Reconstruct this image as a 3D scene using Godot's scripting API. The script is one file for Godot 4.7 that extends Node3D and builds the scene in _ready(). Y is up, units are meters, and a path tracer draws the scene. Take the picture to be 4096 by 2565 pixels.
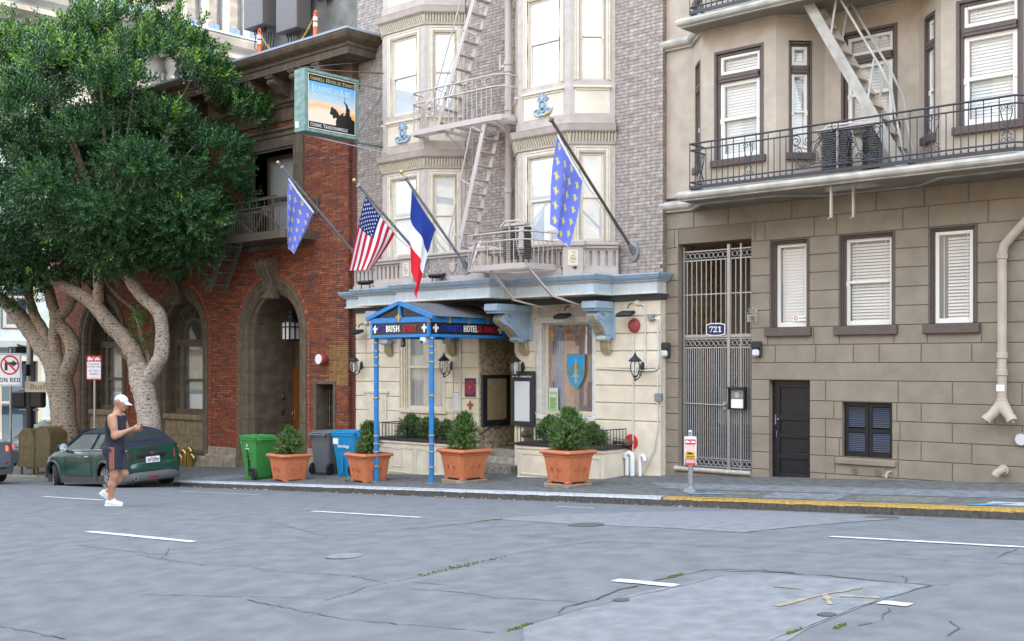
extends Node3D
var M := {}
var T := {}
var rng := RandomNumberGenerator.new()
var used := {}
var unit_box: BoxMesh
const EYE := Vector3(0,1.5,17.85)

class B:
	var v := PackedVector3Array()
	var n := PackedVector3Array()
	var t := PackedVector2Array()
	var has_uv := false
	func tri(a: Vector3,b: Vector3,c: Vector3) -> void:
		var m := (b - a).cross(c - a).normalized()
		v.append(a); v.append(c); v.append(b)
		n.append(m); n.append(m); n.append(m)
	func quad(a: Vector3,b: Vector3,c: Vector3,d: Vector3) -> void:
		tri(a,b,c)
		tri(a,c,d)
	func uvquad(a: Vector3,b: Vector3,c: Vector3,d: Vector3) -> void:
		has_uv = true
		while t.size() < v.size(): t.append(Vector2.ZERO)
		quad(a,b,c,d)
		for q in [Vector2(0,1),Vector2(1,0),Vector2(1,1),Vector2(0,1),Vector2(0,0),Vector2(1,0)]: t.append(q)
	func stri(a: Vector3,b: Vector3,c: Vector3,na: Vector3,nb: Vector3,nc: Vector3) -> void:
		if (b - a).cross(c - a).dot(na + nb + nc) < 0.0:
			v.append(a); v.append(b); v.append(c)
			n.append(na); n.append(nb); n.append(nc)
			return
		v.append(a); v.append(c); v.append(b)
		n.append(na); n.append(nc); n.append(nb)
	func squad(a: Vector3,b: Vector3,c: Vector3,d: Vector3,na: Vector3,nb: Vector3,nc: Vector3,nd: Vector3) -> void:
		stri(a,b,c,na,nb,nc)
		stri(a,c,d,na,nc,nd)
	func box(x0: float,y0: float,z0: float,x1: float,y1: float,z1: float,x := Transform3D.IDENTITY) -> void:
		var p: Array[Vector3] = []
		for k in [[x0,y0,z0],[x1,y0,z0],[x1,y1,z0],[x0,y1,z0],[x0,y0,z1],[x1,y0,z1],[x1,y1,z1],[x0,y1,z1]]:
			p.append(x*Vector3(k[0],k[1],k[2]))
		quad(p[4],p[5],p[6],p[7]); quad(p[1],p[0],p[3],p[2]); quad(p[0],p[4],p[7],p[3])
		quad(p[5],p[1],p[2],p[6]); quad(p[7],p[6],p[2],p[3]); quad(p[0],p[1],p[5],p[4])
	func cbox(x0: float,y0: float,z0: float,x1: float,y1: float,z1: float,c: float,x := Transform3D.IDENTITY) -> void:
		var lo := Vector3(x0,y0,z0)
		var hi := Vector3(x1,y1,z1)
		var f := func(sx: int,sy: int,sz: int,ax: int) -> Vector3:
			var q := Vector3(hi.x if sx > 0 else lo.x,hi.y if sy > 0 else lo.y,hi.z if sz > 0 else lo.z)
			if ax != 0: q.x -= sx*c
			if ax != 1: q.y -= sy*c
			if ax != 2: q.z -= sz*c
			return x*q
		for s in [-1,1]:
			for k in 3:
				var q: Array[Vector3] = []
				for w in [[-1,-1],[1,-1],[1,1],[-1,1]]:
					var e := [0,0,0]
					e[k] = s; e[(k + 1) % 3] = w[0]; e[(k + 2) % 3] = w[1]
					q.append(f.call(e[0],e[1],e[2],k))
				if s > 0: quad(q[0],q[1],q[2],q[3])
				else: quad(q[3],q[2],q[1],q[0])
				for s2 in [-1,1]:
					var m := (k + 1) % 3
					var r := (k + 2) % 3
					var a := [0,0,0]
					a[k] = s; a[m] = s2; a[r] = -1
					var b2 := a.duplicate(); b2[r] = 1
					var g: Array[Vector3] = [f.call(a[0],a[1],a[2],k),f.call(b2[0],b2[1],b2[2],k),f.call(b2[0],b2[1],b2[2],m),f.call(a[0],a[1],a[2],m)]
					if s*s2 > 0: quad(g[3],g[2],g[1],g[0])
					else: quad(g[0],g[1],g[2],g[3])
		for sx in [-1,1]:
			for sy in [-1,1]:
				for sz in [-1,1]:
					var a: Vector3 = f.call(sx,sy,sz,0)
					var b3: Vector3 = f.call(sx,sy,sz,1)
					var d: Vector3 = f.call(sx,sy,sz,2)
					if sx*sy*sz > 0: tri(a,b3,d)
					else: tri(a,d,b3)
	func bar(a: Vector3,b: Vector3,w: float,h: float,up := Vector3.UP) -> void:
		var d := (b - a)
		var l := d.length()
		if l < 1e-5: return
		d /= l
		var s := up.cross(d)
		if s.length() < 1e-3: s = Vector3.RIGHT.cross(d)
		s = s.normalized()
		var u := d.cross(s)
		box(-w/2,-h/2,0,w/2,h/2,l,Transform3D(Basis(s,u,d),a))
	func tube(p: Array,r,sides := 6,caps := true) -> void:
		var m := p.size()
		if m < 2: return
		var ring := []
		var side := Vector3.ZERO
		for i in m:
			var d: Vector3 = (p[mini(i + 1,m - 1)] - p[maxi(i - 1,0)]).normalized()
			if side == Vector3.ZERO:
				side = d.cross(Vector3.UP if absf(d.y) < 0.9 else Vector3.RIGHT).normalized()
			side = (side - d*side.dot(d)).normalized()
			var w := d.cross(side)
			var rr: float = r[i] if r is Array else r
			var c := []
			for k in sides:
				var a := TAU*k/sides
				var q := side*cos(a) + w*sin(a)
				c.append([p[i] + q*rr,q])
			ring.append(c)
		for i in m - 1:
			for k in sides:
				var e := (k + 1) % sides
				squad(ring[i][e][0],ring[i][k][0],ring[i + 1][k][0],ring[i + 1][e][0],ring[i][e][1],ring[i][k][1],ring[i + 1][k][1],ring[i + 1][e][1])
		if caps:
			for k in range(1,sides - 1):
				tri(ring[0][0][0],ring[0][k][0],ring[0][k + 1][0])
				tri(ring[m - 1][0][0],ring[m - 1][k + 1][0],ring[m - 1][k][0])
	func lathe(p: Array,seg := 12,x := Transform3D.IDENTITY,a0 := 0.0,a1 := TAU) -> void:
		for i in p.size() - 1:
			var q: Vector2 = p[i]
			var w: Vector2 = p[i + 1]
			var e := Vector2(w.y - q.y,q.x - w.x).normalized()
			for k in seg:
				var a := a0 + (a1 - a0)*k/seg
				var b := a0 + (a1 - a0)*(k + 1)/seg
				var ca := Vector3(cos(a),0,-sin(a))
				var cb := Vector3(cos(b),0,-sin(b))
				var na := x.basis*(ca*e.x + Vector3.UP*e.y)
				var nb := x.basis*(cb*e.x + Vector3.UP*e.y)
				squad(x*(ca*q.x + Vector3.UP*q.y),x*(cb*q.x + Vector3.UP*q.y),x*(cb*w.x + Vector3.UP*w.y),x*(ca*w.x + Vector3.UP*w.y),na.normalized(),nb.normalized(),nb.normalized(),na.normalized())
	func ball(c: Vector3,r: Vector3,seg := 10,b := Basis.IDENTITY) -> void:
		var p := []
		for i in seg/2 + 1:
			var a := -PI/2 + PI*i/(seg/2)
			p.append(Vector2(cos(a),sin(a)))
		lathe(p,seg,Transform3D(b*Basis.from_scale(r),c))
	func prism(poly: PackedVector2Array,depth: float,x := Transform3D.IDENTITY) -> void:
		var pl := poly
		if Geometry2D.is_polygon_clockwise(pl):
			pl = PackedVector2Array()
			for i in poly.size(): pl.append(poly[poly.size() - 1 - i])
		var ix := Geometry2D.triangulate_polygon(pl)
		for i in range(0,ix.size(),3):
			var a := pl[ix[i]]
			var b := pl[ix[i + 1]]
			var c := pl[ix[i + 2]]
			if (b - a).cross(c - a) < 0:
				var k := b; b = c; c = k
			tri(x*Vector3(a.x,a.y,depth),x*Vector3(b.x,b.y,depth),x*Vector3(c.x,c.y,depth))
			tri(x*Vector3(a.x,a.y,0),x*Vector3(c.x,c.y,0),x*Vector3(b.x,b.y,0))
		for i in pl.size():
			var a := pl[i]
			var b := pl[(i + 1) % pl.size()]
			quad(x*Vector3(a.x,a.y,0),x*Vector3(b.x,b.y,0),x*Vector3(b.x,b.y,depth),x*Vector3(a.x,a.y,depth))
	func sweep(path: Array,prof: Array,closed := false,caps := false) -> void:
		var m := path.size()
		var rows := []
		for i in m:
			var n1 := Vector2.ZERO
			var n2 := Vector2.ZERO
			if i > 0 or closed:
				var d: Vector2 = (path[i] - path[(i - 1 + m) % m]).normalized()
				n1 = Vector2(-d.y,d.x)
			if i < m - 1 or closed:
				var d: Vector2 = (path[(i + 1) % m] - path[i]).normalized()
				n2 = Vector2(-d.y,d.x)
			if n1 == Vector2.ZERO: n1 = n2
			if n2 == Vector2.ZERO: n2 = n1
			var w := (n1 + n2)/(1.0 + n1.dot(n2))
			var row := []
			for q in prof: row.append(Vector3(path[i].x + w.x*q.x,q.y,path[i].y + w.y*q.x))
			rows.append(row)
		for i in (m if closed else m - 1):
			for j in prof.size() - 1:
				quad(rows[i][j],rows[(i + 1) % m][j],rows[(i + 1) % m][j + 1],rows[i][j + 1])
		if caps and not closed:
			for s in [0,m - 1]:
				for j in range(1,prof.size() - 1):
					if s == 0: tri(rows[0][0],rows[0][j],rows[0][j + 1])
					else: tri(rows[s][0],rows[s][j + 1],rows[s][j])
	func arch(cx: float,spring: float,base: float,prof: Array,seg := 20,a0 := 0.0,a1 := PI) -> void:
		var rows := []
		if a0 == 0.0: rows.append([0.0,base])
		for i in seg + 1: rows.append([a0 + (a1 - a0)*i/seg,spring])
		if a1 == PI: rows.append([PI,base])
		var pts := []
		for r in rows:
			var row := []
			for q in prof: row.append(Vector3(cx + cos(r[0])*q.x,r[1] + sin(r[0])*q.x,q.y))
			pts.append(row)
		for i in pts.size() - 1:
			for j in prof.size() - 1:
				quad(pts[i][j],pts[i][j + 1],pts[i + 1][j + 1],pts[i + 1][j])
	func wall(x0: float,x1: float,y0: float,y1: float,z: float,holes: Array,x := Transform3D.IDENTITY) -> void:
		var xs := [x0,x1]
		for h in holes:
			xs.append(h.x0); xs.append(h.x1)
			if h.has("arch"):
				for i in range(1,16): xs.append((h.x0 + h.x1)/2 - cos(PI*i/16.0)*(h.x1 - h.x0)/2)
		xs.sort()
		for i in xs.size() - 1:
			var a: float = xs[i]
			var b: float = xs[i + 1]
			if b - a < 1e-5 or a < x0 - 1e-4 or b > x1 + 1e-4: continue
			var c := (a + b)/2
			var cut := []
			for h in holes:
				if c > h.x0 and c < h.x1: cut.append(h)
			cut.sort_custom(func(p,q): return p.y0 < q.y0)
			var la := y0
			var lb := y0
			for h in cut:
				quad(x*Vector3(a,la,z),x*Vector3(b,lb,z),x*Vector3(b,maxf(h.y0,lb),z),x*Vector3(a,maxf(h.y0,la),z))
				la = B.top(h,a); lb = B.top(h,b)
			quad(x*Vector3(a,la,z),x*Vector3(b,lb,z),x*Vector3(b,y1,z),x*Vector3(a,y1,z))
	static func top(h: Dictionary,x: float) -> float:
		if not h.has("arch"): return h.y1
		var r: float = (h.x1 - h.x0)/2
		var d: float = x - (h.x0 + h.x1)/2
		return h.y1 - r + sqrt(maxf(0.0,r*r - d*d))
	func mesh() -> ArrayMesh:
		var a := []
		a.resize(Mesh.ARRAY_MAX)
		a[Mesh.ARRAY_VERTEX] = v
		a[Mesh.ARRAY_NORMAL] = n
		if has_uv:
			while t.size() < v.size(): t.append(Vector2.ZERO)
			a[Mesh.ARRAY_TEX_UV] = t
		var m := ArrayMesh.new()
		if v.size(): m.add_surface_from_arrays(Mesh.PRIMITIVE_TRIANGLES,a)
		return m

func lin(r: float,g: float,b: float,a := 1.0) -> Color:
	var c := Color(r,g,b).linear_to_srgb()
	c.a = a
	return c

func V(x: float,y: float,z: float) -> Vector3: return Vector3(x,y,z)

func numbered(called: String) -> String:
	if not used.has(called):
		used[called] = 0
		return called
	used[called] += 1
	return "%s_%03d" % [called,used[called]]

func tag(o: Node3D,label: String,category: String,group := "",kind := "") -> Node3D:
	if label: o.set_meta("label",label)
	if category: o.set_meta("category",category)
	if group: o.set_meta("group",group)
	if kind: o.set_meta("kind",kind)
	return o

func thing(called: String,label: String,category: String,at := Vector3.ZERO,turn := 0.0,group := "") -> Node3D:
	var o := Node3D.new()
	o.name = numbered(called)
	add_child(o)
	o.position = at
	o.rotation.y = turn
	return tag(o,label,category,group)

func part(o: Node3D,called: String,b,m: Material,w := true,label := "") -> MeshInstance3D:
	var i := MeshInstance3D.new()
	i.name = called
	i.mesh = b.mesh() if b is B else b
	i.material_override = m
	o.add_child(i,true)
	if w and o.get_parent() == self and not o is MeshInstance3D: i.transform = o.transform.affine_inverse()
	if label: i.set_meta("label",label)
	return i

func solo(called: String,b,m: Material,label: String,category: String,at := Vector3.ZERO,group := "",kind := "") -> MeshInstance3D:
	var i := MeshInstance3D.new()
	i.name = numbered(called)
	i.mesh = b.mesh() if b is B else b
	i.material_override = m
	add_child(i)
	i.position = at
	tag(i,label,category,group,kind)
	return i

func structure(called: String,b,m: Material) -> MeshInstance3D:
	return solo(called,b,m,"","",Vector3.ZERO,"","structure")

func copy_of(o: Node3D,label: String,at: Vector3,turn := 0.0) -> Node3D:
	var c: Node3D = o.duplicate()
	c.name = numbered(String(o.name).rstrip("0123456789").trim_suffix("_"))
	add_child(c)
	c.position = at
	c.rotation.y = turn
	if label: c.set_meta("label",label)
	return c

func copies(o: Node3D,called: String,m: Mesh,mt: Material,xf: Array,col: Array = [],w := true) -> MultiMeshInstance3D:
	var q := MultiMesh.new()
	q.transform_format = MultiMesh.TRANSFORM_3D
	q.use_colors = col.size() > 0
	q.mesh = m
	q.instance_count = xf.size()
	for i in xf.size():
		q.set_instance_transform(i,xf[i])
		if col.size(): q.set_instance_color(i,col[i])
	var h := MultiMeshInstance3D.new()
	h.name = called
	h.multimesh = q
	h.material_override = mt
	o.add_child(h,true)
	if w and o.get_parent() == self and not o is MeshInstance3D: h.transform = o.transform.affine_inverse()
	h.set_meta("kind","stuff")
	return h

func noise_tex(freq: float,oct: int,lo: float,hi: float,size := 512,kind := FastNoiseLite.TYPE_SIMPLEX_SMOOTH,sd := 1,normal := 0.0,stretch := 1) -> NoiseTexture2D:
	var f := FastNoiseLite.new()
	f.seed = sd
	f.noise_type = kind
	f.frequency = freq
	f.fractal_octaves = oct
	if kind == FastNoiseLite.TYPE_CELLULAR: f.cellular_return_type = FastNoiseLite.RETURN_CELL_VALUE
	var x := NoiseTexture2D.new()
	x.width = size
	x.height = size/stretch
	x.seamless = true
	x.noise = f
	if normal > 0.0:
		x.as_normal_map = true
		x.bump_strength = normal
	else:
		var g := Gradient.new()
		g.set_color(0,Color(lo,lo,lo))
		g.set_color(1,Color(hi,hi,hi))
		x.color_ramp = g
	return x

func mk(key: String,c: Color,rough := 0.8,o := {}) -> StandardMaterial3D:
	var m := StandardMaterial3D.new()
	m.resource_name = key
	m.albedo_color = c
	m.roughness = rough
	m.metallic = o.get("metal",0.0)
	m.metallic_specular = o.get("spec",0.5)
	if o.has("tex") or o.has("nrm"):
		m.uv1_triplanar = true
		m.uv1_world_triplanar = o.get("world",true)
		m.uv1_scale = (o.ts if o.get("ts") is Vector3 else Vector3.ONE*o.get("ts",0.5))
	if o.has("tex"): m.albedo_texture = T[o.tex]
	if o.has("nrm"):
		m.normal_enabled = true
		m.normal_texture = T[o.nrm]
		m.normal_scale = o.get("ns",0.5)
	if o.has("det"):
		m.detail_enabled = true
		m.detail_albedo = T[o.det]
		m.detail_blend_mode = BaseMaterial3D.BLEND_MODE_MUL
		m.detail_uv_layer = BaseMaterial3D.DETAIL_UV_2
		m.uv2_triplanar = true
		m.uv2_world_triplanar = true
		m.uv2_scale = Vector3.ONE*o.get("ds",0.1)
	if o.has("coat"):
		m.clearcoat_enabled = true
		m.clearcoat = o.coat
		m.clearcoat_roughness = 0.04
	if o.has("rim"):
		m.rim_enabled = true
		m.rim = o.rim
	if o.has("back"):
		m.backlight_enabled = true
		m.backlight = o.back
	if o.has("emit"):
		m.emission_enabled = true
		m.emission = o.emit
		m.emission_energy_multiplier = o.get("power",1.0)
	if o.has("alpha"):
		m.transparency = BaseMaterial3D.TRANSPARENCY_ALPHA
		m.albedo_color.a = o.alpha
	m.vertex_color_use_as_albedo = o.get("tint",false)
	m.cull_mode = BaseMaterial3D.CULL_DISABLED
	M[key] = m
	return m

func walk(x: float,z: float) -> float:
	var a := 0.047*x - 0.015
	var b := 0.05*x - 0.06
	return a + (b - a)*z/3.05
func road(x: float,z: float) -> float:
	var k := clampf((z - 8.9)/5.85,-1.0,1.0)
	return 0.05*x - 0.195 + 0.22*(1.0 - k*k)

func words(o: Node3D,called: String,text: String,height: float,m: Material,at: Transform3D,font := "Droid Sans",bold := false,squeeze := 1.0,depth := 0.004) -> MeshInstance3D:
	var f := SystemFont.new()
	f.font_names = PackedStringArray([font])
	if bold: f.font_weight = 700
	var t := TextMesh.new()
	t.font = f
	t.text = text
	t.font_size = 64
	t.pixel_size = height/46.0
	t.depth = depth
	t.curve_step = 4.0
	var i := MeshInstance3D.new()
	i.name = called
	i.mesh = t
	i.material_override = m
	o.add_child(i,true)
	i.transform = at*Transform3D(Basis.from_scale(Vector3(squeeze,1,1)),Vector3.ZERO)
	return i

func circle(c: Vector3,u: Vector3,w: Vector3,r: float,n := 12,a0 := 0.0,a1 := TAU) -> Array:
	var p := []
	for i in n + 1:
		var a := a0 + (a1 - a0)*i/n
		p.append(c + (u*cos(a) + w*sin(a))*r)
	return p

func curl(c: Vector3,u: Vector3,w: Vector3,r: float,a0: float,turns: float,n := 14) -> Array:
	var p := []
	for i in n + 1:
		var k := float(i)/n
		var a := a0 + TAU*turns*k
		p.append(c + (u*cos(a) + w*sin(a))*r*(1.0 - 0.72*k))
	return p

func fleur(s: float) -> PackedVector2Array:
	var h := [Vector2(0,1),Vector2(0.09,0.84),Vector2(0.13,0.7),Vector2(0.1,0.55),Vector2(0.065,0.44),Vector2(0.15,0.6),Vector2(0.27,0.68),Vector2(0.38,0.62),Vector2(0.42,0.48),Vector2(0.36,0.38),Vector2(0.31,0.42),Vector2(0.32,0.52),Vector2(0.25,0.53),Vector2(0.19,0.44),Vector2(0.14,0.34),Vector2(0.2,0.34),Vector2(0.2,0.27),Vector2(0.1,0.27),Vector2(0.12,0.16),Vector2(0.17,0.1),Vector2(0.07,0.08),Vector2(0,-0.02)]
	var p := PackedVector2Array()
	for q in h: p.append(q*s)
	for i in range(h.size() - 2,0,-1): p.append(Vector2(-h[i].x,h[i].y)*s)
	return p

func _ready() -> void:
	var cam := Camera3D.new()
	cam.name = "camera"
	cam.projection = Camera3D.PROJECTION_FRUSTUM
	cam.near = 0.1
	cam.far = 600.0
	cam.size = 0.055568
	cam.frustum_offset = Vector2(0,0.003715)
	cam.position = EYE
	cam.rotation_degrees = Vector3(0,42.316,0)
	add_child(cam)
	cam.current = true
	var env := Environment.new()
	env.background_mode = Environment.BG_SKY
	var sky := ProceduralSkyMaterial.new()
	sky.sky_top_color = Color(0.76,0.82,0.90)
	sky.sky_horizon_color = Color(0.88,0.90,0.92)
	sky.sky_curve = 0.16
	sky.ground_bottom_color = Color(0.3,0.3,0.32)
	sky.ground_horizon_color = Color(0.7,0.72,0.75)
	sky.sky_energy_multiplier = 1.0
	env.sky = Sky.new()
	env.sky.sky_material = sky
	env.tonemap_mode = Environment.TONE_MAPPER_LINEAR
	env.tonemap_exposure = 5.7
	env.sdfgi_enabled = true
	env.ssao_enabled = true
	env.ssil_enabled = true
	var we := WorldEnvironment.new()
	we.name = "environment"
	we.environment = env
	add_child(we)
	var sun := DirectionalLight3D.new()
	sun.name = "sun"
	sun.light_energy = 0.8
	sun.light_color = Color(1.0,0.93,0.82)
	sun.light_angular_distance = 0.5
	sun.shadow_enabled = true
	add_child(sun)
	sun.look_at_from_position(Vector3(0.45,0.62,-0.64),Vector3.ZERO)
	rng.seed = 7
	unit_box = BoxMesh.new()
	materials()
	setting()
	opposite()
	far_buildings()
	brick_block()
	hotel()
	apartments()
	hotel_things()
	brick_things()
	apartment_things()
	street_things()
	vehicles()
	trees()
	people()

func materials() -> void:
	T.stain = noise_tex(0.008,5,0.72,1.0,512)
	T.faint = noise_tex(0.01,4,0.88,1.0,512,FastNoiseLite.TYPE_SIMPLEX_SMOOTH,5)
	T.speck = noise_tex(0.3,2,0.5,1.0,1024,FastNoiseLite.TYPE_SIMPLEX,2)
	T.mottle = noise_tex(0.012,5,0.62,1.0,1024,FastNoiseLite.TYPE_SIMPLEX_SMOOTH,9)
	T.worn = noise_tex(0.014,6,0.80,1.0,1024,FastNoiseLite.TYPE_SIMPLEX_SMOOTH,12)
	T.grit = noise_tex(0.18,3,0,1,512,FastNoiseLite.TYPE_SIMPLEX,3,3.0)
	T.lumpy = noise_tex(0.02,3,0,1,512,FastNoiseLite.TYPE_SIMPLEX_SMOOTH,4,4.0)
	T.grain = noise_tex(0.05,4,0.6,1.0,512,FastNoiseLite.TYPE_SIMPLEX,6)
	T.vein = vein_tex()
	mk("asphalt",lin(0.33,0.34,0.35),0.93,{tex = "speck",ts = 0.8,det = "worn",ds = 0.16,nrm = "grit",ns = 0.5})
	mk("patch",lin(0.43,0.445,0.455),0.93,{tex = "speck",ts = 0.8,det = "worn",ds = 0.3,nrm = "grit",ns = 0.5})
	mk("crack",lin(0.075,0.072,0.07),0.95)
	mk("moss",lin(0.10,0.16,0.03),0.95)
	mk("marking",lin(0.8,0.8,0.79),0.7,{tex = "stain",ts = 1.6})
	mk("tan_paint",lin(0.42,0.33,0.23),0.85,{tex = "stain",ts = 2.0})
	mk("pavement",lin(0.33,0.325,0.31),0.9,{tex = "speck",ts = 0.9,det = "mottle",ds = 0.35,nrm = "grit",ns = 0.3})
	mk("pavement_light",lin(0.48,0.50,0.52),0.9,{tex = "speck",ts = 0.9,det = "mottle",ds = 0.4})
	mk("pavement_tan",lin(0.42,0.40,0.32),0.9,{tex = "speck",ts = 0.9,det = "mottle",ds = 0.6})
	mk("kerb",lin(0.13,0.115,0.10),0.9,{tex = "mottle",ts = 0.9,nrm = "grit",ns = 0.4})
	mk("kerb_pale",lin(0.36,0.32,0.25),0.9,{tex = "mottle",ts = 0.9,nrm = "grit",ns = 0.4})
	mk("kerb_white",lin(0.62,0.63,0.65),0.8,{tex = "mottle",ts = 1.2})
	mk("kerb_yellow",lin(0.55,0.34,0.07),0.8,{tex = "mottle",ts = 1.2})
	mk("blue_mark",lin(0.12,0.38,0.55),0.9,{tex = "stain",ts = 2.0})
	mk("mortar_dark",lin(0.035,0.022,0.02),0.95)
	mk("mortar_grey",lin(0.20,0.165,0.15),0.95)
	mk("brick_tint",Color.WHITE,0.85,{tex = "stain",ts = 1.5,nrm = "grit",ns = 0.25,tint = true})
	mk("brownstone",lin(0.165,0.128,0.085),0.8,{tex = "stain",ts = 0.7,nrm = "lumpy",ns = 0.12})
	mk("brown_cornice",lin(0.15,0.105,0.07),0.75,{tex = "stain",ts = 0.8})
	mk("tan_stone",lin(0.30,0.225,0.125),0.85,{tex = "stain",ts = 0.9,nrm = "grit",ns = 0.3})
	mk("base_stone",lin(0.42,0.33,0.24),0.85,{tex = "stain",ts = 0.9,nrm = "grit",ns = 0.2})
	mk("dark",lin(0.012,0.012,0.014),0.9)
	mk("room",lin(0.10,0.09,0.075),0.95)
	mk("room_yellow",lin(0.22,0.16,0.05),0.9)
	mk("glass_bright",lin(0.92,0.95,0.97),0.0,{alpha = 0.3,metal = 0.25,spec = 0.6})
	mk("glass",lin(0.9,0.95,0.95),0.0,{alpha = 0.08,spec = 0.6})
	mk("curtain",lin(0.42,0.41,0.37),0.95,{back = Color(0.3,0.3,0.28)})
	mk("curtain_tan",lin(0.42,0.32,0.17),0.95,{tex = "faint",ts = 0.8})
	mk("blue_cloth",lin(0.02,0.07,0.24),0.9)
	mk("blind",lin(0.74,0.72,0.67),0.6)
	mk("cream",lin(0.80,0.70,0.54),0.6,{tex = "faint",ts = 0.35})
	mk("cream_trim",lin(0.74,0.66,0.51),0.6,{tex = "faint",ts = 1.3})
	mk("mauve",lin(0.47,0.395,0.345),0.65,{tex = "faint",ts = 0.7})
	mk("mauve_pale",lin(0.53,0.455,0.405),0.65,{tex = "faint",ts = 0.7})
	mk("sky_blue",lin(0.36,0.47,0.57),0.6,{tex = "faint",ts = 0.9})
	mk("flute_blue",lin(0.42,0.56,0.66),0.6)
	mk("white_trim",lin(0.72,0.70,0.64),0.6,{tex = "faint",ts = 1.1})
	mk("grey_leaf",lin(0.07,0.075,0.078),0.7,{nrm = "lumpy",ts = 6.0,ns = 2.0})
	mk("gold_leaf",lin(0.50,0.42,0.25),0.4,{metal = 0.35,nrm = "lumpy",ts = 5.0,ns = 1.2})
	mk("gold",lin(0.52,0.36,0.13),0.35,{metal = 0.6})
	mk("brass",lin(0.55,0.38,0.12),0.25,{metal = 0.9})
	mk("old_brass",lin(0.20,0.16,0.11),0.4,{metal = 0.7})
	mk("awning_blue",lin(0.02,0.22,0.56),0.4,{tex = "faint",ts = 1.2})
	mk("panel_black",lin(0.014,0.014,0.02),0.25)
	mk("iron_black",lin(0.02,0.021,0.024),0.45)
	mk("iron_blue",lin(0.028,0.033,0.045),0.45)
	mk("iron_mauve",lin(0.47,0.40,0.36),0.55)
	mk("iron_brown",lin(0.10,0.078,0.056),0.6)
	mk("steel",lin(0.46,0.47,0.48),0.35,{metal = 0.7,tex = "faint",ts = 3.0})
	mk("steel_dull",lin(0.36,0.37,0.38),0.5,{metal = 0.4,tex = "stain",ts = 3.0})
	mk("rust",lin(0.10,0.05,0.035),0.8)
	mk("taupe",lin(0.285,0.235,0.175),0.72,{tex = "faint",ts = 0.4,nrm = "lumpy",ns = 0.08})
	mk("taupe_joint",lin(0.19,0.15,0.105),0.8)
	mk("stucco",lin(0.50,0.415,0.325),0.75,{tex = "faint",ts = 0.4,nrm = "lumpy",ns = 0.08})
	mk("stucco_pale",lin(0.58,0.535,0.46),0.7,{tex = "stain",ts = 0.5})
	mk("brown_trim",lin(0.12,0.088,0.075),0.6,{tex = "faint",ts = 1.0})
	mk("sash_white",lin(0.76,0.73,0.66),0.5)
	mk("door_black",lin(0.012,0.014,0.02),0.35,{tex = "stain",ts = 1.5})
	mk("louvre",lin(0.06,0.07,0.10),0.4)
	mk("orange_wood",lin(0.33,0.115,0.02),0.4,{tex = "grain",ts = Vector3(4,0.6,4)})
	mk("marble",lin(0.62,0.50,0.36),0.25,{tex = "vein",ts = 0.8})
	mk("marble_step",lin(0.60,0.55,0.46),0.5,{tex = "stain",ts = 1.2})
	mk("terracotta",lin(0.60,0.19,0.08),0.65,{tex = "faint",ts = 1.5})
	mk("soil",lin(0.045,0.03,0.02),1.0)
	mk("paper",lin(0.8,0.79,0.76),0.7)
	mk("paper_grey",lin(0.62,0.63,0.64),0.4)
	mk("white",lin(0.8,0.8,0.8),0.5)
	mk("red",lin(0.55,0.025,0.03),0.5)
	mk("bell_red",lin(0.32,0.05,0.05),0.45)
	mk("black",lin(0.012,0.012,0.012),0.5)
	mk("rubber",lin(0.018,0.018,0.018),0.8)
	mk("orange",lin(0.75,0.13,0.03),0.5)
	mk("yellow",lin(0.72,0.45,0.03),0.5)

func vein_tex() -> ImageTexture:
	var f := FastNoiseLite.new()
	f.seed = 11
	f.frequency = 0.011
	f.fractal_octaves = 4
	var im := Image.create(256,256,false,Image.FORMAT_RGB8)
	for y in 256:
		for x in 256:
			var ax := minf(x,255 - x)
			var ay := minf(y,255 - y)
			var k := pow(1.0 - absf(f.get_noise_2d(ax*1.6 + ay*0.8,ay*1.4)),9.0)
			var c := 0.98 - 0.34*k + 0.06*f.get_noise_2d(ax*5,ay*5)
			im.set_pixel(x,y,Color(c,c*0.985,c*0.96))
	return ImageTexture.create_from_image(im)

func laid(x0: float,x1: float,z0: float,z1: float,nx: int,nz: int,f: Callable,lift := 0.0) -> B:
	var b := B.new()
	for i in nx:
		for j in nz:
			var xa := x0 + (x1 - x0)*i/nx
			var xb := x0 + (x1 - x0)*(i + 1)/nx
			var za := z0 + (z1 - z0)*j/nz
			var zb := z0 + (z1 - z0)*(j + 1)/nz
			b.quad(V(xa,f.call(xa,zb) + lift,zb),V(xb,f.call(xb,zb) + lift,zb),V(xb,f.call(xb,za) + lift,za),V(xa,f.call(xa,za) + lift,za))
	return b

func spread(poly: Array,f: Callable,lift: float) -> B:
	var b := B.new()
	var pl := PackedVector2Array(poly)
	var lo := pl[0]
	var hi := pl[0]
	for q in pl:
		lo = lo.min(q); hi = hi.max(q)
	var z := lo.y
	while z < hi.y:
		var strip := PackedVector2Array([Vector2(lo.x - 1,z),Vector2(hi.x + 1,z),Vector2(hi.x + 1,z + 0.25),Vector2(lo.x - 1,z + 0.25)])
		for g in Geometry2D.intersect_polygons(pl,strip):
			var ix := Geometry2D.triangulate_polygon(g)
			for i in range(0,ix.size(),3):
				var p: Array[Vector3] = []
				for k in 3: p.append(V(g[ix[i + k]].x,f.call(g[ix[i + k]].x,g[ix[i + k]].y) + lift,g[ix[i + k]].y))
				if (p[1] - p[0]).cross(p[2] - p[0]).y < 0: b.tri(p[0],p[2],p[1])
				else: b.tri(p[0],p[1],p[2])
		z += 0.25
	return b

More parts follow.
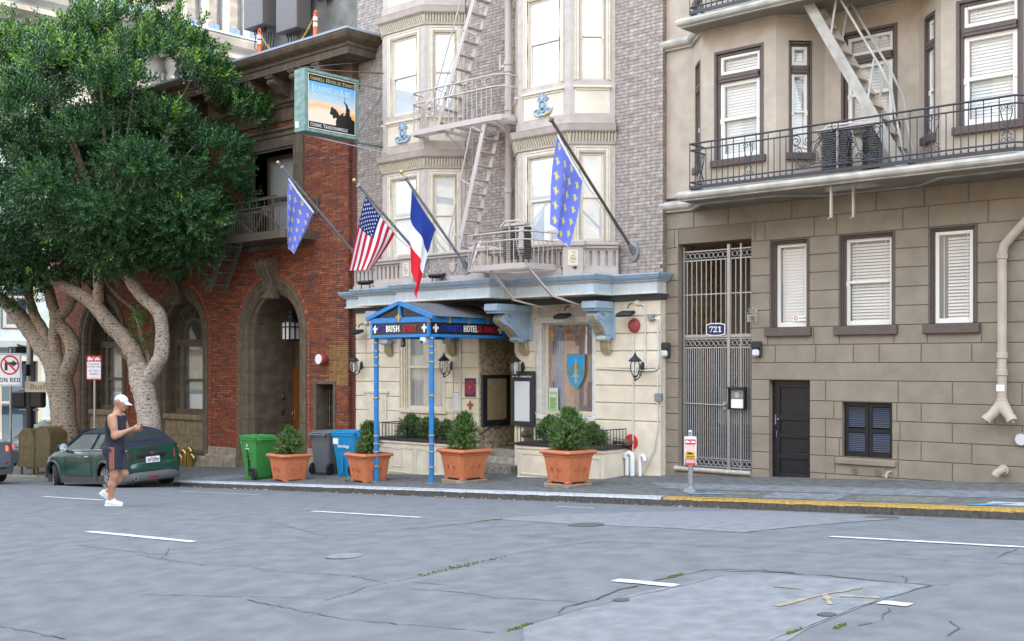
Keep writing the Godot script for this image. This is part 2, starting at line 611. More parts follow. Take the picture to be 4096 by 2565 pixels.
func crack_line(b: B,pts: Array,w: float,f: Callable,lift: float,rough := 0.05) -> void:
	var q := []
	for i in pts.size() - 1:
		var a: Vector2 = pts[i]
		var c: Vector2 = pts[i + 1]
		var n := maxi(2,int(a.distance_to(c)/0.09))
		for k in n: q.append(a.lerp(c,float(k)/n) + Vector2(rng.randf_range(-rough,rough),rng.randf_range(-rough,rough)))
	q.append(pts[-1])
	for i in q.size() - 1:
		var d: Vector2 = (q[i + 1] - q[i]).normalized().orthogonal()*w*rng.randf_range(0.3,1.0)
		var p := [q[i] + d,q[i] - d,q[i + 1] - d,q[i + 1] + d]
		var r := []
		for k in p: r.append(V(k.x,f.call(k.x,k.y) + lift,k.y))
		if (r[1] - r[0]).cross(r[2] - r[0]).y < 0: r.reverse()
		b.quad(r[0],r[1],r[2],r[3])

func setting() -> void:
	var b := laid(-300,200,14.9,260,8,4,func(x,z): return 0.05*x - 0.24)
	for q in [[-300,200,-260,-38,8,4]]:
		var e := laid(q[0],q[1],q[2],q[3],q[4],q[5],func(x,z): return 0.05*x - 0.24)
		b.v.append_array(e.v); b.n.append_array(e.n)
	for q in [[-300,-36.9,-38,14.9],[30,200,-38,14.9],[-36.9,30,-38,2.9]]:
		var e := laid(q[0],q[1],q[2],q[3],6,4,func(x,z): return 0.05*x - 0.24)
		b.v.append_array(e.v); b.n.append_array(e.n)
	structure("ground",b,M.asphalt)
	structure("road",laid(-70,30,3.05,14.9,50,48,road),M.asphalt)
	structure("cross_street",laid(-70,-36.9,-60,3.05,6,8,func(x,z): return 0.05*x - 0.2),M.asphalt)
	var fp := B.new()
	fp.quad(V(-60,-2.95,23),V(-60,-2.95,14.75),V(30,1.43,14.75),V(30,1.43,23))
	for i in fp.n.size(): fp.n[i] = Vector3.UP
	structure("far_pavement",fp,M.pavement)
	structure("pavement",laid(-36.6,30,-0.6,2.9,60,6,walk),M.pavement)
	var kb := thing("kerb","","",V(-16,walk(-16,3),3))
	kb.set_meta("kind","structure")
	var x := -36.6
	while x < 8.0:
		var l := rng.randf_range(1.9,2.7)
		var e := B.new()
		var pale := x < -24.6
		var xa := x + 0.004
		var xb := x + l - 0.004
		var p := [Vector2(2.9,-0.3),Vector2(3.075,-0.3),Vector2(3.06,-0.035),Vector2(3.035,-0.004),Vector2(3.0,0.002),Vector2(2.9,0.002)]
		for i in p.size() - 1:
			e.quad(V(xa,walk(xa,3) + p[i].y,p[i].x),V(xb,walk(xb,3) + p[i].y,p[i].x),V(xb,walk(xb,3) + p[i + 1].y,p[i + 1].x),V(xa,walk(xa,3) + p[i + 1].y,p[i + 1].x))
		part(kb,"kerb_stone",e,M.kerb_pale if pale else M.kerb)
		x += l
	var strip := func(x0: float,x1: float,m: Material,nm: String):
		var e := B.new()
		var n := int((x1 - x0)/0.25)
		for i in n:
			var xa := x0 + (x1 - x0)*i/n
			var xb := x0 + (x1 - x0)*(i + 1)/n
			var wob := 3.032 + rng.randf_range(-0.012,0.014)
			e.quad(V(xa,walk(xa,3) + 0.005,wob),V(xb,walk(xb,3) + 0.005,wob),V(xb,walk(xb,3) + 0.006,2.89),V(xa,walk(xa,3) + 0.006,2.89))
			e.quad(V(xa,walk(xa,3) - 0.035,3.064),V(xb,walk(xb,3) - 0.035 + rng.randf_range(-0.01,0.01),3.064),V(xb,walk(xb,3) + 0.004,3.036),V(xa,walk(xa,3) + 0.004,3.036))
		part(kb,nm,e,m)
	strip.call(-24.3,-10.35,M.kerb_white,"kerb_paint")
	strip.call(-10.3,3.0,M.kerb_yellow,"kerb_paint")
	for s in [[[-11.9,1.15,-2.0,1.05,-2.0,1.75,-11.0,1.95],"pavement_light"],[[-8.3,1.35,3.0,0.9,3.0,1.6,-7.9,2.0],"pavement_light"],
		[[-8.95,2.0,-7.7,2.0,-7.6,2.75,-8.8,2.75],"pavement_light"],[[-10.1,2.15,-9.1,2.15,-9.0,2.5,-9.9,2.5],"pavement_tan"],[[-7.5,2.1,-6.2,2.05,-6.1,2.7,-7.3,2.75],"pavement_tan"],
		[[-5.55,2.35,-4.95,2.35,-4.95,2.7,-5.55,2.7],"kerb_white"],[[-23.8,1.7,-22.8,1.7,-22.9,2.9,-24.2,2.9],"pavement_light"],[[-10.2,2.5,-9.6,2.42,-9.5,2.52,-10.2,2.62],"blue_mark"],[[-5.75,2.8,-5.3,2.45,-5.2,2.5,-5.5,2.85],"blue_mark"]]:
		var pl := []
		for i in range(0,s[0].size(),2): pl.append(Vector2(s[0][i],s[0][i + 1]))
		structure("pavement_slab" if s[1] != "blue_mark" else "pavement_paint",spread(pl,walk,0.004 if s[1] != "blue_mark" else 0.009),M[s[1]])
	var jt := B.new()
	for k in 24: crack_line(jt,[Vector2(-36 + k*1.55,0.02),Vector2(-36 + k*1.55,2.88)],0.006,walk,0.004,0.004)
	for zz in [1.0,1.95]: crack_line(jt,[Vector2(-36,zz),Vector2(5,zz)],0.005,walk,0.0045,0.004)
	crack_line(jt,[Vector2(-14.6,2.85),Vector2(-13.6,1.9),Vector2(-12.2,1.4)],0.008,walk,0.006)
	structure("pavement_joint",jt,M.crack)
	for q in [[-14.25,-11.75,10.43,0.055],[-13.5,-11.2,7.35,0.05],[-21.6,-19.3,7.52,0.05],[-5.72,-5.12,10.32,0.06],[-3.5,-3.28,10.22,0.06],[-5.54,-2.9,6.93,0.055],[-11.1,-10.4,4.65,0.03],[-20.9,-18.2,5.0,0.03],[-3.6,1.0,4.2,0.03]]:
		var pl := []
		for i in 9: pl.append(Vector2(lerpf(q[0],q[1],i/8.0),q[2] - q[3]*rng.randf_range(0.85,1.1)))
		for i in 9: pl.append(Vector2(lerpf(q[1],q[0],i/8.0),q[2] + q[3]*rng.randf_range(0.85,1.1)))
		structure("lane_marking",spread(pl,road,0.008),M.marking)
	road_repairs()

func v2(a: Array) -> Array:
	var p := []
	for i in range(0,a.size(),2): p.append(Vector2(a[i],a[i + 1]))
	return p

func road_repairs() -> void:
	structure("road_patch",spread(v2([-5.22,12.01,-5.23,10.70,-5.03,9.69,-4.64,9.49,-3.48,9.44,-3.54,10.37,-3.54,11.19,-3.49,11.51,-3.43,12.5,-4.38,12.9]),road,0.004),M.patch)
	structure("road_patch",spread(v2([-10.19,7.05,-9.96,6.02,-9.07,4.54,-8.3,3.4,-6.08,3.6,-6.08,4.26,-6.33,5.64,-6.51,6.99,-7.42,6.95,-8.81,7.11]),road,0.004),M.patch)
	var tp := B.new()
	for q in [[-4.44,10.01,-4.20,10.02],[-4.05,10.67,-3.96,10.15,-3.88,9.92,-3.86,9.76],[-3.84,10.14,-3.57,10.07],[-3.95,10.15,-3.75,10.45]]:
		crack_line(tp,v2(q),0.035,road,0.009,0.008)
	structure("utility_mark",tp,M.tan_paint)
	var c := B.new()
	var wide := B.new()
	for q in [[-17.78,10.02,-17.77,9.15,-17.52,8.06,-16.95,6.97],[-17.26,10.25,-17.26,9.36,-16.94,8.39],[-13.05,11.21,-12.13,11.20,-11.33,11.18,-10.98,10.93,-10.91,10.48,-10.51,10.29,-10.36,9.25,-10.40,8.72,-10.09,8.05,-10.08,7.26],[-11.44,11.32,-10.85,11.36,-10.01,11.41,-9.51,11.26,-9.00,11.32,-8.07,11.15,-7.4,11.3],
		[-9.5,13.7,-9.18,13.81,-8.64,13.79,-8.16,13.78],[-7.36,12.00,-7.39,11.64,-7.49,11.48,-7.40,11.08,-7.44,10.62,-7.47,10.15,-7.55,9.64,-7.47,9.10,-7.45,8.59,-7.36,8.41,-6.55,8.27,-5.58,8.21,-4.86,8.19,-4.01,8.16,-3.24,8.09,-2,8.2],[-7.31,11.15,-7.08,11.11,-6.84,11.11],
		[-7.04,11.35,-6.50,11.29,-6.11,11.33,-5.60,11.20,-5.42,11.18],[-9.51,8.14,-8.74,8.27,-8.13,8.43,-7.63,8.40],[-5.28,12.03,-5.25,11.58,-5.2,11.03,-5.1,10.40,-5.05,9.75],[-3.60,11.77,-3.56,11.21,-3.56,10.69,-3.55,10.36,-3.53,10.02,-3.46,9.42,-3.36,9.34],[-3.32,10.95,-3.24,10.76,-3.36,10.38],
		[-2.87,10.56,-2.75,10.74,-2.73,10.97],[-3.83,9.13,-3.74,9.20,-3.67,9.40],[-3.58,7.81,-3.63,7.11],[-11.6,10.85,-11.2,11.1,-10.9,11.35],[-20,6.3,-17.2,6.1],[-14.5,9.0,-12.4,8.8,-10.6,9.4],[-16.5,5.6,-13,5.9],[-8.0,12.3,-6.6,12.4,-5.3,12.2],[-6.5,6.98,-6.1,4.2],[-9.2,12.6,-8.1,12.2,-7.4,11.95]]:
		crack_line(c,v2(q),0.007,road,0.006,0.018)
	for q in [[-5.28,11.53,-5.39,11.36,-5.33,11.04,-5.43,10.71,-5.41,10.35,-5.39,9.97,-5.33,9.51,-4.92,9.36,-4.59,9.40,-4.32,9.36,-4.00,9.40,-3.48,9.42],[-5.37,9.54,-5.07,9.50,-4.63,9.34],[-10.39,8.72,-10.09,8.05,-10.08,7.26]]:
		crack_line(wide,v2(q),0.014,road,0.0065,0.025)
	structure("road_crack",c,M.crack)
	structure("road_crack",wide,M.crack)
	var ms := []
	for q in [[-7.43,10.58,0.3],[-7.47,10.11,0.35],[-10.06,7.21,0.2],[-5.24,12.0,0.12],[-3.39,11.03,0.06],[-3.57,11.29,0.08],[-5.39,9.93,0.1],[-16.3,2.86,0.9],[-12.2,2.86,0.4],[-10.1,2.86,0.5],[-9.6,2.86,0.3],[-8.8,2.86,0.15]]:
		for k in 32:
			var px: float = q[0] + rng.randf_range(-q[2],q[2])*(1.0 if q[1] < 3 else 0.16)
			var pz: float = q[1] + rng.randf_range(-0.02,0.02) + (0.0 if q[1] < 3 else rng.randf_range(-q[2],q[2]))
			var h := rng.randf_range(0.006,0.022)
			ms.append(Transform3D(Basis(Vector3.UP,rng.randf()*6.0)*Basis.from_scale(Vector3(0.011,h,0.011)),V(px,(road(px,pz) if pz > 3.05 else walk(px,pz)) + h*0.4,pz)))
	var moss := MultiMeshInstance3D.new()
	moss.queue_free()
	var root := thing("moss","","",Vector3.ZERO)
	root.set_meta("kind","stuff")
	tag(root,"green moss and weeds growing in the cracks and along the kerb","moss")
	copies(root,"moss_tuft",unit_box,M.moss,ms)
	for q in [[-8.58,7.12,0.2],[-9.06,10.41,0.17],[-6.33,4.0,0.2],[-3.62,10.76,0.06],[-5.16,10.98,0.06]]:
		var mb := B.new()
		mb.lathe([Vector2(q[2]*1.08,0.0),Vector2(q[2]*1.08,0.007),Vector2(q[2],0.009),Vector2(q[2]*0.96,0.006),Vector2(q[2]*0.9,0.009),Vector2(0.001,0.009)],20)
		var k: int = [-8.58,-9.06,-6.33,-3.62,-5.16].find(q[0])
		var mh := solo("manhole_cover",mb,M.steel_dull if k == 1 else M.crack,["dark round utility cover at the edge of the pale asphalt repair","grey round utility cover flush in the asphalt left of the long mossy crack","dark round cover in the road beside the yellow kerb","tiny dark round cap on the right side of the large pale asphalt patch","tiny dark round cap near the left edge of the large pale asphalt patch"][k],"utility cover",V(q[0],road(q[0],q[1]) + 0.002,q[1]),"covers in the roadway")
		mh.rotation.z = 0.05
	var lf := []
	var lc := []
	for i in 170:
		var px := rng.randf_range(-26,-9)
		var pz := 3.1 + absf(rng.randfn(0,0.12)) if i % 3 else rng.randf_range(0.5,2.8)
		if px > -17: pz = 3.09 + absf(rng.randfn(0,0.05))
		lf.append(Transform3D(Basis.from_euler(V(rng.randf_range(-0.3,0.3),rng.randf()*6,rng.randf_range(-0.3,0.3)))*Basis.from_scale(V(0.05,0.008,0.022)*rng.randf_range(0.5,1.2)),V(px,(road(px,pz) if pz > 3.05 else walk(px,pz)) + 0.012,pz)))
		lc.append([lin(0.06,0.035,0.02),lin(0.16,0.10,0.04),lin(0.4,0.36,0.3)][i % 3])
	var lr := thing("leaf_litter","small dry leaves scattered on the pavement and in the gutter","leaves",Vector3.ZERO)
	lr.set_meta("kind","stuff")
	copies(lr,"dry_leaf",unit_box,M.brick_tint,lf,lc)

func opposite() -> void:
	var tones := [lin(0.62,0.52,0.36),lin(0.66,0.60,0.50),lin(0.55,0.40,0.27),lin(0.64,0.57,0.44)]
	var k := 0
	for q in [[-70.0,-46.0,13.0],[-44.0,-27.0,10.0],[-26.9,-13.0,13.0],[-12.9,4.0,9.0],[4.1,30.0,12.0]]:
		var o := thing("street_house",["pale plastered house far down the other side of the street","cream house opposite the red brick block","tall sand coloured house opposite the hotel","ochre house right behind the viewer","cream house up the hill on the viewer's side"][k],"building",V((q[0] + q[1])/2,-1.5,26))
		var hs := []
		var y0: float = 0.05*q[0] - 1.0
		var n := int((q[1] - q[0])/2.6)
		for i in n:
			for j in int(q[2]/3.1):
				var cx: float = q[0] + (q[1] - q[0])*(i + 0.5)/n
				hs.append({x0 = cx - 0.55,x1 = cx + 0.55,y0 = y0 + 2.0 + j*3.1,y1 = y0 + 3.9 + j*3.1})
		var b := B.new()
		b.wall(-q[1],-q[0],y0 - 3,y0 + q[2] + 2,-21.6,hs.map(func(h): return {x0 = -h.x1,x1 = -h.x0,y0 = h.y0,y1 = h.y1}),Transform3D(Basis(Vector3.UP,PI),Vector3.ZERO))
		b.box(q[0],y0 + q[2] + 2,21.3,q[1],y0 + q[2] + 2.5,32)
		b.box(q[0],y0 - 3,21.9,q[0] + 0.1,y0 + q[2] + 2,32); b.box(q[1] - 0.1,y0 - 3,21.9,q[1],y0 + q[2] + 2,32)
		mk("far_tone_%d" % k,tones[k % 4],0.9,{tex = "stain",ts = 0.15})
		part(o,"wall",b,M["far_tone_%d" % k])
		var g := B.new()
		for h in hs: g.box(h.x0,h.y0,21.72,h.x1,h.y1,21.78)
		part(o,"window",g,M.door_black)
		k += 1

func far_buildings() -> void:
	mk("far_white",lin(0.40,0.37,0.33),0.85,{tex = "stain",ts = 0.12})
	mk("far_grey",lin(0.26,0.235,0.21),0.9,{tex = "stain",ts = 0.3})
	mk("far_blue",lin(0.26,0.32,0.34),0.85,{tex = "faint",ts = 0.3})
	mk("far_roof",lin(0.30,0.34,0.40),0.8)
	mk("far_pane",lin(0.12,0.17,0.22),0.08,{metal = 0.4})
	var o := thing("tower_block","tall pale stone block with bracketed cornice rising behind the tree","building",V(-57,-4,-30))
	var fx := -57.0
	var cy := 19.8   # top of its great cornice
	var fr := Transform3D(Basis(V(0,0,-1),V(0,1,0),V(1,0,0)),V(fx,0,0))
	var b := B.new()
	b.box(-6,-5,-18,70,cy - 3.4,0,fr)
	part(o,"wall",b,M.far_white)
	var up := B.new()
	up.box(-4,cy,-18,70,cy + 16,-0.9,fr)
	part(o,"wall",up,M.far_grey)
	var wn := B.new()
	for i in 34:
		var cx := -2.0 + i*1.42
		var pil := B.new()
		pil.cbox(cx - 0.26,cy,-0.95,cx + 0.26,cy + 16,-0.7,0.04,fr)
		part(o,"pilaster",pil,M.far_white)
		for j in 4:
			var f := B.new()
			var y0 := cy + 0.5 + j*3.2
			f.box(cx + 0.31,y0,-0.93,cx + 1.11,y0 + 0.95,-0.86,fr)
			var m := part(o,"window",f,M.brown_trim)
			for k in 2:
				var g := B.new()
				g.box(cx + 0.34 + k*0.38,y0 + 0.05,-0.87,cx + 0.70 + k*0.38,y0 + 0.9,-0.83,fr)
				part(m,"pane",g,M.far_pane)
	var cn := B.new()
	var prof := [Vector2(0,cy - 3.5),Vector2(0.25,cy - 3.4),Vector2(0.25,cy - 3.1),Vector2(0.0,cy - 3.0),Vector2(0.0,cy - 1.35),Vector2(0.5,cy - 1.2),Vector2(1.7,cy - 1.1),Vector2(1.75,cy - 0.75),Vector2(2.0,cy - 0.5),Vector2(2.15,cy - 0.15),Vector2(2.15,cy)]
	cn.sweep([Vector2(fx,6),Vector2(fx,-70)].map(func(p): return Vector2(p.x,p.y)),prof)
	part(o,"cornice",cn,M.far_white)
	var rf := B.new()
	rf.box(-6,cy - 0.02,-1.2,70,cy + 0.08,2.22,fr)
	part(o,"roof_edge",rf,M.far_roof)
	for i in 56:
		var cx := -4.0 + i*0.85
		var br := B.new()
		if i % 4 < 2:
			br.lathe([Vector2(0.02,-1.75),Vector2(0.14,-1.6),Vector2(0.2,-1.0),Vector2(0.26,-0.85),Vector2(0.17,-0.65),Vector2(0.32,-0.3),Vector2(0.34,0.0),Vector2(0.2,0.25),Vector2(0.02,0.3)],10,fr*Transform3D(Basis.IDENTITY,V(cx,cy - 1.75,0.42)))
			br.cbox(cx - 0.34,cy - 1.5,0,cx + 0.34,cy - 1.1,0.9,0.04,fr)
		else:
			br.cbox(cx - 0.3,cy - 1.6,0,cx + 0.3,cy - 1.1,0.7,0.05,fr)
		part(o,"bracket",br,M.far_white)
	var dn := B.new()
	for i in 170: dn.box(-5 + i*0.3,cy - 2.75,0,-5 + i*0.3 + 0.18,cy - 2.35,0.14,fr)
	part(o,"dentil",dn,M.far_white)
	var h := thing("corner_house","pale blue grey house across the side street behind the left tree trunk","building",V(-52,-3,-6))
	var hr := Transform3D(Basis(V(0,0,-1),V(0,1,0),V(1,0,0)),V(-50,0,0))
	var hs := []
	for q in [[-1.2,0.0],[1.6,2.8],[4.4,5.6],[7.2,8.4]]:
		hs.append({x0 = q[0],x1 = q[1],y0 = 3.2,y1 = 5.6})
		hs.append({x0 = q[0],x1 = q[1],y0 = 7.0,y1 = 9.2})
		hs.append({x0 = q[0] - 0.2,x1 = q[1] + 0.2,y0 = -2.0,y1 = 1.6})
	for q in [[-8.2,-7.0],[-5.0,-3.8]]:
		hs.append({x0 = q[0],x1 = q[1],y0 = -1.4,y1 = 1.8}); hs.append({x0 = q[0],x1 = q[1],y0 = 3.2,y1 = 5.6})
	var hb := B.new()
	hb.wall(-16,12,-3,11,0,hs,hr)
	hb.box(-16,-3,-14,12,11,-1.2,hr)
	hb.sweep([Vector2(-50,16),Vector2(-50,-12)],[Vector2(0,2.1),Vector2(0.25,2.2),Vector2(0.3,2.5),Vector2(0,2.55)])
	hb.sweep([Vector2(-50,16),Vector2(-50,-12)],[Vector2(0,6.0),Vector2(0.2,6.1),Vector2(0.2,6.35),Vector2(0,6.4)])
	part(h,"wall",hb,M.far_blue)
	for q in hs:
		var f := B.new()
		for e in [[q.x0 - 0.15,q.y0 - 0.15,q.x0,q.y1 + 0.15],[q.x1,q.y0 - 0.15,q.x1 + 0.15,q.y1 + 0.15],[q.x0,q.y1,q.x1,q.y1 + 0.15],[q.x0,q.y0 - 0.15,q.x1,q.y0],[q.x0,(q.y0 + q.y1)/2 - 0.05,q.x1,(q.y0 + q.y1)/2 + 0.05]]:
			f.box(e[0],e[1],-0.15,e[2],e[3],0.06,hr)
		var w := part(h,"window",f,M.far_white)
		var g := B.new()
		g.box(q.x0,q.y0,-0.4,q.x1,q.y1,-0.3,hr)
		part(w,"pane",g,M.far_pane)
	var t := thing("stone_house","pale stone house seen in the gap between the blue house and the brick block","building",V(-70,-4,-34))
	var tb := B.new()
	tb.box(-80,-6,-60,-50.5,13,-13)
	part(t,"wall",tb,M.far_white)

func bricks(o: Node3D,fr: Transform3D,x0: float,x1: float,y0: float,y1: float,pitch: float,length: float,joint: float,holes: Array,tones: Array,odd: Callable,most := 300,deep := 0.02) -> void:
	var all := []
	var n := int((y1 - y0)/pitch)
	for r in n:
		var y := y0 + (r + 0.5)*pitch
		var segs := [[x0,x1]]
		for h in holes:
			if y < h.y0 - pitch*0.3 or y > h.y1 + pitch*0.3: continue
			var a: float = h.x0
			var b: float = h.x1
			if h.has("arch"):
				var rad := (b - a)/2
				var sp: float = h.y1 - rad
				if y > sp:
					var q := sqrt(maxf(0.0,rad*rad - (y - sp)*(y - sp)))
					a = (h.x0 + h.x1)/2 - q
					b = (h.x0 + h.x1)/2 + q
			var ns := []
			for s in segs:
				if b <= s[0] or a >= s[1]: ns.append(s)
				else:
					if a - s[0] > 0.02: ns.append([s[0],a])
					if s[1] - b > 0.02: ns.append([b,s[1]])
			segs = ns
		for s in segs:
			var x: float = floor(s[0]/length)*length + (0.5*length if r % 2 else 0.0)
			while x > s[0]: x -= length
			while x < s[1]:
				var a: float = maxf(x + joint/2,s[0])
				var b: float = minf(x + length - joint/2,s[1])
				if b - a > 0.015: all.append([(a + b)/2,y,b - a])
				x += length
	var c := fr.affine_inverse()*EYE
	all.sort_custom(func(p,q): return Vector2(p[0] - c.x,p[1] - c.y).length_squared() < Vector2(q[0] - c.x,q[1] - c.y).length_squared())
	var mats := []
	for i in tones.size():
		var key := "brick_%d_%s" % [i,o.name]
		if not M.has(key): mk(key,(tones[i] as Color).linear_to_srgb(),0.85,{tex = "stain",ts = 1.5,nrm = "grit",ns = 0.25})
		mats.append(M[key])
	var xf := []
	var col := []
	var inv := o.transform.affine_inverse()
	for i in all.size():
		var q: Array = all[i]
		var t := fr*Transform3D(Basis.from_scale(V(q[2],pitch - joint*1.2,deep)),V(q[0],q[1],-deep/2 + rng.randf_range(-0.002,0.002)))
		var k := rng.randi() % tones.size()
		var special = odd.call(q[0],q[1])
		if i < most and special == null:
			var m := MeshInstance3D.new()
			m.name = "brick"
			m.mesh = unit_box
			m.material_override = mats[k]
			o.add_child(m,true)
			m.transform = inv*t
		else:
			xf.append(t)
			var cc: Color = special if special != null else tones[k]
			col.append(cc*rng.randf_range(0.94,1.05))
	if xf.size(): copies(o,"brickwork",unit_box,M.brick_tint,xf,col)

const RZ := 0.1   # face of the brick block
func brick_block() -> void:
	var o := thing("brick_block","dark red brick building with brown stone arches, bracketed cornice and flat roof","building",V(-28,-1.4,0))
	var cs := [-24.48,-28.83,-33.18]
	var holes := []
	for c in cs: holes.append({x0 = c - 1.47,x1 = c + 1.47,y0 = -1.9,y1 = 3.72,arch = true})
	for c in [-24.42,-28.80,-33.18]: holes.append({x0 = c - 1.14,x1 = c + 1.14,y0 = 4.65,y1 = 7.40})
	holes.append({x0 = -22.72,x1 = -21.96,y0 = -1.2,y1 = 1.03})
	var b := B.new()
	b.wall(-36.6,-21.45,-2.2,8.2,RZ - 0.016,holes)
	b.quad(V(-21.45,-2.2,RZ - 0.014),V(-21.45,-2.2,-0.02),V(-21.45,8.2,-0.02),V(-21.45,8.2,RZ - 0.014))
	b.quad(V(-21.45,-2.2,-0.018),V(-21.24,-2.2,-0.018),V(-21.24,8.2,-0.018),V(-21.45,8.2,-0.018))
	b.quad(V(-36.6,-2.2,-14),V(-36.6,-2.2,RZ - 0.016),V(-36.6,8.2,RZ - 0.016),V(-36.6,8.2,-14))
	part(o,"wall",b,M.mortar_dark)
	var tones := [Color(0.34,0.098,0.048),Color(0.38,0.115,0.055),Color(0.29,0.088,0.052),Color(0.42,0.145,0.062),Color(0.24,0.085,0.068),Color(0.36,0.108,0.058),Color(0.32,0.10,0.06),Color(0.45,0.17,0.08)]
	var y_of := func(x: float,y: float):
		if x > -22.35 + 0.25*absf(sin(y*9.0)) and x < -21.4 and y > 1.0 and y < 1.95: return Color(0.44,0.24,0.075)
		if y < 0.3 and x < -22.0 and rng.randf() < 0.35: return Color(0.42,0.085,0.045)
		if rng.randf() < 0.03: return Color(0.16,0.075,0.08)
		return null
	bricks(o,Transform3D(Basis.IDENTITY,V(0,0,RZ)),-36.6,-21.45,-1.35,7.75,0.0485,0.29,0.010,holes,tones,y_of)
	bricks(o,Transform3D(Basis.IDENTITY,V(0,0,-0.002)),-21.45,-21.24,-1.35,8.2,0.0485,0.29,0.010,[],tones,func(_x,_y): return Color(0.24,0.08,0.06),0)
	bricks(o,Transform3D(Basis(Vector3.UP,PI/2),V(-21.45 + 0.002,0,0)),-RZ,0.0,-1.35,8.2,0.0485,0.29,0.010,[],tones,func(_x,_y): return null,0)
	var body := B.new()
	body.box(-36.55,-2.2,-14,-21.46,8.9,-2.2)
	part(o,"core",body,M.mortar_dark)
	var ft := B.new()
	for q in [[-22.98,-22.72],[-27.33,-25.98],[-31.68,-30.33],[-36.6,-34.68],[-21.96,-21.44]]:
		ft.cbox(q[0],-2.0,RZ - 0.05,q[1],walk(q[1],0) + 0.48,RZ + 0.07,0.02)
	for q in [[-30.3,-27.36],[-34.65,-31.71],[-27.36,-25.98]]:
		ft.cbox(q[0],-2.0,RZ - 0.1,q[1],walk(q[1],0) + 0.27,RZ + 0.13,0.02)
	part(o,"stone_footing",ft,M.base_stone)
	var oddx := func(_x,_y): return null
	for i in 3:
		var c: float = cs[i]
		var base := walk(c,0) - 0.05
		var xf := []
		var col := []
		for k in 66:
			var a := PI*(k + 0.5)/66
			xf.append(Transform3D(Basis(V(0,0,1),a)*Basis.from_scale(V(0.12,0.058,0.05)),V(c + cos(a)*1.515,2.25 + sin(a)*1.515,RZ + 0.0)))
			col.append((tones[k % 8] as Color)*1.15)
		for k in 66:
			for s in [-1,1]:
				xf.append(Transform3D(Basis.from_scale(V(0.12,0.04,0.05)),V(c + s*1.515,2.25 - (k + 0.5)*0.0485,RZ)))
				col.append((tones[(k*3) % 8] as Color)*1.1)
		copies(o,"brickwork",unit_box,M.brick_tint,xf,col)
		var prof := [Vector2(1.45,RZ - 0.05),Vector2(1.45,RZ + 0.05),Vector2(1.40,RZ + 0.075),Vector2(1.36,RZ + 0.05),Vector2(1.31,RZ + 0.05),Vector2(1.29,RZ + 0.02),Vector2(1.17,RZ + 0.015),Vector2(1.13,RZ - 0.03),Vector2(1.10,RZ - 0.03),Vector2(1.08,RZ - 0.10),Vector2(1.02,RZ - 0.12),Vector2(1.0,RZ - 0.16),Vector2(1.0,RZ - 0.62)]
		for k in 11:
			var ab := B.new()
			ab.arch(c,2.25,2.25,prof,4,PI*k/11 + (0.004 if k else 0.001),PI*(k + 1)/11 - 0.004)
			part(o,"arch_stone",ab,M.brownstone)
		for s in [-1,1]:
			var y := base
			while y < 2.2:
				var y2 := minf(y + 0.62,2.25)
				var jb := B.new()
				for j in prof.size() - 1:
					var p: Vector2 = prof[j]
					var q: Vector2 = prof[j + 1]
					if s > 0: jb.quad(V(c + q.x,y + 0.004,q.y),V(c + p.x,y + 0.004,p.y),V(c + p.x,y2 - 0.004,p.y),V(c + q.x,y2 - 0.004,q.y))
					else: jb.quad(V(c - p.x,y + 0.004,p.y),V(c - q.x,y + 0.004,q.y),V(c - q.x,y2 - 0.004,q.y),V(c - p.x,y2 - 0.004,p.y))
				part(o,"jamb_stone",jb,M.brownstone)
				y = y2
			var pl := B.new()
			pl.cbox(c + s*1.24 - 0.25,-2.2,RZ - 0.3,c + s*1.24 + 0.25,walk(c,0) + 0.5,RZ + 0.1,0.02)
			part(o,"plinth",pl,M.brownstone)
		var ks := B.new()
		var kp := [[3.16,0.06,0.15],[3.24,0.14,0.16],[3.34,0.12,0.165],[3.5,0.13,0.17],[3.66,0.17,0.19],[3.8,0.25,0.215],[3.92,0.35,0.24],[4.03,0.40,0.26],[4.12,0.37,0.26],[4.18,0.28,0.26],[4.2,0.0,0.26]]
		for k in kp.size() - 1:
			var p: Array = kp[k]
			var q: Array = kp[k + 1]
			ks.quad(V(c - p[2],p[0],RZ + p[1]),V(c + p[2],p[0],RZ + p[1]),V(c + q[2],q[0],RZ + q[1]),V(c - q[2],q[0],RZ + q[1]))
			ks.quad(V(c + p[2],p[0],RZ + p[1]),V(c + p[2],p[0],RZ - 0.1),V(c + q[2],q[0],RZ - 0.1),V(c + q[2],q[0],RZ + q[1]))
			ks.quad(V(c - p[2],p[0],RZ - 0.1),V(c - p[2],p[0],RZ + p[1]),V(c - q[2],q[0],RZ + q[1]),V(c - q[2],q[0],RZ - 0.1))
			if k < 8: ks.tube([V(c,p[0],RZ + p[1]),V(c,q[0],RZ + q[1])],0.03,5)
		for s in [-1.0,1.0]:
			ks.tube(curl(V(c + s*0.265,4.03,RZ + 0.25),V(0,0,1),V(0,1,0),0.13,0.5,1.8,20),0.018,5)
			for r in [0.06,0.03]: ks.lathe([Vector2(0.001,0.0),Vector2(r,0.0),Vector2(r,0.03),Vector2(0.001,0.035)],14,Transform3D(Basis(V(0,0,1),-s*PI/2),V(c + s*0.26,4.03,RZ + 0.25)))
			ks.tube([V(c + s*0.22,4.1,RZ + 0.4),V(c + s*0.2,3.85,RZ + 0.31),V(c + s*0.17,3.6,RZ + 0.15),V(c + s*0.15,3.4,RZ + 0.14)],0.035,6)
		ks.tube([V(c - 0.22,3.2,RZ + 0.14),V(c + 0.22,3.2,RZ + 0.14)],0.065,10)
		part(o,"keystone",ks,M.brownstone)
		if i == 0: continue
		var zg := RZ - 0.5
		var wf := B.new()
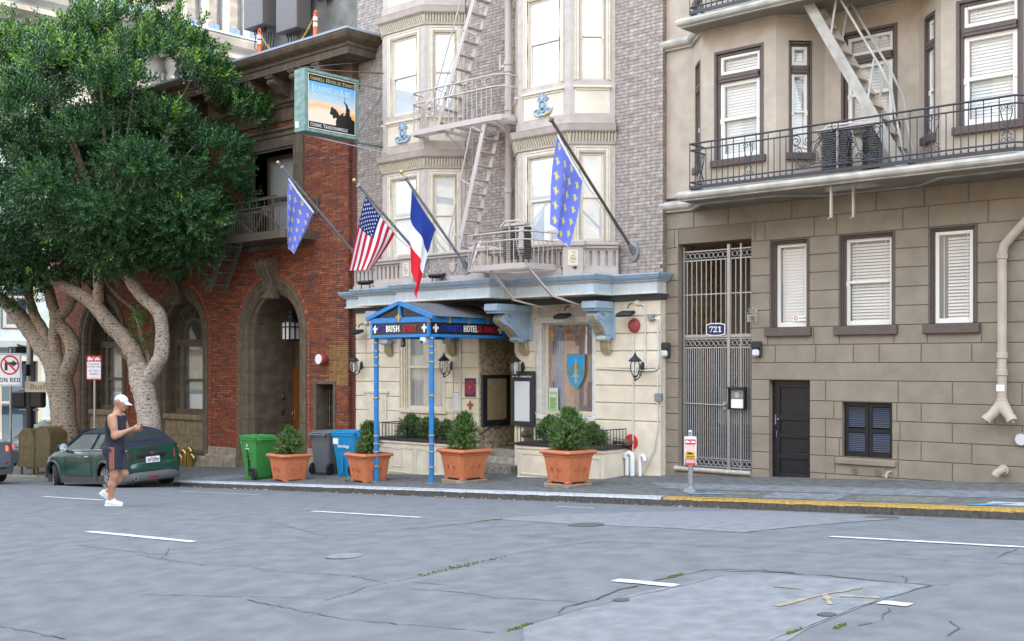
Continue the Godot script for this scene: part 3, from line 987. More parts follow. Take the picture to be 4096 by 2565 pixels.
		wf.arch(c,2.25,0.25,[Vector2(1.0,zg - 0.05),Vector2(1.0,zg + 0.06),Vector2(0.92,zg + 0.06),Vector2(0.92,zg),Vector2(0.86,zg),Vector2(0.86,zg - 0.05)],20)
		wf.arch(c,2.25,2.2,[Vector2(0.56,zg - 0.05),Vector2(0.56,zg + 0.03),Vector2(0.48,zg + 0.03),Vector2(0.48,zg - 0.05)],14)
		wf.box(c - 0.95,1.98,zg - 0.05,c + 0.95,2.18,zg + 0.07)
		for s in [-1,1]:
			wf.box(c + s*0.55 - 0.06,0.2,zg - 0.05,c + s*0.55 + 0.06,2.0,zg + 0.05)
			wf.box(c + s*0.4 - 0.02,2.65,zg - 0.04,c + s*0.4 + 0.02,2.72,zg)
			wf.bar(V(c + s*0.38,2.6,zg),V(c + s*0.68,2.95,zg),0.05,0.05)
			wf.box(c + s*0.9 - 0.05,0.1,zg - 0.05,c + s*0.9 + 0.05,2.0,zg + 0.05)
		wf.bar(V(c,2.72,zg),V(c,3.15,zg),0.05,0.05)
		wf.box(c - 0.92,0.05,zg - 0.06,c + 0.92,0.2,zg + 0.08)
		wf.box(c - 0.52,0.98,zg - 0.05,c + 0.52,1.06,zg + 0.04)
		var wm := part(o,"window",wf,M.brownstone)
		var sub := func(nm: String,g: B,mt: Material):
			var q := MeshInstance3D.new()
			q.name = nm; q.mesh = g.mesh(); q.material_override = mt
			wm.add_child(q,true)
		var g := B.new(); g.box(c - 0.5,0.2,zg - 0.02,c + 0.5,1.0,zg - 0.016); sub.call("pane",g,M.glass)
		g = B.new(); g.box(c - 0.5,1.06,zg - 0.01,c + 0.5,2.0,zg - 0.006); sub.call("pane",g,M.glass)
		for s in [-1,1]:
			g = B.new(); g.box(c + s*0.74 - 0.13,0.2,zg - 0.02,c + s*0.74 + 0.13,2.0,zg - 0.016); sub.call("pane",g,M.glass)
		g = B.new(); g.wall(c - 0.86,c + 0.86,2.18,3.14,zg - 0.012,[])
		sub.call("pane",g,M.glass)
		g = B.new(); g.box(c - 0.5,0.75,zg - 0.12,c + 0.5,2.0,zg - 0.115); sub.call("roller_blind",g,M.curtain_tan)
		g = B.new(); g.box(c - 0.5,0.2,zg - 0.13,c + 0.3,0.62,zg - 0.125); sub.call("paper_notice",g,M.paper_grey)
		var cb := B.new()
		for k in 8: cb.quad(V(c - 0.86 + k*0.03,0.2,zg - 0.1 - 0.02*(k % 2)),V(c - 0.83 + k*0.03,0.2,zg - 0.1 - 0.02*((k + 1) % 2)),V(c - 0.84 + k*0.034,2.0,zg - 0.1 - 0.02*((k + 1) % 2)),V(c - 0.86 + k*0.034,2.0,zg - 0.1 - 0.02*(k % 2)))
		sub.call("curtain",cb,M.curtain_tan)
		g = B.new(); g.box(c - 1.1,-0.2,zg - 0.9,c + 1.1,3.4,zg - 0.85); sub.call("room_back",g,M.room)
		var sl := B.new()
		sl.cbox(c - 1.02,-0.1,RZ - 0.6,c + 1.02,0.06,RZ - 0.05,0.02)
		part(o,"sill",sl,M.tan_stone)
		var base_y := walk(c,0)
		for r in 3:
			for q in 3:
				var a := B.new()
				var xa := c - 1.0 + q*0.667 + (0.12 if r % 2 else 0.0)*(0 if q == 0 else 1)
				var xb := c - 1.0 + (q + 1)*0.667 + (0.12 if r % 2 else 0.0)*(0 if q == 2 else 1)
				var h := (-0.1 - base_y)/3.0
				a.cbox(xa + 0.003,base_y + r*h,RZ - 0.5,xb - 0.003,base_y + (r + 1)*h - 0.004,RZ - 0.12 + (0.1 if r == 0 else 0.0),0.006)
				part(o,"apron_stone",a,M.tan_stone)
	var c0: float = cs[0]
	var pc := B.new()
	var py := walk(c0,0) + 0.22
	pc.arch(c0,2.25,-1.6,[Vector2(1.0,RZ - 0.62),Vector2(1.0,-1.36)],20)
	part(o,"porch_vault",pc,M.brownstone)
	var pw := B.new()
	pw.box(c0 - 1.0,py - 0.6,-1.5,c0 + 1.0,3.4,-1.36)
	part(o,"porch_wall",pw,M.brownstone)
	for r in 9:
		for q in 3:
			var a := B.new()
			a.cbox(-1.36 + q*0.30 + 0.003,py + r*0.43 + 0.003,-0.012,-1.36 + (q + 1)*0.30 - 0.003,py + (r + 1)*0.43 - 0.003,0.012,0.004,Transform3D(Basis(V(0,0,1),V(0,1,0),V(-1,0,0)),V(c0 - 0.985,0,0)))
			if py + (r + 1)*0.43 < 2.3: part(o,"ashlar",a,M.brownstone)
			if q < 3 and py + (r + 1)*0.43 < 3.0:
				var e := B.new()
				e.cbox(c0 - 0.2 + q*0.4 + 0.003,py + r*0.43 + 0.003,-1.37,c0 - 0.2 + (q + 1)*0.4 - 0.003,py + (r + 1)*0.43 - 0.003,-1.345,0.004)
				part(o,"ashlar",e,M.brownstone)
	var fl := B.new()
	fl.box(c0 - 1.0,-2.0,-1.45,c0 + 1.0,py,RZ - 0.1)
	fl.box(c0 - 1.0,-2.0,RZ - 0.1,c0 + 1.0,py - 0.11,RZ + 0.1)
	mk("brick_floor",lin(0.20,0.05,0.03),0.8,{tex = "mottle",ts = 2.0})
	part(o,"porch_floor",fl,M.brick_floor)
	var dt := Transform3D(Basis(Vector3.UP,0.0),V(c0 - 0.86,py,-1.32))
	var db := B.new()
	db.box(-0.1,0,-0.03,0.56,2.3,0.03,dt)
	for s in [[0.0,0.16],[1.0,1.1],[2.1,2.3]]: db.cbox(-0.1,s[0],0.03,0.56,s[1],0.05,0.005,dt)
	for s in [[-0.1,0.02],[0.42,0.56]]: db.cbox(s[0],0,0.03,s[1],2.3,0.052,0.005,dt)
	for s in [[0.22,0.94],[1.16,2.04]]: db.cbox(0.07,s[0],0.03,0.37,s[1],0.042,0.01,dt)
	var dm := part(o,"door",db,M.orange_wood)
	var dh := B.new()
	dh.cbox(-0.06,0.95,0.05,-0.01,1.2,0.06,0.003,dt)
	dh.tube([dt*V(-0.035,1.12,0.06),dt*V(-0.035,1.13,0.11),dt*V(-0.035,0.98,0.11),dt*V(-0.035,0.97,0.06)],0.009)
	part(dm,"handle",dh,M.brass)
	for c in [-24.42,-28.80,-33.18]:
		var fr := Transform3D(Basis.IDENTITY,V(c,4.55,RZ))
		var s := B.new()
		surround(s,fr,1.62,2.38,[[0.47,0.34,-0.1,0.07],[0.34,0.14,-0.1,0.035],[0.14,0.06,-0.1,0.055],[0.06,0.0,-0.5,0.01]],false)
		s.cbox(-1.34,2.84,-0.1,1.34,2.92,0.13,0.02,fr)
		s.box(-0.87,0,-0.5,-0.81,2.38,0.0,fr); s.box(0.81,0,-0.5,0.87,2.38,0.0,fr); s.box(-0.87,2.38,-0.5,0.87,2.44,0.0,fr)
		part(o,"window_surround",s,M.brownstone)
		var sl := B.new()
		sl.cbox(-1.3,-0.14,-0.5,1.3,0.0,0.12,0.02,fr)
		part(o,"sill",sl,M.brownstone)
		window_in(o,fr*Transform3D(Basis.IDENTITY,V(0,0,-0.32)),1.6,2.36,{t = 0.11,z = -0.05,mid = 1.22,frame = M.iron_brown,curtain = M.curtain,room = M.room})
	var path := [Vector2(-37.5,RZ),Vector2(-21.30,RZ),Vector2(-21.30,-0.02)]
	var fz := B.new()
	fz.sweep(path,[Vector2(-0.02,7.62),Vector2(0.04,7.64),Vector2(0.04,7.95),Vector2(0.09,7.98),Vector2(0.10,8.02),Vector2(0.16,8.1),Vector2(0.16,8.16),Vector2(0.12,8.18),Vector2(0.12,8.62),Vector2(0.16,8.64)])
	part(o,"frieze",fz,M.brown_cornice)
	var eg := B.new()
	for i in 118: eg.ball(V(-36.9 + i*0.132,8.09,RZ + 0.155),V(0.05,0.06,0.035),6)
	var eggs := part(o,"egg_moulding",eg,M.brown_cornice)
	eggs.set_meta("kind","stuff")
	var cn := B.new()
	cn.sweep(path,[Vector2(0.16,8.62),Vector2(0.72,8.63),Vector2(0.72,8.66),Vector2(0.74,8.78),Vector2(0.78,8.8),Vector2(0.80,8.85),Vector2(0.78,8.88),Vector2(0.86,8.92),Vector2(0.92,8.96),Vector2(0.97,9.04),Vector2(0.98,9.09),Vector2(0.98,9.1)])
	part(o,"cornice",cn,M.brown_cornice)
	var rp := B.new()
	for i in 420: rp.ball(V(-36.9 + i*0.039,8.855,RZ + 0.80),V(0.016,0.026,0.02),4,Basis(V(0,0,1),0.5))
	part(o,"rope_moulding",rp,M.brown_cornice).set_meta("kind","stuff")
	var gt := B.new()
	gt.sweep(path,[Vector2(0.95,9.085),Vector2(1.0,9.09),Vector2(1.0,9.14),Vector2(0.2,9.15),Vector2(-3.0,9.13)])
	part(o,"roof_edge",gt,M.far_roof)
	for i in 17:
		var cx := -21.85 - i*0.92
		var br := B.new()
		var t := Transform3D(Basis(V(0,0,-1),V(0,1,0),V(1,0,0)),V(cx,0,RZ + 0.1))
		var sd := PackedVector2Array()
		for q in [[0.0,8.60],[-0.58,8.60],[-0.58,8.56],[-0.54,8.53],[-0.56,8.47],[-0.5,8.41],[-0.42,8.42],[-0.36,8.38],[-0.3,8.28],[-0.22,8.22],[-0.14,8.2],[-0.1,8.17],[0.0,8.17]]: sd.append(Vector2(q[0],q[1]))
		br.prism(sd,0.24,t*Transform3D(Basis.IDENTITY,V(0,0,-0.12)))
		for k in 5: br.tube([V(cx - 0.09 + k*0.045,8.44,RZ + 0.655),V(cx - 0.09 + k*0.045,8.36,RZ + 0.5),V(cx - 0.09 + k*0.045,8.24,RZ + 0.36)],0.016,5)
		for s in [-1.0,1.0]: br.lathe([Vector2(0.001,0.012),Vector2(0.06,0.01),Vector2(0.06,0.0)],10,Transform3D(Basis(V(0,0,1),-s*PI/2),V(cx + s*0.12,8.47,RZ + 0.6)))
		br.cbox(cx - 0.16,8.575,RZ,cx + 0.16,8.625,RZ + 0.7,0.01)
		part(o,"bracket",br,M.brown_cornice)
	var pn := thing("plant_house","grey rendered set-back wall on the brick block's roof","building",V(-24,9.1,-4))
	mk("grey_render",lin(0.25,0.235,0.205),0.85,{tex = "stain",ts = 0.35,nrm = "lumpy",ns = 0.1})
	var pb := B.new()
	pb.box(-26.9,8.9,-14,-21.3,19,-1.3)
	part(pn,"wall",pb,M.grey_render)
	var pb2 := B.new()
	pb2.box(-27.1,8.9,-14,-26.9,10.9,-1.28)
	part(pn,"parapet",pb2,M.grey_render)

func window_in(o: Node3D,fr: Transform3D,w: float,h: float,k: Dictionary) -> Node3D:
	var t: float = k.get("t",0.05)
	var z: float = k.get("z",-0.1)
	var f := B.new()
	var mid: float = k.get("mid",0.0)
	f.cbox(-w/2,0,z - 0.05,-w/2 + t,h,z,0.006,fr)
	f.cbox(w/2 - t,0,z - 0.05,w/2,h,z,0.006,fr)
	f.cbox(-w/2 + t,0,z - 0.05,w/2 - t,t*1.4,z - 0.001,0.006,fr)
	f.cbox(-w/2 + t,h - t,z - 0.05,w/2 - t,h,z - 0.001,0.006,fr)
	if mid > 0.0:
		f.cbox(-w/2 + t,mid - t*0.4,z - 0.05,w/2 - t,mid + t*0.4,z + 0.012,0.006,fr)
		f.cbox(-w/2 - 0.004,mid - 0.07,z - 0.03,-w/2 + t*0.7,mid + 0.02,z + 0.014,0.006,fr)
		f.cbox(w/2 - t*0.7,mid - 0.07,z - 0.03,w/2 + 0.004,mid + 0.02,z + 0.014,0.006,fr)
	var m := part(o,k.get("name","window"),f,k.get("frame",M.sash_white),true)
	var loc := func(b: B,mt: Material,nm: String):
		var i := MeshInstance3D.new()
		i.name = nm
		i.mesh = b.mesh()
		i.material_override = mt
		m.add_child(i,true)
	var g := B.new()
	if mid > 0.0:
		g.box(-w/2 + t,t,z - 0.03,w/2 - t,mid - t*0.4,z - 0.026,fr)
		loc.call(g,k.get("glass",M.glass),"pane")
		g = B.new()
		g.box(-w/2 + t,mid + t*0.4,z - 0.02,w/2 - t,h - t,z - 0.016,fr)
		loc.call(g,k.get("glass",M.glass),"pane")
	else:
		g.box(-w/2 + t,t,z - 0.03,w/2 - t,h - t,z - 0.026,fr)
		loc.call(g,k.get("glass",M.glass),"pane")
	if k.has("slats"):
		var pitch: float = k.slats
		var n := int((h - t*2)/pitch)
		var sb := B.new()
		var ca := deg_to_rad(k.get("tilt",55.0))
		sb.box(-w/2 + t + k.get("gap",0.01),-pitch*0.52,-0.0015,w/2 - t - 0.01,pitch*0.52,0.0015)
		var sm := sb.mesh()
		for i in n:
			var s := MeshInstance3D.new()
			s.name = "slat"
			s.mesh = sm
			s.material_override = M.blind
			m.add_child(s,true)
			var tl: float = ca + rng.randf_range(-0.05,0.05)
			s.transform = fr*Transform3D(Basis(Vector3.RIGHT,-(PI/2 - tl))*Basis(V(0,0,1),rng.randf_range(-0.004,0.004)),V(0,t + pitch*(i + 0.6),z - 0.085))
		var cd := B.new()
		for q in [-0.3,0.32]: cd.box(w*q - 0.004,t,z - 0.06,w*q + 0.004,h - t,z - 0.056,fr)
		loc.call(cd,M.blind,"blind_cord")
		var bk := B.new()
		bk.box(-w/2,0,z - 0.3,w/2,h,z - 0.25,fr)
		loc.call(bk,M.room if k.get("tilt",55.0) < 65 else M.curtain,"room_back")
	elif k.has("curtain"):
		var c := B.new()
		var gap: float = k.get("open",0.0)
		var n := 36
		for i in n:
			var xa := -w/2 + w*i/n
			var xb := -w/2 + w*(i + 1)/n
			if gap > 0.0 and xa > k.get("open_at",0.0) - gap and xb < k.get("open_at",0.0) + gap: continue
			c.quad(fr*V(xa,0,z - 0.12 + 0.025*sin(i*1.9)),fr*V(xb,0,z - 0.12 + 0.025*sin((i + 1)*1.9)),fr*V(xb,h,z - 0.12 + 0.02*sin((i + 1)*1.9)),fr*V(xa,h,z - 0.12 + 0.02*sin(i*1.9)))
		loc.call(c,k.curtain,"curtain")
	if not k.has("slats"):
		var rb := B.new()
		rb.box(-w/2 - 0.3,-0.2,z - 1.0,w/2 + 0.3,h + 0.2,z - 0.95,fr)
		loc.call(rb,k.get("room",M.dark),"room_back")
	return m

func surround(b: B,fr: Transform3D,w: float,h: float,steps: Array,foot := true) -> void:
	for s in steps:
		var a: float = s[0]
		var c: float = s[1]
		b.cbox(-w/2 - a,-(a if foot else 0.0),s[2],-w/2 - c,h + a,s[3],0.006,fr)
		b.cbox(w/2 + c,-(a if foot else 0.0),s[2],w/2 + a,h + a,s[3],0.006,fr)
		b.cbox(-w/2 - c,h + c,s[2],w/2 + c,h + a,s[3] - 0.001,0.006,fr)
		if foot: b.cbox(-w/2 - c,-a,s[2],w/2 + c,-c,s[3] - 0.001,0.006,fr)

func apartments() -> void:
	var o := thing("apartment_house","taupe and beige apartment house with bays, balconies and a steel entrance gate","building",V(-6,-0.3,-0.12))
	var zw := -0.12
	var L := -12.5
	var Rr := 14.0
	var win := [[-10.26,-9.50,2.13,3.645],[-8.96,-7.98,2.13,3.645],[-7.43,-6.665,2.13,3.645],[-4.9,-4.0,2.13,3.645],[-3.0,-2.0,2.13,3.645]]
	var holes := win.map(func(q): return {x0 = q[0],x1 = q[1],y0 = q[2],y1 = q[3]})
	holes.append({x0 = -12.173,x1 = -10.626,y0 = -0.66,y1 = 3.716})
	holes.append({x0 = -10.27,x1 = -9.49,y0 = -0.52,y1 = 1.21})
	holes.append({x0 = -8.9,x1 = -8.03,y0 = -0.05,y1 = 0.857})
	var b := B.new()
	b.wall(L,Rr,-0.8,4.6,zw - 0.014,holes)
	part(o,"wall",b,M.taupe_joint)
	for h in holes:
		var rv := B.new()
		var dp := 0.3 if h.x1 - h.x0 < 1.2 else 0.45
		rv.quad(V(h.x0,h.y0,zw),V(h.x0,h.y0,zw - dp),V(h.x0,h.y1,zw - dp),V(h.x0,h.y1,zw))
		rv.quad(V(h.x1,h.y0,zw - dp),V(h.x1,h.y0,zw),V(h.x1,h.y1,zw),V(h.x1,h.y1,zw - dp))
		rv.quad(V(h.x0,h.y1,zw - dp),V(h.x1,h.y1,zw - dp),V(h.x1,h.y1,zw),V(h.x0,h.y1,zw))
		rv.quad(V(h.x0,h.y0,zw),V(h.x1,h.y0,zw),V(h.x1,h.y0,zw - dp),V(h.x0,h.y0,zw - dp))
		part(o,"reveal",rv,M.taupe)
	var ys := [-0.75,-0.36,-0.06,0.25,0.56,0.862,1.211,1.51,1.815,2.121,2.43,2.735,3.045,3.35,3.655,3.998,4.31,4.6]
	var joints := {0: [-10.0,-9.2,-7.95,-7.35,-6.0],1: [-9.03,-7.93,-7.05,-5.9],2: [-9.2,-8.95,-7.93,-7.55,-6.75,-5.9],3: [-9.2,-8.7,-7.9,-7.05,-6.0],4: [-9.05,-7.95,-7.55,-6.4],5: [-9.2,-7.93,-7.05,-6.0],7: [-10.15,-9.38,-8.7,-8.25,-7.55,-6.75],8: [-10.3,-9.42,-8.95,-8.0,-7.45,-6.6],14: [-12.26,-10.55,-10.35,-9.41,-9.0,-7.85,-7.43,-6.5],15: [-11.83,-11.1,-9.83,-9.1,-8.3,-7.5,-6.8,-5.9]}
	for r in ys.size() - 1:
		var cuts := [L + 0.015,Rr]
		for q in joints.get(r,[]): cuts.append(q)
		for q in [-4.8,-3.6,-2.2,-1.0,1.5,4,7,10]: cuts.append(q + 0.3*(r % 2))
		cuts.sort()
		for i in cuts.size() - 1:
			var segs := [[cuts[i] + 0.007,cuts[i + 1] - 0.007]]
			for h in holes:
				if h.y1 < ys[r] + 0.06 or h.y0 > ys[r + 1] - 0.06: continue
				var ns := []
				for s in segs:
					if h.x1 <= s[0] or h.x0 >= s[1]: ns.append(s)
					else:
						if h.x0 - s[0] > 0.03: ns.append([s[0],h.x0])
						if s[1] - h.x1 > 0.03: ns.append([h.x1,s[1]])
				segs = ns
			for s in segs:
				var y0: float = ys[r] + 0.007
				var y1: float = ys[r + 1] - 0.007
				for h in holes:   # a hole's head or foot inside the course
					if s[0] < h.x1 - 0.01 and s[1] > h.x0 + 0.01:
						if h.y1 > y0 and h.y1 < y1: y0 = maxf(y0,h.y1)
						if h.y0 > y0 and h.y0 < y1: y1 = minf(y1,h.y0)
				var e := B.new()
				e.cbox(s[0],y0,zw - 0.012,s[1],y1,zw,0.005)
				part(o,"stone_block",e,M.taupe)
	var body := B.new()
	body.box(L + 0.01,-0.8,-14,Rr,17,-1.6)
	body.box(L + 0.012,-0.8,-1.6,L + 0.2,17,-0.5)
	part(o,"core",body,M.taupe_joint)
	for i in win.size():
		var q: Array = win[i]
		var w: float = q[1] - q[0]
		var h: float = q[3] - q[2]
		var fr := Transform3D(Basis.IDENTITY,V((q[0] + q[1])/2,q[2],zw))
		var s := B.new()
		surround(s,fr,w - 0.17,h - 0.07,[[0.085,0.05,-0.12,0.012],[0.05,0.025,-0.14,-0.02],[0.025,0.0,-0.16,-0.05]],false)
		part(o,"window_surround",s,M.brown_trim)
		var sl := B.new()
		sl.cbox(-w/2 - 0.075,-0.16,-0.1,w/2 + 0.05,-0.008,0.07,0.01,fr)
		part(o,"sill",sl,M.brown_trim)
		window_in(o,fr*Transform3D(Basis.IDENTITY,V(0,0.0,0)),w - 0.17,h - 0.07,{t = 0.055,z = -0.11 if i != 2 else -0.06,mid = 0.72 if i == 1 else 0.0,slats = 0.052,tilt = 68.0 if i == 0 else 48.0,gap = 0.12 if i == 2 else 0.01})
	var vt := B.new()
	var vf := Transform3D(Basis.IDENTITY,V(-8.465,-0.05,zw - 0.1))
	for s in [-1,1]:
		vt.cbox(s*0.215 - 0.21,0.0,0,s*0.215 - 0.15,0.9,0.03,0.004,vf)
		vt.cbox(s*0.215 + 0.15,0.0,0,s*0.215 + 0.21,0.9,0.03,0.004,vf)
		for y in [[0.0,0.09],[0.40,0.47],[0.83,0.9]]: vt.cbox(s*0.215 - 0.15,y[0],0,s*0.215 + 0.15,y[1],0.028,0.004,vf)
	var vm := part(o,"shutter",vt,M.door_black)
	var ls := B.new()
	ls.box(-0.15,-0.014,-0.002,0.15,0.014,0.002)
	var lm := ls.mesh()
	for s in [-1,1]:
		for i in 24:
			if i == 11 or i == 12: continue
			var q := part(vm,"louvre",lm,M.louvre)
			q.transform = vf*Transform3D(Basis(Vector3.RIGHT,-0.7),V(s*0.215,0.108 + i*0.0305,0.012))
	var ss := B.new()
	ss.cbox(-9.01,-0.175,zw - 0.05,-7.96,-0.085,zw + 0.05,0.008)
	part(o,"sill",ss,M.taupe)
	var df := Transform3D(Basis.IDENTITY,V(-9.88,-0.52,zw - 0.14))
	var d := B.new()
	d.box(-0.39,0,-0.05,0.39,1.73,0)
	d.cbox(-0.39,0.0,0,-0.3,1.73,0.05,0.006,df*Transform3D(Basis.IDENTITY,V(0,0,0)))
	var dd := B.new()
	dd.box(-0.39,0,-0.05,0.39,1.73,0,df)
	for s in [[-0.39,-0.25],[0.3,0.39]]: dd.cbox(s[0],0,0,s[1],1.73,0.03,0.006,df)
	for y in [[0.0,0.09],[0.36,0.45],[0.72,0.8],[1.03,1.12],[1.6,1.73]]: dd.cbox(-0.25,y[0],0,0.3,y[1],0.029,0.006,df)
	var dm := part(o,"door",dd,M.door_black)
	var hd := B.new()
	hd.cbox(-0.34,0.95,0.03,-0.315,1.12,0.036,0.002,df)
	hd.tube([df*V(-0.29,0.72,0.03),df*V(-0.29,0.73,0.06),df*V(-0.29,0.83,0.06),df*V(-0.29,0.84,0.03)],0.006)
	hd.ball(df*V(-0.27,1.04,0.045),V(0.018,0.018,0.02),8)
	part(dm,"handle",hd,M.steel_dull)
	var en := B.new()
	en.quad(V(-12.17,-0.6,zw - 0.45),V(-12.17,-0.6,-2.6),V(-12.17,3.8,-2.6),V(-12.17,3.8,zw - 0.45))
	en.quad(V(-10.63,-0.6,-2.6),V(-10.63,-0.6,zw - 0.45),V(-10.63,3.8,zw - 0.45),V(-10.63,3.8,-2.6))
	en.quad(V(-12.17,-0.6,-2.6),V(-10.63,-0.6,-2.6),V(-10.63,3.8,-2.6),V(-12.17,3.8,-2.6))
	en.quad(V(-12.17,3.72,-2.6),V(-10.63,3.72,-2.6),V(-10.63,3.72,zw - 0.45),V(-12.17,3.72,zw - 0.45))
	mk("entry_wall",lin(0.40,0.28,0.15),0.5,{tex = "vein",ts = 0.5})
	part(o,"entrance_wall",en,M.entry_wall)
	for i in 9:
		var st := B.new()
		st.cbox(-12.16,-0.6,-2.6 + i*0.02,-10.64,-0.42 + i*0.17,-0.62 - i*0.22,0.01)
		part(o,"step",st,M.pavement)
	var hr := B.new()
	hr.tube([V(-11.9,0.35,-0.7),V(-11.75,1.95,-2.4)],0.022)
	for i in 3: hr.tube([V(-11.9 + i*0.05,-0.3 + i*0.4,-0.75 - i*0.6),V(-11.9 + i*0.05,0.4 + i*0.55,-0.75 - i*0.6)],0.014)
	part(o,"handrail",hr,M.iron_black)
	var thr := B.new()
	thr.cbox(-12.2,-0.75,zw - 0.42,-10.6,-0.50,zw + 0.0,0.012)
	part(o,"doorstep",thr,M.base_stone)
	var th2 := B.new()
	th2.tube([V(-12.24,-0.455,zw + 0.02),V(-10.627,-0.455,zw + 0.02)],0.045,8)
	th2.box(-12.17,-0.5,zw - 0.42,-10.63,-0.43,zw + 0.01)
	part(o,"doorstep_nosing",th2,M.marble_step)
	var zb := 0.47
	var b1 := [Vector2(L - 0.02,zw),Vector2(-11.84,zw),Vector2(-11.25,zb),Vector2(-9.806,zb),Vector2(-9.216,zw),Vector2(-7.58,zw),Vector2(-6.99,zb),Vector2(-5.55,zb),Vector2(-4.96,zw),Vector2(-3.3,zw),Vector2(-2.7,zb),Vector2(-1.3,zb),Vector2(-0.7,zw),Vector2(Rr,zw)]
	for lv in [[4.31,4.53],[7.33,7.55],[10.36,10.58]]:
		var bt := B.new()
		var y0: float = lv[0]
		bt.sweep(b1,[Vector2(0.0,y0),Vector2(0.06,y0 + 0.01),Vector2(0.06,y0 + 0.045),Vector2(0.09,y0 + 0.05),Vector2(0.12,y0 + 0.08),Vector2(0.135,y0 + 0.13),Vector2(0.12,y0 + 0.18),Vector2(0.06,y0 + 0.21),Vector2(0.0,y0 + 0.22)])
		part(o,"belt_course",bt,M.stucco_pale)
	var segs := [[0,1],[1,2],[2,3],[3,4],[4,5],[5,6],[6,7],[7,8],[8,9],[9,10],[10,11],[11,12],[12,13]]
	for s in segs:
		var p: Vector2 = b1[s[0]]
		var q: Vector2 = b1[s[1]]
		if s[0] == 0: p.x = L
		var ln := p.distance_to(q)
		var dr := (q - p).normalized()
		var fr := Transform3D(Basis(V(dr.x,0,dr.y),Vector3.UP,V(-dr.y,0,dr.x)),V((p.x + q.x)/2,0,(p.y + q.y)/2))
		var kind := ""
		var w := 0.0
		var ofs := 0.0
		match s[0]:
			1,3,5,7,9,11: kind = "narrow"; w = 0.40
			2,6,10: kind = "wide"; w = 0.98
			4,8: kind = "flat"; w = 0.98; ofs = -0.03 if s[0] == 4 else 0.0
		var hl := []
		for f in 3:
			var y := f*3.03
			if kind == "flat": hl.append({x0 = ofs - w/2,x1 = ofs + w/2,y0 = 5.41 + y,y1 = 7.0 + y})
			elif kind: hl.append({x0 = ofs - w/2,x1 = ofs + w/2,y0 = 5.06 + y,y1 = 6.95 + y})
		var wb := B.new()
		wb.wall(-ln/2,ln/2,4.31,14.0,0.0,hl,fr)
		for h in hl:
			wb.quad(fr*V(h.x0,h.y0,0),fr*V(h.x0,h.y0,-0.2),fr*V(h.x0,h.y1,-0.2),fr*V(h.x0,h.y1,0))
			wb.quad(fr*V(h.x1,h.y0,-0.2),fr*V(h.x1,h.y0,0),fr*V(h.x1,h.y1,0),fr*V(h.x1,h.y1,-0.2))
			wb.quad(fr*V(h.x0,h.y1,-0.2),fr*V(h.x1,h.y1,-0.2),fr*V(h.x1,h.y1,0),fr*V(h.x0,h.y1,0))
		part(o,"upper_wall",wb,M.stucco)
		for f in hl.size():
			if f > 1: break
			var h: Dictionary = hl[f]
			var wf := fr*Transform3D(Basis.IDENTITY,V(ofs,h.y0,0))
			var hh: float = h.y1 - h.y0
			var sr := B.new()
			var iw := w - (0.13 if kind == "narrow" else 0.2)
			surround(sr,wf,iw,hh - 0.09,[[(w - iw)/2,(w - iw)/4,-0.12,0.014],[(w - iw)/4,0.0,-0.14,-0.03]],false)
			var rl := 1.34 if kind != "flat" else 1.05
			sr.cbox(-iw/2,rl,-0.13,iw/2,rl + 0.13,0.012,0.008,wf)
			sr.cbox(-iw/2,rl + 0.05,-0.13,iw/2,rl + 0.09,0.024,0.006,wf)
			part(o,"window_surround",sr,M.brown_trim)
			var sl := B.new()
			sl.cbox(-w/2 - 0.05,-0.13,-0.12,w/2 + 0.05,-0.006,0.07,0.01,wf)
			part(o,"sill",sl,M.brown_trim)
			window_in(o,wf,iw,rl,{t = 0.05 if kind == "narrow" else 0.07,z = -0.05,mid = rl*0.52,slats = 0.05,tilt = 68.0})
			window_in(o,wf*Transform3D(Basis.IDENTITY,V(0,rl + 0.13,0)),iw,hh - 0.09 - rl - 0.13,{t = 0.05,z = -0.05,slats = 0.05,tilt = 66.0})
	for lv in [4.33,7.36,10.4]:
		var sb := B.new()
		var path := [Vector2(-11.38,zw),Vector2(-11.38,0.9),Vector2(-5.62,0.9),Vector2(-4.75,0.1),Vector2(-4.75,zw)]
		var pr := [Vector2(0,lv),Vector2(0.04,lv + 0.005),Vector2(0.04,lv + 0.03),Vector2(0.07,lv + 0.035),Vector2(0.095,lv + 0.06),Vector2(0.105,lv + 0.1),Vector2(0.09,lv + 0.14),Vector2(0.04,lv + 0.17),Vector2(-0.1,lv + 0.18)]
		sb.sweep(path,pr)
		var sm := part(o,"balcony",sb,M.stucco_pale)
		var un := B.new()
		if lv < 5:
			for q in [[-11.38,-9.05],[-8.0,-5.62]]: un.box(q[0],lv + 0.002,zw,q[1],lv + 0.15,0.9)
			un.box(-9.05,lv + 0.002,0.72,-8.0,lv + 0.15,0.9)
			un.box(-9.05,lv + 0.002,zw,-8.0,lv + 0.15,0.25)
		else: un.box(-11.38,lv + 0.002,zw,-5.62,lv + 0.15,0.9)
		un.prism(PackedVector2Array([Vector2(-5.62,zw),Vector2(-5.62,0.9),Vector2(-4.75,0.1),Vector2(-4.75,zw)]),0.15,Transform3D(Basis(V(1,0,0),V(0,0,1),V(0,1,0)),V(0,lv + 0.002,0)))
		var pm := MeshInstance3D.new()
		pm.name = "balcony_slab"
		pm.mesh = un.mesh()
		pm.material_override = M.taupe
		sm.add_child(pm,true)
	for lv in [4.52,7.55]:
		railing(o,lv)

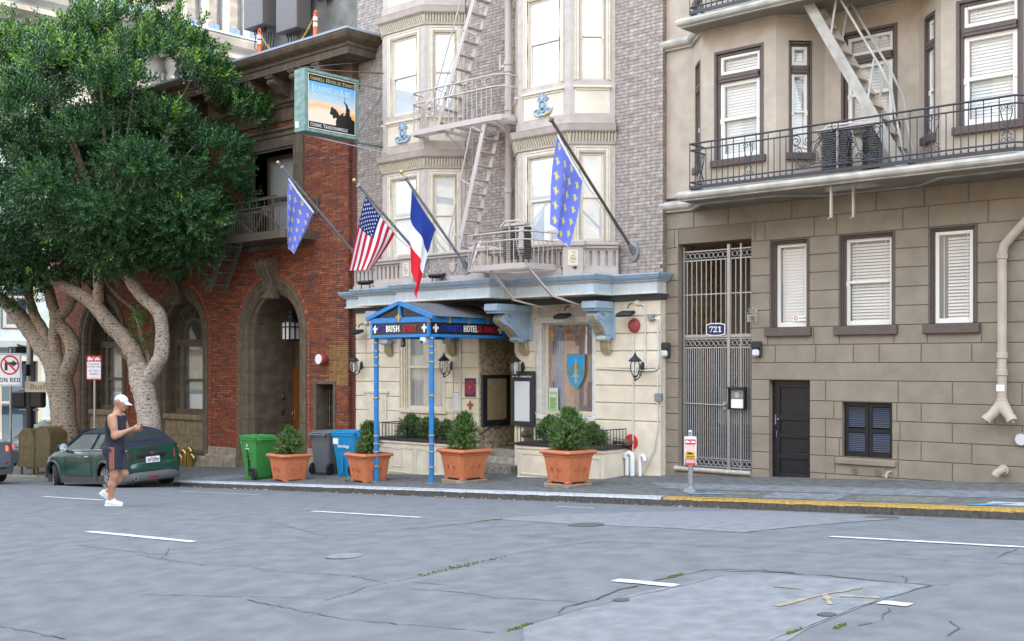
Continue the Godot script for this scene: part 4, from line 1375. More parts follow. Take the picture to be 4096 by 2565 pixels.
func railing(o: Node3D,y: float) -> void:
	var m: Material = M.iron_blue
	var root := Node3D.new()
	root.name = "balcony_railing"
	o.add_child(root,true)
	root.transform = o.transform.affine_inverse()
	var add := func(nm: String,b: B):
		var i := MeshInstance3D.new()
		i.name = nm
		i.mesh = b.mesh()
		i.material_override = m
		root.add_child(i,true)
	var pts := [V(-11.19,0,0.0),V(-11.19,0,0.98),V(-5.735,0,0.98),V(-5.0,0,0.3),V(-5.0,0,-0.1)]
	for h in [0.115,0.67,0.78]:
		var b := B.new()
		b.tube(pts.map(func(p): return p + V(0,y + h,0)),0.014 if h < 0.7 else 0.017,6)
		add.call("rail",b)
	var base := B.new()
	for i in 4: base.bar(pts[i] + V(0,y + 0.02,0),pts[i + 1] + V(0,y + 0.02,0),0.03,0.055)
	add.call("base_bar",base)
	var xs := []
	var x := -11.19
	while x < -5.7:
		xs.append(x)
		x += 0.1092
	var orn := [[-11.08,-10.97],[-10.131,-9.93],[-9.22,-7.73],[-7.0,-6.8],[-5.95,-5.735]]
	var k := 0
	for q in xs:
		var tall := k % 2 == 0
		k += 1
		if q > -9.2 and q < -7.76: continue
		var b := B.new()
		b.tube([V(q,y + 0.03,0.98),V(q,y + (0.78 if tall else 0.67),0.98)],0.0085,5)
		b.ball(V(q,y + 0.06,0.98),V(0.018,0.03,0.018),6)
		add.call("baluster",b)
	for q in [0.15,0.3,0.45,0.6,0.75]:
		var b := B.new()
		b.tube([V(-11.19,y + 0.03,q),V(-11.19,y + 0.67,q)],0.0085,5)
		add.call("baluster",b)
	for q in 5:
		var b := B.new()
		var p: Vector3 = pts[2].lerp(pts[3],(q + 0.7)/5.5)
		b.tube([p + V(0,y + 0.03,0),p + V(0,y + 0.67,0)],0.0085,5)
		add.call("baluster",b)
	var u := V(1,0,0)
	var w := V(0,1,0)
	for q in [-10.03,-6.9,-5.845]:
		var b := B.new()
		for s in [-1.0,1.0]:
			b.tube([V(q + s*0.085,y + 0.6,0.98),V(q + s*0.07,y + 0.5,0.98),V(q + s*0.02,y + 0.36,0.98),V(q - s*0.03,y + 0.26,0.98),V(q - s*0.075,y + 0.22,0.98)],0.008,5)
			b.tube(curl(V(q + s*0.05,y + 0.62,0.98),u*s,w,0.048,0.0,1.3),0.006,5)
			b.tube(curl(V(q + s*0.05,y + 0.165,0.98),u*s,-w,0.048,0.0,1.3),0.006,5)
		add.call("lyre_ornament",b)
	for q in [0.3,0.62]:
		var b := B.new()
		for s in [-1.0,1.0]:
			b.tube([V(-11.19,y + 0.6,q + s*0.1),V(-11.19,y + 0.36,q + s*0.02),V(-11.19,y + 0.2,q - s*0.08)],0.01,5)
			b.tube(curl(V(-11.19,y + 0.62,q + s*0.055),V(0,0,s),w,0.05,0.0,1.3),0.007,5)
			b.tube(curl(V(-11.19,y + 0.165,q + s*0.055),V(0,0,s),-w,0.05,0.0,1.3),0.007,5)
		add.call("lyre_ornament",b)
	var c := -8.475
	for s in [-1.0,1.0]:
		for g in [[0.68,0.57,0.1,1.0,0.0],[0.65,0.38,0.095,-1.0,0.4],[0.62,0.19,0.085,1.0,2.8],[0.47,0.55,0.08,-1.0,0.2],[0.2,0.56,0.085,1.0,3.0],[0.12,0.2,0.095,-1.0,0.0],[0.1,0.35,0.07,1.0,2.0],[0.4,0.2,0.055,-1.0,3.0]]:
			var b := B.new()
			b.tube(curl(V(c + s*g[0],y + g[1],0.98),u*s,w*g[3],g[2],g[4],1.7,20),0.008,5)
			add.call("scroll",b)
		for g in [[0.72,0.5,0.5,0.42,0.36,0.52,0.2,0.62],[0.72,0.3,0.55,0.13,0.42,0.28,0.3,0.5,0.12,0.63],[0.3,0.5,0.33,0.36,0.25,0.2,0.08,0.12],[0.24,0.62,0.26,0.45,0.18,0.24,0.02,0.14],[0.7,0.12,0.5,0.14,0.3,0.18,0.05,0.12]]:
			var cv := Curve3D.new()
			for i in range(0,g.size(),2): cv.add_point(V(c + s*g[i],y + g[i + 1],0.98),V(s*0.06,0,0) if i else Vector3.ZERO,V(-s*0.06,0,0))
			var b := B.new()
			b.tube(Array(cv.tessellate(3,8)),0.008,5)
			add.call("scroll",b)
	for e in [-9.22,-7.73]:
		var b := B.new()
		b.tube([V(e,y + 0.03,0.98),V(e,y + 0.78,0.98)],0.011,5)
		add.call("baluster",b)
	var rg := B.new()
	rg.tube(circle(V(c,y + 0.725,0.98),u,w,0.06,14),0.008,5,false)
	rg.tube(circle(V(c,y + 0.59,0.98),u,w,0.07,14),0.008,5,false)
	add.call("ring",rg)

func bay_window(o: Node3D,fr: Transform3D,w: float,h: float,k: Dictionary) -> void:
	var s := B.new()
	surround(s,fr,w,h,[[0.12,0.09,-0.04,0.02],[0.085,0.03,-0.04,0.012],[0.03,0.0,-0.06,0.0]],false)
	part(o,"window_surround",s,M.cream_trim)
	var bd := B.new()
	var n := int((h + 0.13)/0.042)
	for i in n:
		for q in [-1,1]: bd.ball(fr*V(q*(w/2 + 0.122),0.0 + i*0.042,0.006),V(0.016,0.019,0.016),5)
	for i in int((w + 0.24)/0.042): bd.ball(fr*V(-w/2 - 0.12 + i*0.042,h + 0.122,0.006),V(0.019,0.016,0.016),5)
	part(o,"bead_moulding",bd,M.cream_trim).set_meta("kind","stuff")
	k.z = -0.05
	k.t = 0.05
	k.frame = M.cream_trim
	k.glass = M.glass_bright
	window_in(o,fr,w,h,k)

func hotel() -> void:
	var o := thing("hotel","painted brick hotel with two bay window stacks over a cream ground floor and blue cornice","building",V(-16.85,-0.8,0))
	var L := -21.24
	var Rr := -12.44
	var cxs := [-14.85,-18.93]
	var holes := []
	for c in cxs: holes.append({x0 = c - 1.29,x1 = c + 1.29,y0 = 2.4,y1 = 15.0})
	var b := B.new()
	b.wall(L,Rr,2.7,14.5,-0.012,holes)
	b.quad(V(Rr,2.7,-0.004),V(Rr,2.7,-0.5),V(Rr,14.5,-0.5),V(Rr,14.5,-0.004))
	b.quad(V(L,2.7,-8),V(L,2.7,-0.004),V(L,14.5,-0.004),V(L,14.5,-8))
	part(o,"wall",b,M.mortar_grey)
	var tones := [Color(0.50,0.425,0.375),Color(0.475,0.40,0.35),Color(0.52,0.45,0.40),Color(0.49,0.415,0.37),Color(0.465,0.385,0.335),Color(0.51,0.435,0.385)]
	bricks(o,Transform3D(Basis.IDENTITY,Vector3.ZERO),L,Rr,3.15,12.5,0.0678,0.205,0.007,holes,tones,func(_x,_y): return Color(0.16,0.13,0.115) if _y < 3.5 and rng.randf() < 0.12 else null)
	bricks(o,Transform3D(Basis(Vector3.UP,PI/2),V(Rr + 0.004,0,0)),0.0,0.14,3.15,12.5,0.0678,0.14,0.008,[],[Color(0.44,0.33,0.24)],func(_x,_y): return Color(0.42,0.32,0.24),0)
	var body := B.new()
	body.box(L + 0.02,-2,-20,Rr - 0.02,22,-1.9)
	part(o,"core",body,M.mortar_grey)
	var cl := B.new()
	cl.quad(V(L,-2,14.5),V(L,-2,14.5),V(L,-2,14.5),V(L,-2,14.5))
	for c in cxs:
		var p := [Vector2(c - 1.295,0),Vector2(c - 0.675,0.62),Vector2(c + 0.675,0.62),Vector2(c + 1.295,0)]
		for s in 3:
			var q: Vector2 = p[s]
			var e: Vector2 = p[s + 1]
			var ln := q.distance_to(e)
			var dr := (e - q).normalized()
			var fr := Transform3D(Basis(V(dr.x,0,dr.y),Vector3.UP,V(-dr.y,0,dr.x)),V((q.x + e.x)/2,0,(q.y + e.y)/2))
			var w := 0.80 if s == 1 else 0.46
			var hl := []
			for f in 3: hl.append({x0 = -w/2,x1 = w/2,y0 = 3.86 + f*3.12,y1 = 5.58 + f*3.12})
			var wb := B.new()
			wb.wall(-ln/2,ln/2,3.0,13.0,0,hl,fr)
			part(o,"bay_wall",wb,M.mauve_pale)
			for f in 2:
				var y := f*3.12
				var wf := fr*Transform3D(Basis.IDENTITY,V(0,3.86 + y,0))
				bay_window(o,wf,w,1.72,{mid = 0.86,curtain = M.curtain,open = 0.13 if s == 1 and c > -16 and f == 0 else 0.0,open_at = 0.12,room = M.room})
				var pb := B.new()
				pb.cbox(-w/2 - 0.11,6.33 + y - 3.12*(1 - f)*0.0,-0.02,w/2 + 0.11,6.81 + y,0.008,0.004,fr)
				part(o,"panel",pb,M.cream)
				var sl := B.new()
				sl.cbox(-w/2 - 0.14,6.82 + y,-0.02,w/2 + 0.14,6.87 + y,0.06,0.01,fr)
				sl.cbox(-w/2 - 0.10,6.78 + y,-0.02,w/2 + 0.10,6.82 + y,0.03,0.006,fr)
				part(o,"sill",sl,M.cream_trim)
				if s == 1 and f == 0: cartouche(o,fr*Transform3D(Basis.IDENTITY,V(0,6.36 + y,0.012)))
		for f in 3:
			var y := f*3.12
			var bt := B.new()
			bt.sweep(p,[Vector2(0.0,5.95 + y),Vector2(0.10,5.96 + y),Vector2(0.13,5.99 + y),Vector2(0.15,6.09 + y),Vector2(0.16,6.12 + y),Vector2(0.035,6.14 + y),Vector2(0.03,6.31 + y),Vector2(0.0,6.315 + y)])
			bt.sweep(p,[Vector2(0.0,5.735 + y),Vector2(0.03,5.74 + y),Vector2(0.03,5.765 + y),Vector2(0.0,5.77 + y)])
			part(o,"bay_cornice",bt,M.mauve)
			if f == 2: continue
			var lf := B.new()
			for s in 3:
				var q: Vector2 = p[s]
				var e: Vector2 = p[s + 1]
				var ln := q.distance_to(e)
				var dr := (e - q).normalized()
				var fr := Transform3D(Basis(V(dr.x,0,dr.y),Vector3.UP,V(-dr.y,0,dr.x)),V(q.x,0,q.y))
				var n := int(ln/0.062)
				for i in n + 1:
					var t := i*ln/n
					lf.tube([fr*V(t,5.78 + y,0.0),fr*V(t,5.86 + y,0.035),fr*V(t,5.93 + y,0.075),fr*V(t,5.945 + y,0.10)],[0.02,0.027,0.029,0.012],5)
			part(o,"leaf_moulding",lf,M.cream_trim).set_meta("kind","stuff")
	var cp := [Vector2(-21.40,-0.02),Vector2(-21.40,0.2),Vector2(-20.35,0.2),Vector2(-20.35,0.72),Vector2(-18.5,0.72),Vector2(-18.5,1.22),Vector2(-15.75,1.22),Vector2(-15.75,0.75),Vector2(-13.5,0.75),Vector2(-13.5,0.2),Vector2(-12.43,0.2),Vector2(-12.43,-0.1)]
	var c1 := B.new()
	c1.sweep(cp,[Vector2(0.02,3.03),Vector2(0.055,3.04),Vector2(0.06,3.06),Vector2(0.09,3.08),Vector2(0.12,3.115),Vector2(0.135,3.15),Vector2(0.15,3.155),Vector2(0.15,3.185),Vector2(-0.05,3.195)])
	part(o,"cornice",c1,M.sky_blue)
	var tp := B.new()
	for q in [[-21.4,-20.35,0.2],[-20.35,-18.5,0.72],[-18.5,-15.75,1.22],[-15.75,-13.5,0.75],[-13.5,-12.43,0.2]]: tp.box(q[0],3.14,-0.05,q[1],3.19,q[2])
	part(o,"cornice_roof",tp,M.far_roof)
	var c2 := B.new()
	c2.sweep(cp,[Vector2(-0.14,2.80),Vector2(0.03,2.805),Vector2(0.03,2.83),Vector2(0.0,2.835),Vector2(0.0,3.02),Vector2(0.025,3.03),Vector2(0.02,3.04)])
	part(o,"fascia",c2,M.white_trim)
	var sf := B.new()
	for q in [[-20.35,-18.5,0.72],[-18.5,-15.75,1.22],[-15.75,-13.5,0.75]]: sf.box(q[0] + 0.02,2.805,-0.05,q[1] - 0.02,2.82,q[2] - 0.03)
	part(o,"soffit",sf,M.mauve)
	var fb := B.new()
	fb.cbox(-0.0135,-0.075,-0.012,0.0135,0.075,0.006,0.005)
	var fm := fb.mesh()
	var cnt := 0
	var xf := []
	for i in range(1,cp.size() - 2):
		var q: Vector2 = cp[i]
		var e: Vector2 = cp[i + 1]
		var ln := q.distance_to(e)
		var dr := (e - q).normalized()
		var n := int(ln/0.045)
		for k in n:
			var at := q + dr*(ln*(k + 0.5)/n)
			xf.append(Transform3D(Basis(V(dr.x,0,dr.y),Vector3.UP,V(-dr.y,0,dr.x)),V(at.x,2.925,at.y)))
	xf.reverse()
	var rest := []
	var inv := o.transform.affine_inverse()
	for t in xf:
		if cnt < 290:
			var m := MeshInstance3D.new()
			m.name = "flute"
			m.mesh = fm
			m.material_override = M.flute_blue
			o.add_child(m,true)
			m.transform = inv*t
			cnt += 1
		else: rest.append(t)
	if rest.size(): copies(o,"flutes",fm,M.flute_blue,rest)
	var lp := [Vector2(-21.24,0.05),Vector2(-20.2,0.05),Vector2(-12.47,0.05),Vector2(-12.47,-0.1)]
	var lb := B.new()
	lb.sweep(lp,[Vector2(0.0,2.69),Vector2(0.045,2.695),Vector2(0.05,2.71),Vector2(0.10,2.80),Vector2(0.0,2.805)])
	part(o,"leaf_band",lb,M.grey_leaf)
	var zg := 0.05
	var gh := [{x0 = -19.62,x1 = -18.19,y0 = 0.44,y1 = 2.45},{x0 = -17.18,x1 = -16.14,y0 = -1.4,y1 = 2.62},{x0 = -15.50,x1 = -14.03,y0 = 0.42,y1 = 2.45}]
	var gb := B.new()
	gb.wall(L,-12.46,-1.6,2.8,zg - 0.03,gh)
	gb.quad(V(-12.46,-1.6,zg - 0.028),V(-12.46,-1.6,-0.5),V(-12.46,2.8,-0.5),V(-12.46,2.8,zg - 0.028))
	part(o,"ground_floor_wall",gb,M.cream_trim)
	var rows := [-1.5,0.40,0.735,1.07,1.40,1.735,2.07,2.40,2.70]
	var runs := [[L,-19.69],[-18.19,-17.75],[-17.69,-17.18],[-16.14,-15.52],[-14.03,-12.46]]
	for r in rows.size() - 1:
		for q in runs:
			var e := B.new()
			var xa: float = q[0]
			var xb: float = q[1]
			if r == 0:
				var inner: float = 0.0
			e.cbox(xa,rows[r] + 0.011,zg - 0.04,xb,rows[r + 1] - 0.011,zg,0.008)
			part(o,"stone_block",e,M.cream)
	for q in [[-19.69,-18.19],[-15.52,-14.03]]:
		var e := B.new()
		e.cbox(q[0],-1.5,zg - 0.04,q[1],0.43,zg,0.006)
		part(o,"dado",e,M.cream)
		var hd := B.new()
		hd.cbox(q[0],2.42,zg - 0.04,q[1],2.69,zg - 0.005,0.006)
		part(o,"lintel",hd,M.mauve_pale)
	for q in [[-20.0,0.62],[-17.95,0.62],[-15.82,1.08],[-13.70,0.60]]: corbel(o,q[0],q[1])
	var wf := Transform3D(Basis.IDENTITY,V(-18.9,0.44,zg - 0.04))
	var s := B.new()
	surround(s,wf,1.2,1.86,[[0.12,0.08,-0.05,0.05],[0.08,0.03,-0.08,0.02],[0.03,0.0,-0.1,-0.01]],false)
	s.cbox(-0.76,-0.06,-0.05,0.76,0.03,0.09,0.01,wf)
	part(o,"window_surround",s,M.cream_trim)
	window_in(o,wf,1.2,1.86,{t = 0.07,z = -0.05,mid = 0.98,frame = M.cream_trim,curtain = M.curtain,room = M.room})
	var sf2 := Transform3D(Basis.IDENTITY,V(-14.76,0.42,zg - 0.04))
	var ss := B.new()
	surround(ss,sf2,1.32,1.9,[[0.11,0.06,-0.05,0.045],[0.06,0.0,-0.2,0.02]],false)
	ss.cbox(-0.76,-0.06,-0.05,0.76,0.03,0.08,0.01,sf2)
	part(o,"window_surround",ss,M.white_trim)
	var sh := B.new()
	var fz := -0.12
	for e in [[-0.66,0.03,-0.6,1.9],[0.6,0.03,0.66,1.9],[-0.6,0.03,0.6,0.12],[-0.6,1.86,0.6,1.9]]: sh.cbox(e[0],e[1],fz - 0.05,e[2],e[3],fz,0.005,sf2)
	var sm := part(o,"shop_window",sh,M.cream_trim)
	var sub := func(nm: String,g: B,mt: Material):
		var i := MeshInstance3D.new()
		i.name = nm; i.mesh = g.mesh(); i.material_override = mt
		sm.add_child(i,true)
	var g := B.new(); g.box(-0.6,0.12,fz - 0.03,0.6,1.86,fz - 0.025,sf2); sub.call("pane",g,M.glass)
	g = B.new()
	for k in 10: g.quad(sf2*V(-0.6 + k*0.035,0.1,fz - 0.16 - 0.03*(k % 2)),sf2*V(-0.565 + k*0.035,0.1,fz - 0.16 - 0.03*((k + 1) % 2)),sf2*V(-0.575 + k*0.03,1.9,fz - 0.16 - 0.03*((k + 1) % 2)),sf2*V(-0.6 + k*0.03,1.9,fz - 0.16 - 0.03*(k % 2)))
	sub.call("curtain",g,M.blue_cloth)
	g = B.new()
	for k in 3:
		for j in 6: g.tube([sf2*V(-0.55 + k*0.4,1.88,fz - 0.15),sf2*V(-0.35 + k*0.4,1.78 - j*0.028,fz - 0.12 + j*0.003),sf2*V(-0.15 + k*0.4,1.88,fz - 0.15)],0.016,5)
	mk("swag",lin(0.16,0.24,0.33),0.9)
	sub.call("swag",g,M.swag)
	var rm := B.new()
	rm.quad(sf2*V(-1.8,-0.6,-1.9),sf2*V(1.4,-0.6,-1.9),sf2*V(1.4,2.4,-1.9),sf2*V(-1.8,2.4,-1.9))
	rm.quad(sf2*V(-1.8,-0.6,-0.3),sf2*V(-1.8,-0.6,-1.9),sf2*V(-1.8,2.4,-1.9),sf2*V(-1.8,2.4,-0.3))
	rm.quad(sf2*V(1.4,-0.6,-1.9),sf2*V(1.4,-0.6,-0.3),sf2*V(1.4,2.4,-0.3),sf2*V(1.4,2.4,-1.9))
	rm.quad(sf2*V(-1.8,2.4,-1.9),sf2*V(1.4,2.4,-1.9),sf2*V(1.4,2.4,-0.2),sf2*V(-1.8,2.4,-0.2))
	rm.quad(sf2*V(-1.8,-0.6,-0.2),sf2*V(1.4,-0.6,-0.2),sf2*V(1.4,-0.6,-1.9),sf2*V(-1.8,-0.6,-1.9))
	rm.cbox(-1.8,0.43,-1.9,1.4,0.49,-1.86,0.01,sf2)
	part(o,"lounge_wall",rm,M.room_yellow)
	var en := B.new()
	var zd := -1.9
	for k in 4:
		for r in 5:
			var ya: float = [-0.75,-0.2,0.14,1.05,1.98][r]
			var yb: float = [-0.2,0.14,1.05,1.98,2.62][r]
			var e := B.new()
			e.cbox(k*0.48 + 0.002,ya,-0.01,(k + 1)*0.48 - 0.002,yb - 0.003,0.012 if r != 1 else 0.03,0.003,Transform3D(Basis(V(0,0,-1),V(0,1,0),V(1,0,0)),V(-17.18,0,zg - 0.03)))
			part(o,"marble_slab",e,M.marble if r < 4 else M.mauve_pale)
	for k in 2:
		for r in 5:
			var ya: float = [-0.75,-0.2,0.14,1.05,1.98][r]
			var yb: float = [-0.2,0.14,1.05,1.98,2.62][r]
			var e := B.new()
			e.cbox(-17.2 + k*0.55,ya,zd,-17.2 + (k + 1)*0.55 - 0.003,yb - 0.003,zd + 0.02,0.003)
			part(o,"marble_slab",e,M.marble)
	en.quad(V(-16.14,-0.8,zd),V(-16.14,-0.8,zg),V(-16.14,2.62,zg),V(-16.14,2.62,zd))
	en.quad(V(-17.18,2.62,zd),V(-16.14,2.62,zd),V(-16.14,2.62,zg),V(-17.18,2.62,zg))
	part(o,"entrance_wall",en,M.mauve_pale)
	for q in [[zg + 0.22,-0.62,"kerb_pale"],[zg - 0.08,-0.48,"marble_step"],[zg - 0.42,-0.34,"marble_step"],[zg - 0.62,-0.30,"pavement_tan"]]:
		var e := B.new()
		e.cbox(-17.25 if q[0] > zg else -17.17,-1.5,zd,-16.05 if q[0] > zg else -16.15,q[1],q[0],0.012)
		part(o,"step",e,M[q[2]])
	var po := B.new()
	po.cbox(-17.745,-1.3,zg - 0.04,-17.695,2.6,zg + 0.025,0.006)
	part(o,"corner_post",po,M.white_trim)
	var ht := B.new()
	ht.cbox(-20.82,-0.6,zg,-20.12,0.80,zg + 0.02,0.008)
	ht.cbox(-20.74,-0.6,zg + 0.02,-20.2,0.7,zg + 0.03,0.006)
	ht.cbox(-20.9,0.80,zg - 0.02,-20.05,0.86,zg + 0.04,0.008)
	part(o,"hatch",ht,M.cream_trim)
	balustrade(o)

func cartouche(o: Node3D,fr: Transform3D) -> void:
	var b := B.new()
	b.ball(fr*V(0,0.2,0.01),V(0.06,0.09,0.035),10,fr.basis)
	var u := fr.basis.x
	var w := fr.basis.y
	b.tube(circle(fr*V(0,0.2,0.02),u,w*1.35,0.085,14),0.018,5,false)
	for s in [-1.0,1.0]:
		b.tube(curl(fr*V(s*0.15,0.1,0.015),u*s,w,0.07,0.2,1.1,10),0.016,5)
		b.tube(curl(fr*V(s*0.09,0.36,0.015),u*s,-w,0.055,0.0,1.1,10),0.014,5)
		b.tube([fr*V(0,0.03,0.02),fr*V(s*0.1,0.02,0.02),fr*V(s*0.2,0.06,0.02),fr*V(s*0.26,0.16,0.015)],[0.03,0.03,0.022,0.008],5)
		b.tube([fr*V(s*0.02,0.34,0.02),fr*V(s*0.06,0.42,0.02),fr*V(s*0.02,0.48,0.015)],[0.022,0.018,0.006],5)
	b.tube([fr*V(0,0.3,0.03),fr*V(0,0.45,0.02),fr*V(0,0.5,0.015)],[0.03,0.022,0.006],5)
	part(o,"cartouche",b,M.sky_blue)

func corbel(o: Node3D,x: float,p: float) -> void:
	var z := 0.05
	var w := 0.15
	var b := B.new()
	b.cbox(x - w - 0.03,2.54,z,x + w + 0.03,2.69,z + p,0.02)
	b.cbox(x - w - 0.01,2.50,z,x + w + 0.01,2.54,z + p - 0.05,0.01)
	b.cbox(x - w - 0.04,1.97,z - 0.01,x + w + 0.04,2.50,z + 0.03,0.01)
	var kt := Transform3D(Basis(V(0,0,-1),V(0,1,0),V(1,0,0)),V(x,0,z))
	var pr := PackedVector2Array()
	var k := p/0.6
	for q in [[0,2.50],[-0.42,2.50],[-0.47,2.44],[-0.48,2.36],[-0.44,2.29],[-0.36,2.24],[-0.27,2.18],[-0.2,2.1],[-0.19,2.04],[-0.21,1.98],[-0.17,1.93],[-0.1,1.93],[-0.05,1.98],[0,2.0]]: pr.append(Vector2(q[0]*k,q[1]))
	b.prism(pr,0.24,kt*Transform3D(Basis.IDENTITY,V(0,0,-0.12)))
	for s in [-1.0,1.0]:
		b.tube(curl(V(x + s*0.135,2.385,z + 0.36*k),V(0,0,1),V(0,1,0),0.125,0.2,2.2,26),0.014,5)
		b.tube(curl(V(x + s*0.135,1.985,z + 0.14*k),V(0,0,1),V(0,1,0),0.07,0.2,1.6,16),0.012,5)
		for r in [[0.03,0.03]]: b.lathe([Vector2(0.001,r[1]),Vector2(r[0],r[1] - 0.01),Vector2(r[0],0.0)],14,Transform3D(Basis(V(0,0,1),-s*PI/2),V(x + s*0.12,2.385,z + 0.36*k)))
		for r in [[0.06,0.03],[0.03,0.045]]: b.lathe([Vector2(0.001,r[1]),Vector2(r[0],r[1] - 0.01),Vector2(r[0],0.0)],12,Transform3D(Basis(V(0,0,1),-s*PI/2),V(x + s*0.12,1.985,z + 0.14*k)))
		b.tube([V(x + s*0.125,2.31,z + 0.42*k),V(x + s*0.125,2.2,z + 0.29*k),V(x + s*0.125,2.05,z + 0.19*k)],0.035,6)
	var m := part(o,"corbel",b,M.sky_blue)
	var lf := B.new()
	for i in 3:
		for s in [-1.0,0.0,1.0]: lf.tube([V(x + s*0.06,2.42 - i*0.1,z + (0.49 - i*0.1)*k),V(x + s*0.075,2.34 - i*0.1,z + (0.47 - i*0.1)*k),V(x + s*0.05,2.27 - i*0.1,z + (0.36 - i*0.08)*k)],[0.03,0.036,0.02],5)
	for i in 4:
		for s in [-1.5,-0.5,0.5,1.5]: lf.tube([V(x + s*0.05,1.94 - i*0.04,z + 0.10),V(x + s*0.055,1.86 - i*0.045,z + 0.085 - i*0.015),V(x + s*0.035,1.80 - i*0.045,z + 0.03)],[0.03,0.034,0.012],5)
	var g := MeshInstance3D.new()
	g.name = "leaf_carving"
	g.mesh = lf.mesh()
	g.material_override = M.gold_leaf
	m.add_child(g,true)
	var rl := B.new()
	for i in 7: rl.lathe([Vector2(0.045,-0.012),Vector2(0.056,0.0),Vector2(0.045,0.012)],10,Transform3D(Basis(V(0,0,1),PI/2),V(x - 0.09 + i*0.03,1.985,z + 0.165*k)))
	var h := MeshInstance3D.new()
	h.name = "roll"
	h.mesh = rl.mesh()
	h.material_override = M.white_trim
	m.add_child(h,true)

func balustrade(o: Node3D) -> void:
	var runs := [[Vector2(-21.2,0.12),Vector2(-20.2,0.12),true],[Vector2(-20.2,0.12),Vector2(-19.75,0.72),true],[Vector2(-19.75,0.72),Vector2(-18.5,0.72),true],[Vector2(-18.5,0.72),Vector2(-18.45,0.95),false],[Vector2(-18.1,0.95),Vector2(-16.4,0.95),false],[Vector2(-16.0,0.95),Vector2(-15.5,0.72),true],[Vector2(-15.5,0.72),Vector2(-14.25,0.72),true],[Vector2(-13.95,0.62),Vector2(-13.4,0.1),true],[Vector2(-13.4,0.1),Vector2(-13.35,0.05),true]]
	for r in runs:
		var p: Vector2 = r[0]
		var q: Vector2 = r[1]
		var ln := p.distance_to(q)
		if ln < 0.1: continue
		var dr := (q - p).normalized()
		var fr := Transform3D(Basis(V(dr.x,0,dr.y),Vector3.UP,V(-dr.y,0,dr.x)),V(p.x,0,p.y))
		var c := B.new()
		c.cbox(0,3.70,-0.09,ln,3.76,0.06,0.012,fr)
		c.cbox(0,3.76,-0.11,ln,3.82,0.09,0.012,fr)
		c.cbox(0,3.14,-0.08,ln,3.32,0.05,0.01,fr)
		part(o,"parapet_rail",c,M.mauve_pale)
		if r[2]:
			var n := int(ln/0.135)
			var w := B.new()
			var hl := []
			for i in n:
				var x := ln*(i + 0.5)/n
				hl.append({x0 = x - 0.03,x1 = x + 0.03,y0 = 3.38,y1 = 3.66,arch = true})
			w.wall(0,ln,3.3,3.72,0.0,hl,fr)
			for h in hl:
				w.quad(fr*V(h.x0,h.y0,0),fr*V(h.x0,h.y0,-0.05),fr*V(h.x0,h.y1 - 0.02,-0.05),fr*V(h.x0,h.y1 - 0.02,0))
				w.quad(fr*V(h.x1,h.y0,-0.05),fr*V(h.x1,h.y0,0),fr*V(h.x1,h.y1 - 0.02,0),fr*V(h.x1,h.y1 - 0.02,-0.05))
			w.quad(fr*V(0,3.3,-0.05),fr*V(ln,3.3,-0.05),fr*V(ln,3.72,-0.05),fr*V(0,3.72,-0.05))
			part(o,"parapet",w,M.mauve_pale)
		else:
			var s := B.new()
			var n := int(ln/0.42)
			for i in n:
				var x := ln*(i + 0.5)/n
				for k in [-1.0,1.0]:
					s.tube(curl(fr*V(x + k*0.1,3.42,0.0),fr.basis.x*k,V(0,-1,0),0.09,0.0,1.4,14),0.014,5)
					s.tube(curl(fr*V(x + k*0.1,3.61,0.0),fr.basis.x*k,V(0,1,0),0.08,0.0,1.4,14),0.014,5)
					s.tube([fr*V(x + k*0.2,3.33,0),fr*V(x + k*0.17,3.45,0),fr*V(x + k*0.2,3.7,0)],0.014,5)
				if i == n/2: s.lathe([Vector2(0.001,0.02),Vector2(0.08,0.015),Vector2(0.09,0.0)],14,fr*Transform3D(Basis(V(1,0,0),PI/2)*Basis.from_scale(V(1,1,1.4)),V(x,3.5,0.02)))
			part(o,"iron_scrollwork",s,M.iron_mauve)
	for q in [[-18.45,0.86,0.0],[-16.2,0.98,0.0],[-14.05,0.66,0.6]]:
		var fr := Transform3D(Basis(Vector3.UP,q[2]),V(q[0],0,q[1]))
		var p := B.new()
		p.cbox(-0.2,3.14,-0.2,0.2,3.74,0.12,0.015,fr)
		p.cbox(-0.24,3.74,-0.24,0.24,3.86,0.16,0.02,fr)
		var pm := part(o,"pier",p,M.mauve_pale)
		for f in [fr*Transform3D(Basis.IDENTITY,V(0,3.52,0.122)),fr*Transform3D(Basis(Vector3.UP,PI/2),V(0.202,3.52,-0.04))]:
			var e := B.new()
			e.cbox(-0.1,-0.15,-0.004,0.1,0.15,0.012,0.006,f)
			for k in 8: e.ball(f*V(cos(TAU*k/8)*0.045,sin(TAU*k/8)*0.065,0.016),V(0.024,0.03,0.018),6,f.basis)
			e.ball(f*V(0,0,0.022),V(0.024,0.024,0.018),6)
			e.ball(f*V(0,0.12,0.014),V(0.05,0.02,0.014),6)
			var m := MeshInstance3D.new()
			m.name = "flower_relief"
			m.mesh = e.mesh()
			m.material_override = M.cream
			pm.add_child(m,true)

func paint(w: int,h: int,f: Callable) -> ImageTexture:
	var im := Image.create(w,h,false,Image.FORMAT_RGB8)
	for y in h:
		for x in w: im.set_pixel(x,y,f.call((x + 0.5)/w,(y + 0.5)/h))
	return ImageTexture.create_from_image(im)

func printed(key: String,t: Texture2D,rough := 0.5,back := 0.0) -> StandardMaterial3D:
	var m := StandardMaterial3D.new()
	m.resource_name = key
	m.albedo_texture = t
	m.roughness = rough
	m.cull_mode = BaseMaterial3D.CULL_DISABLED
	if back > 0.0:
		m.backlight_enabled = true
		m.backlight = Color(back,back,back)
	M[key] = m
	return m

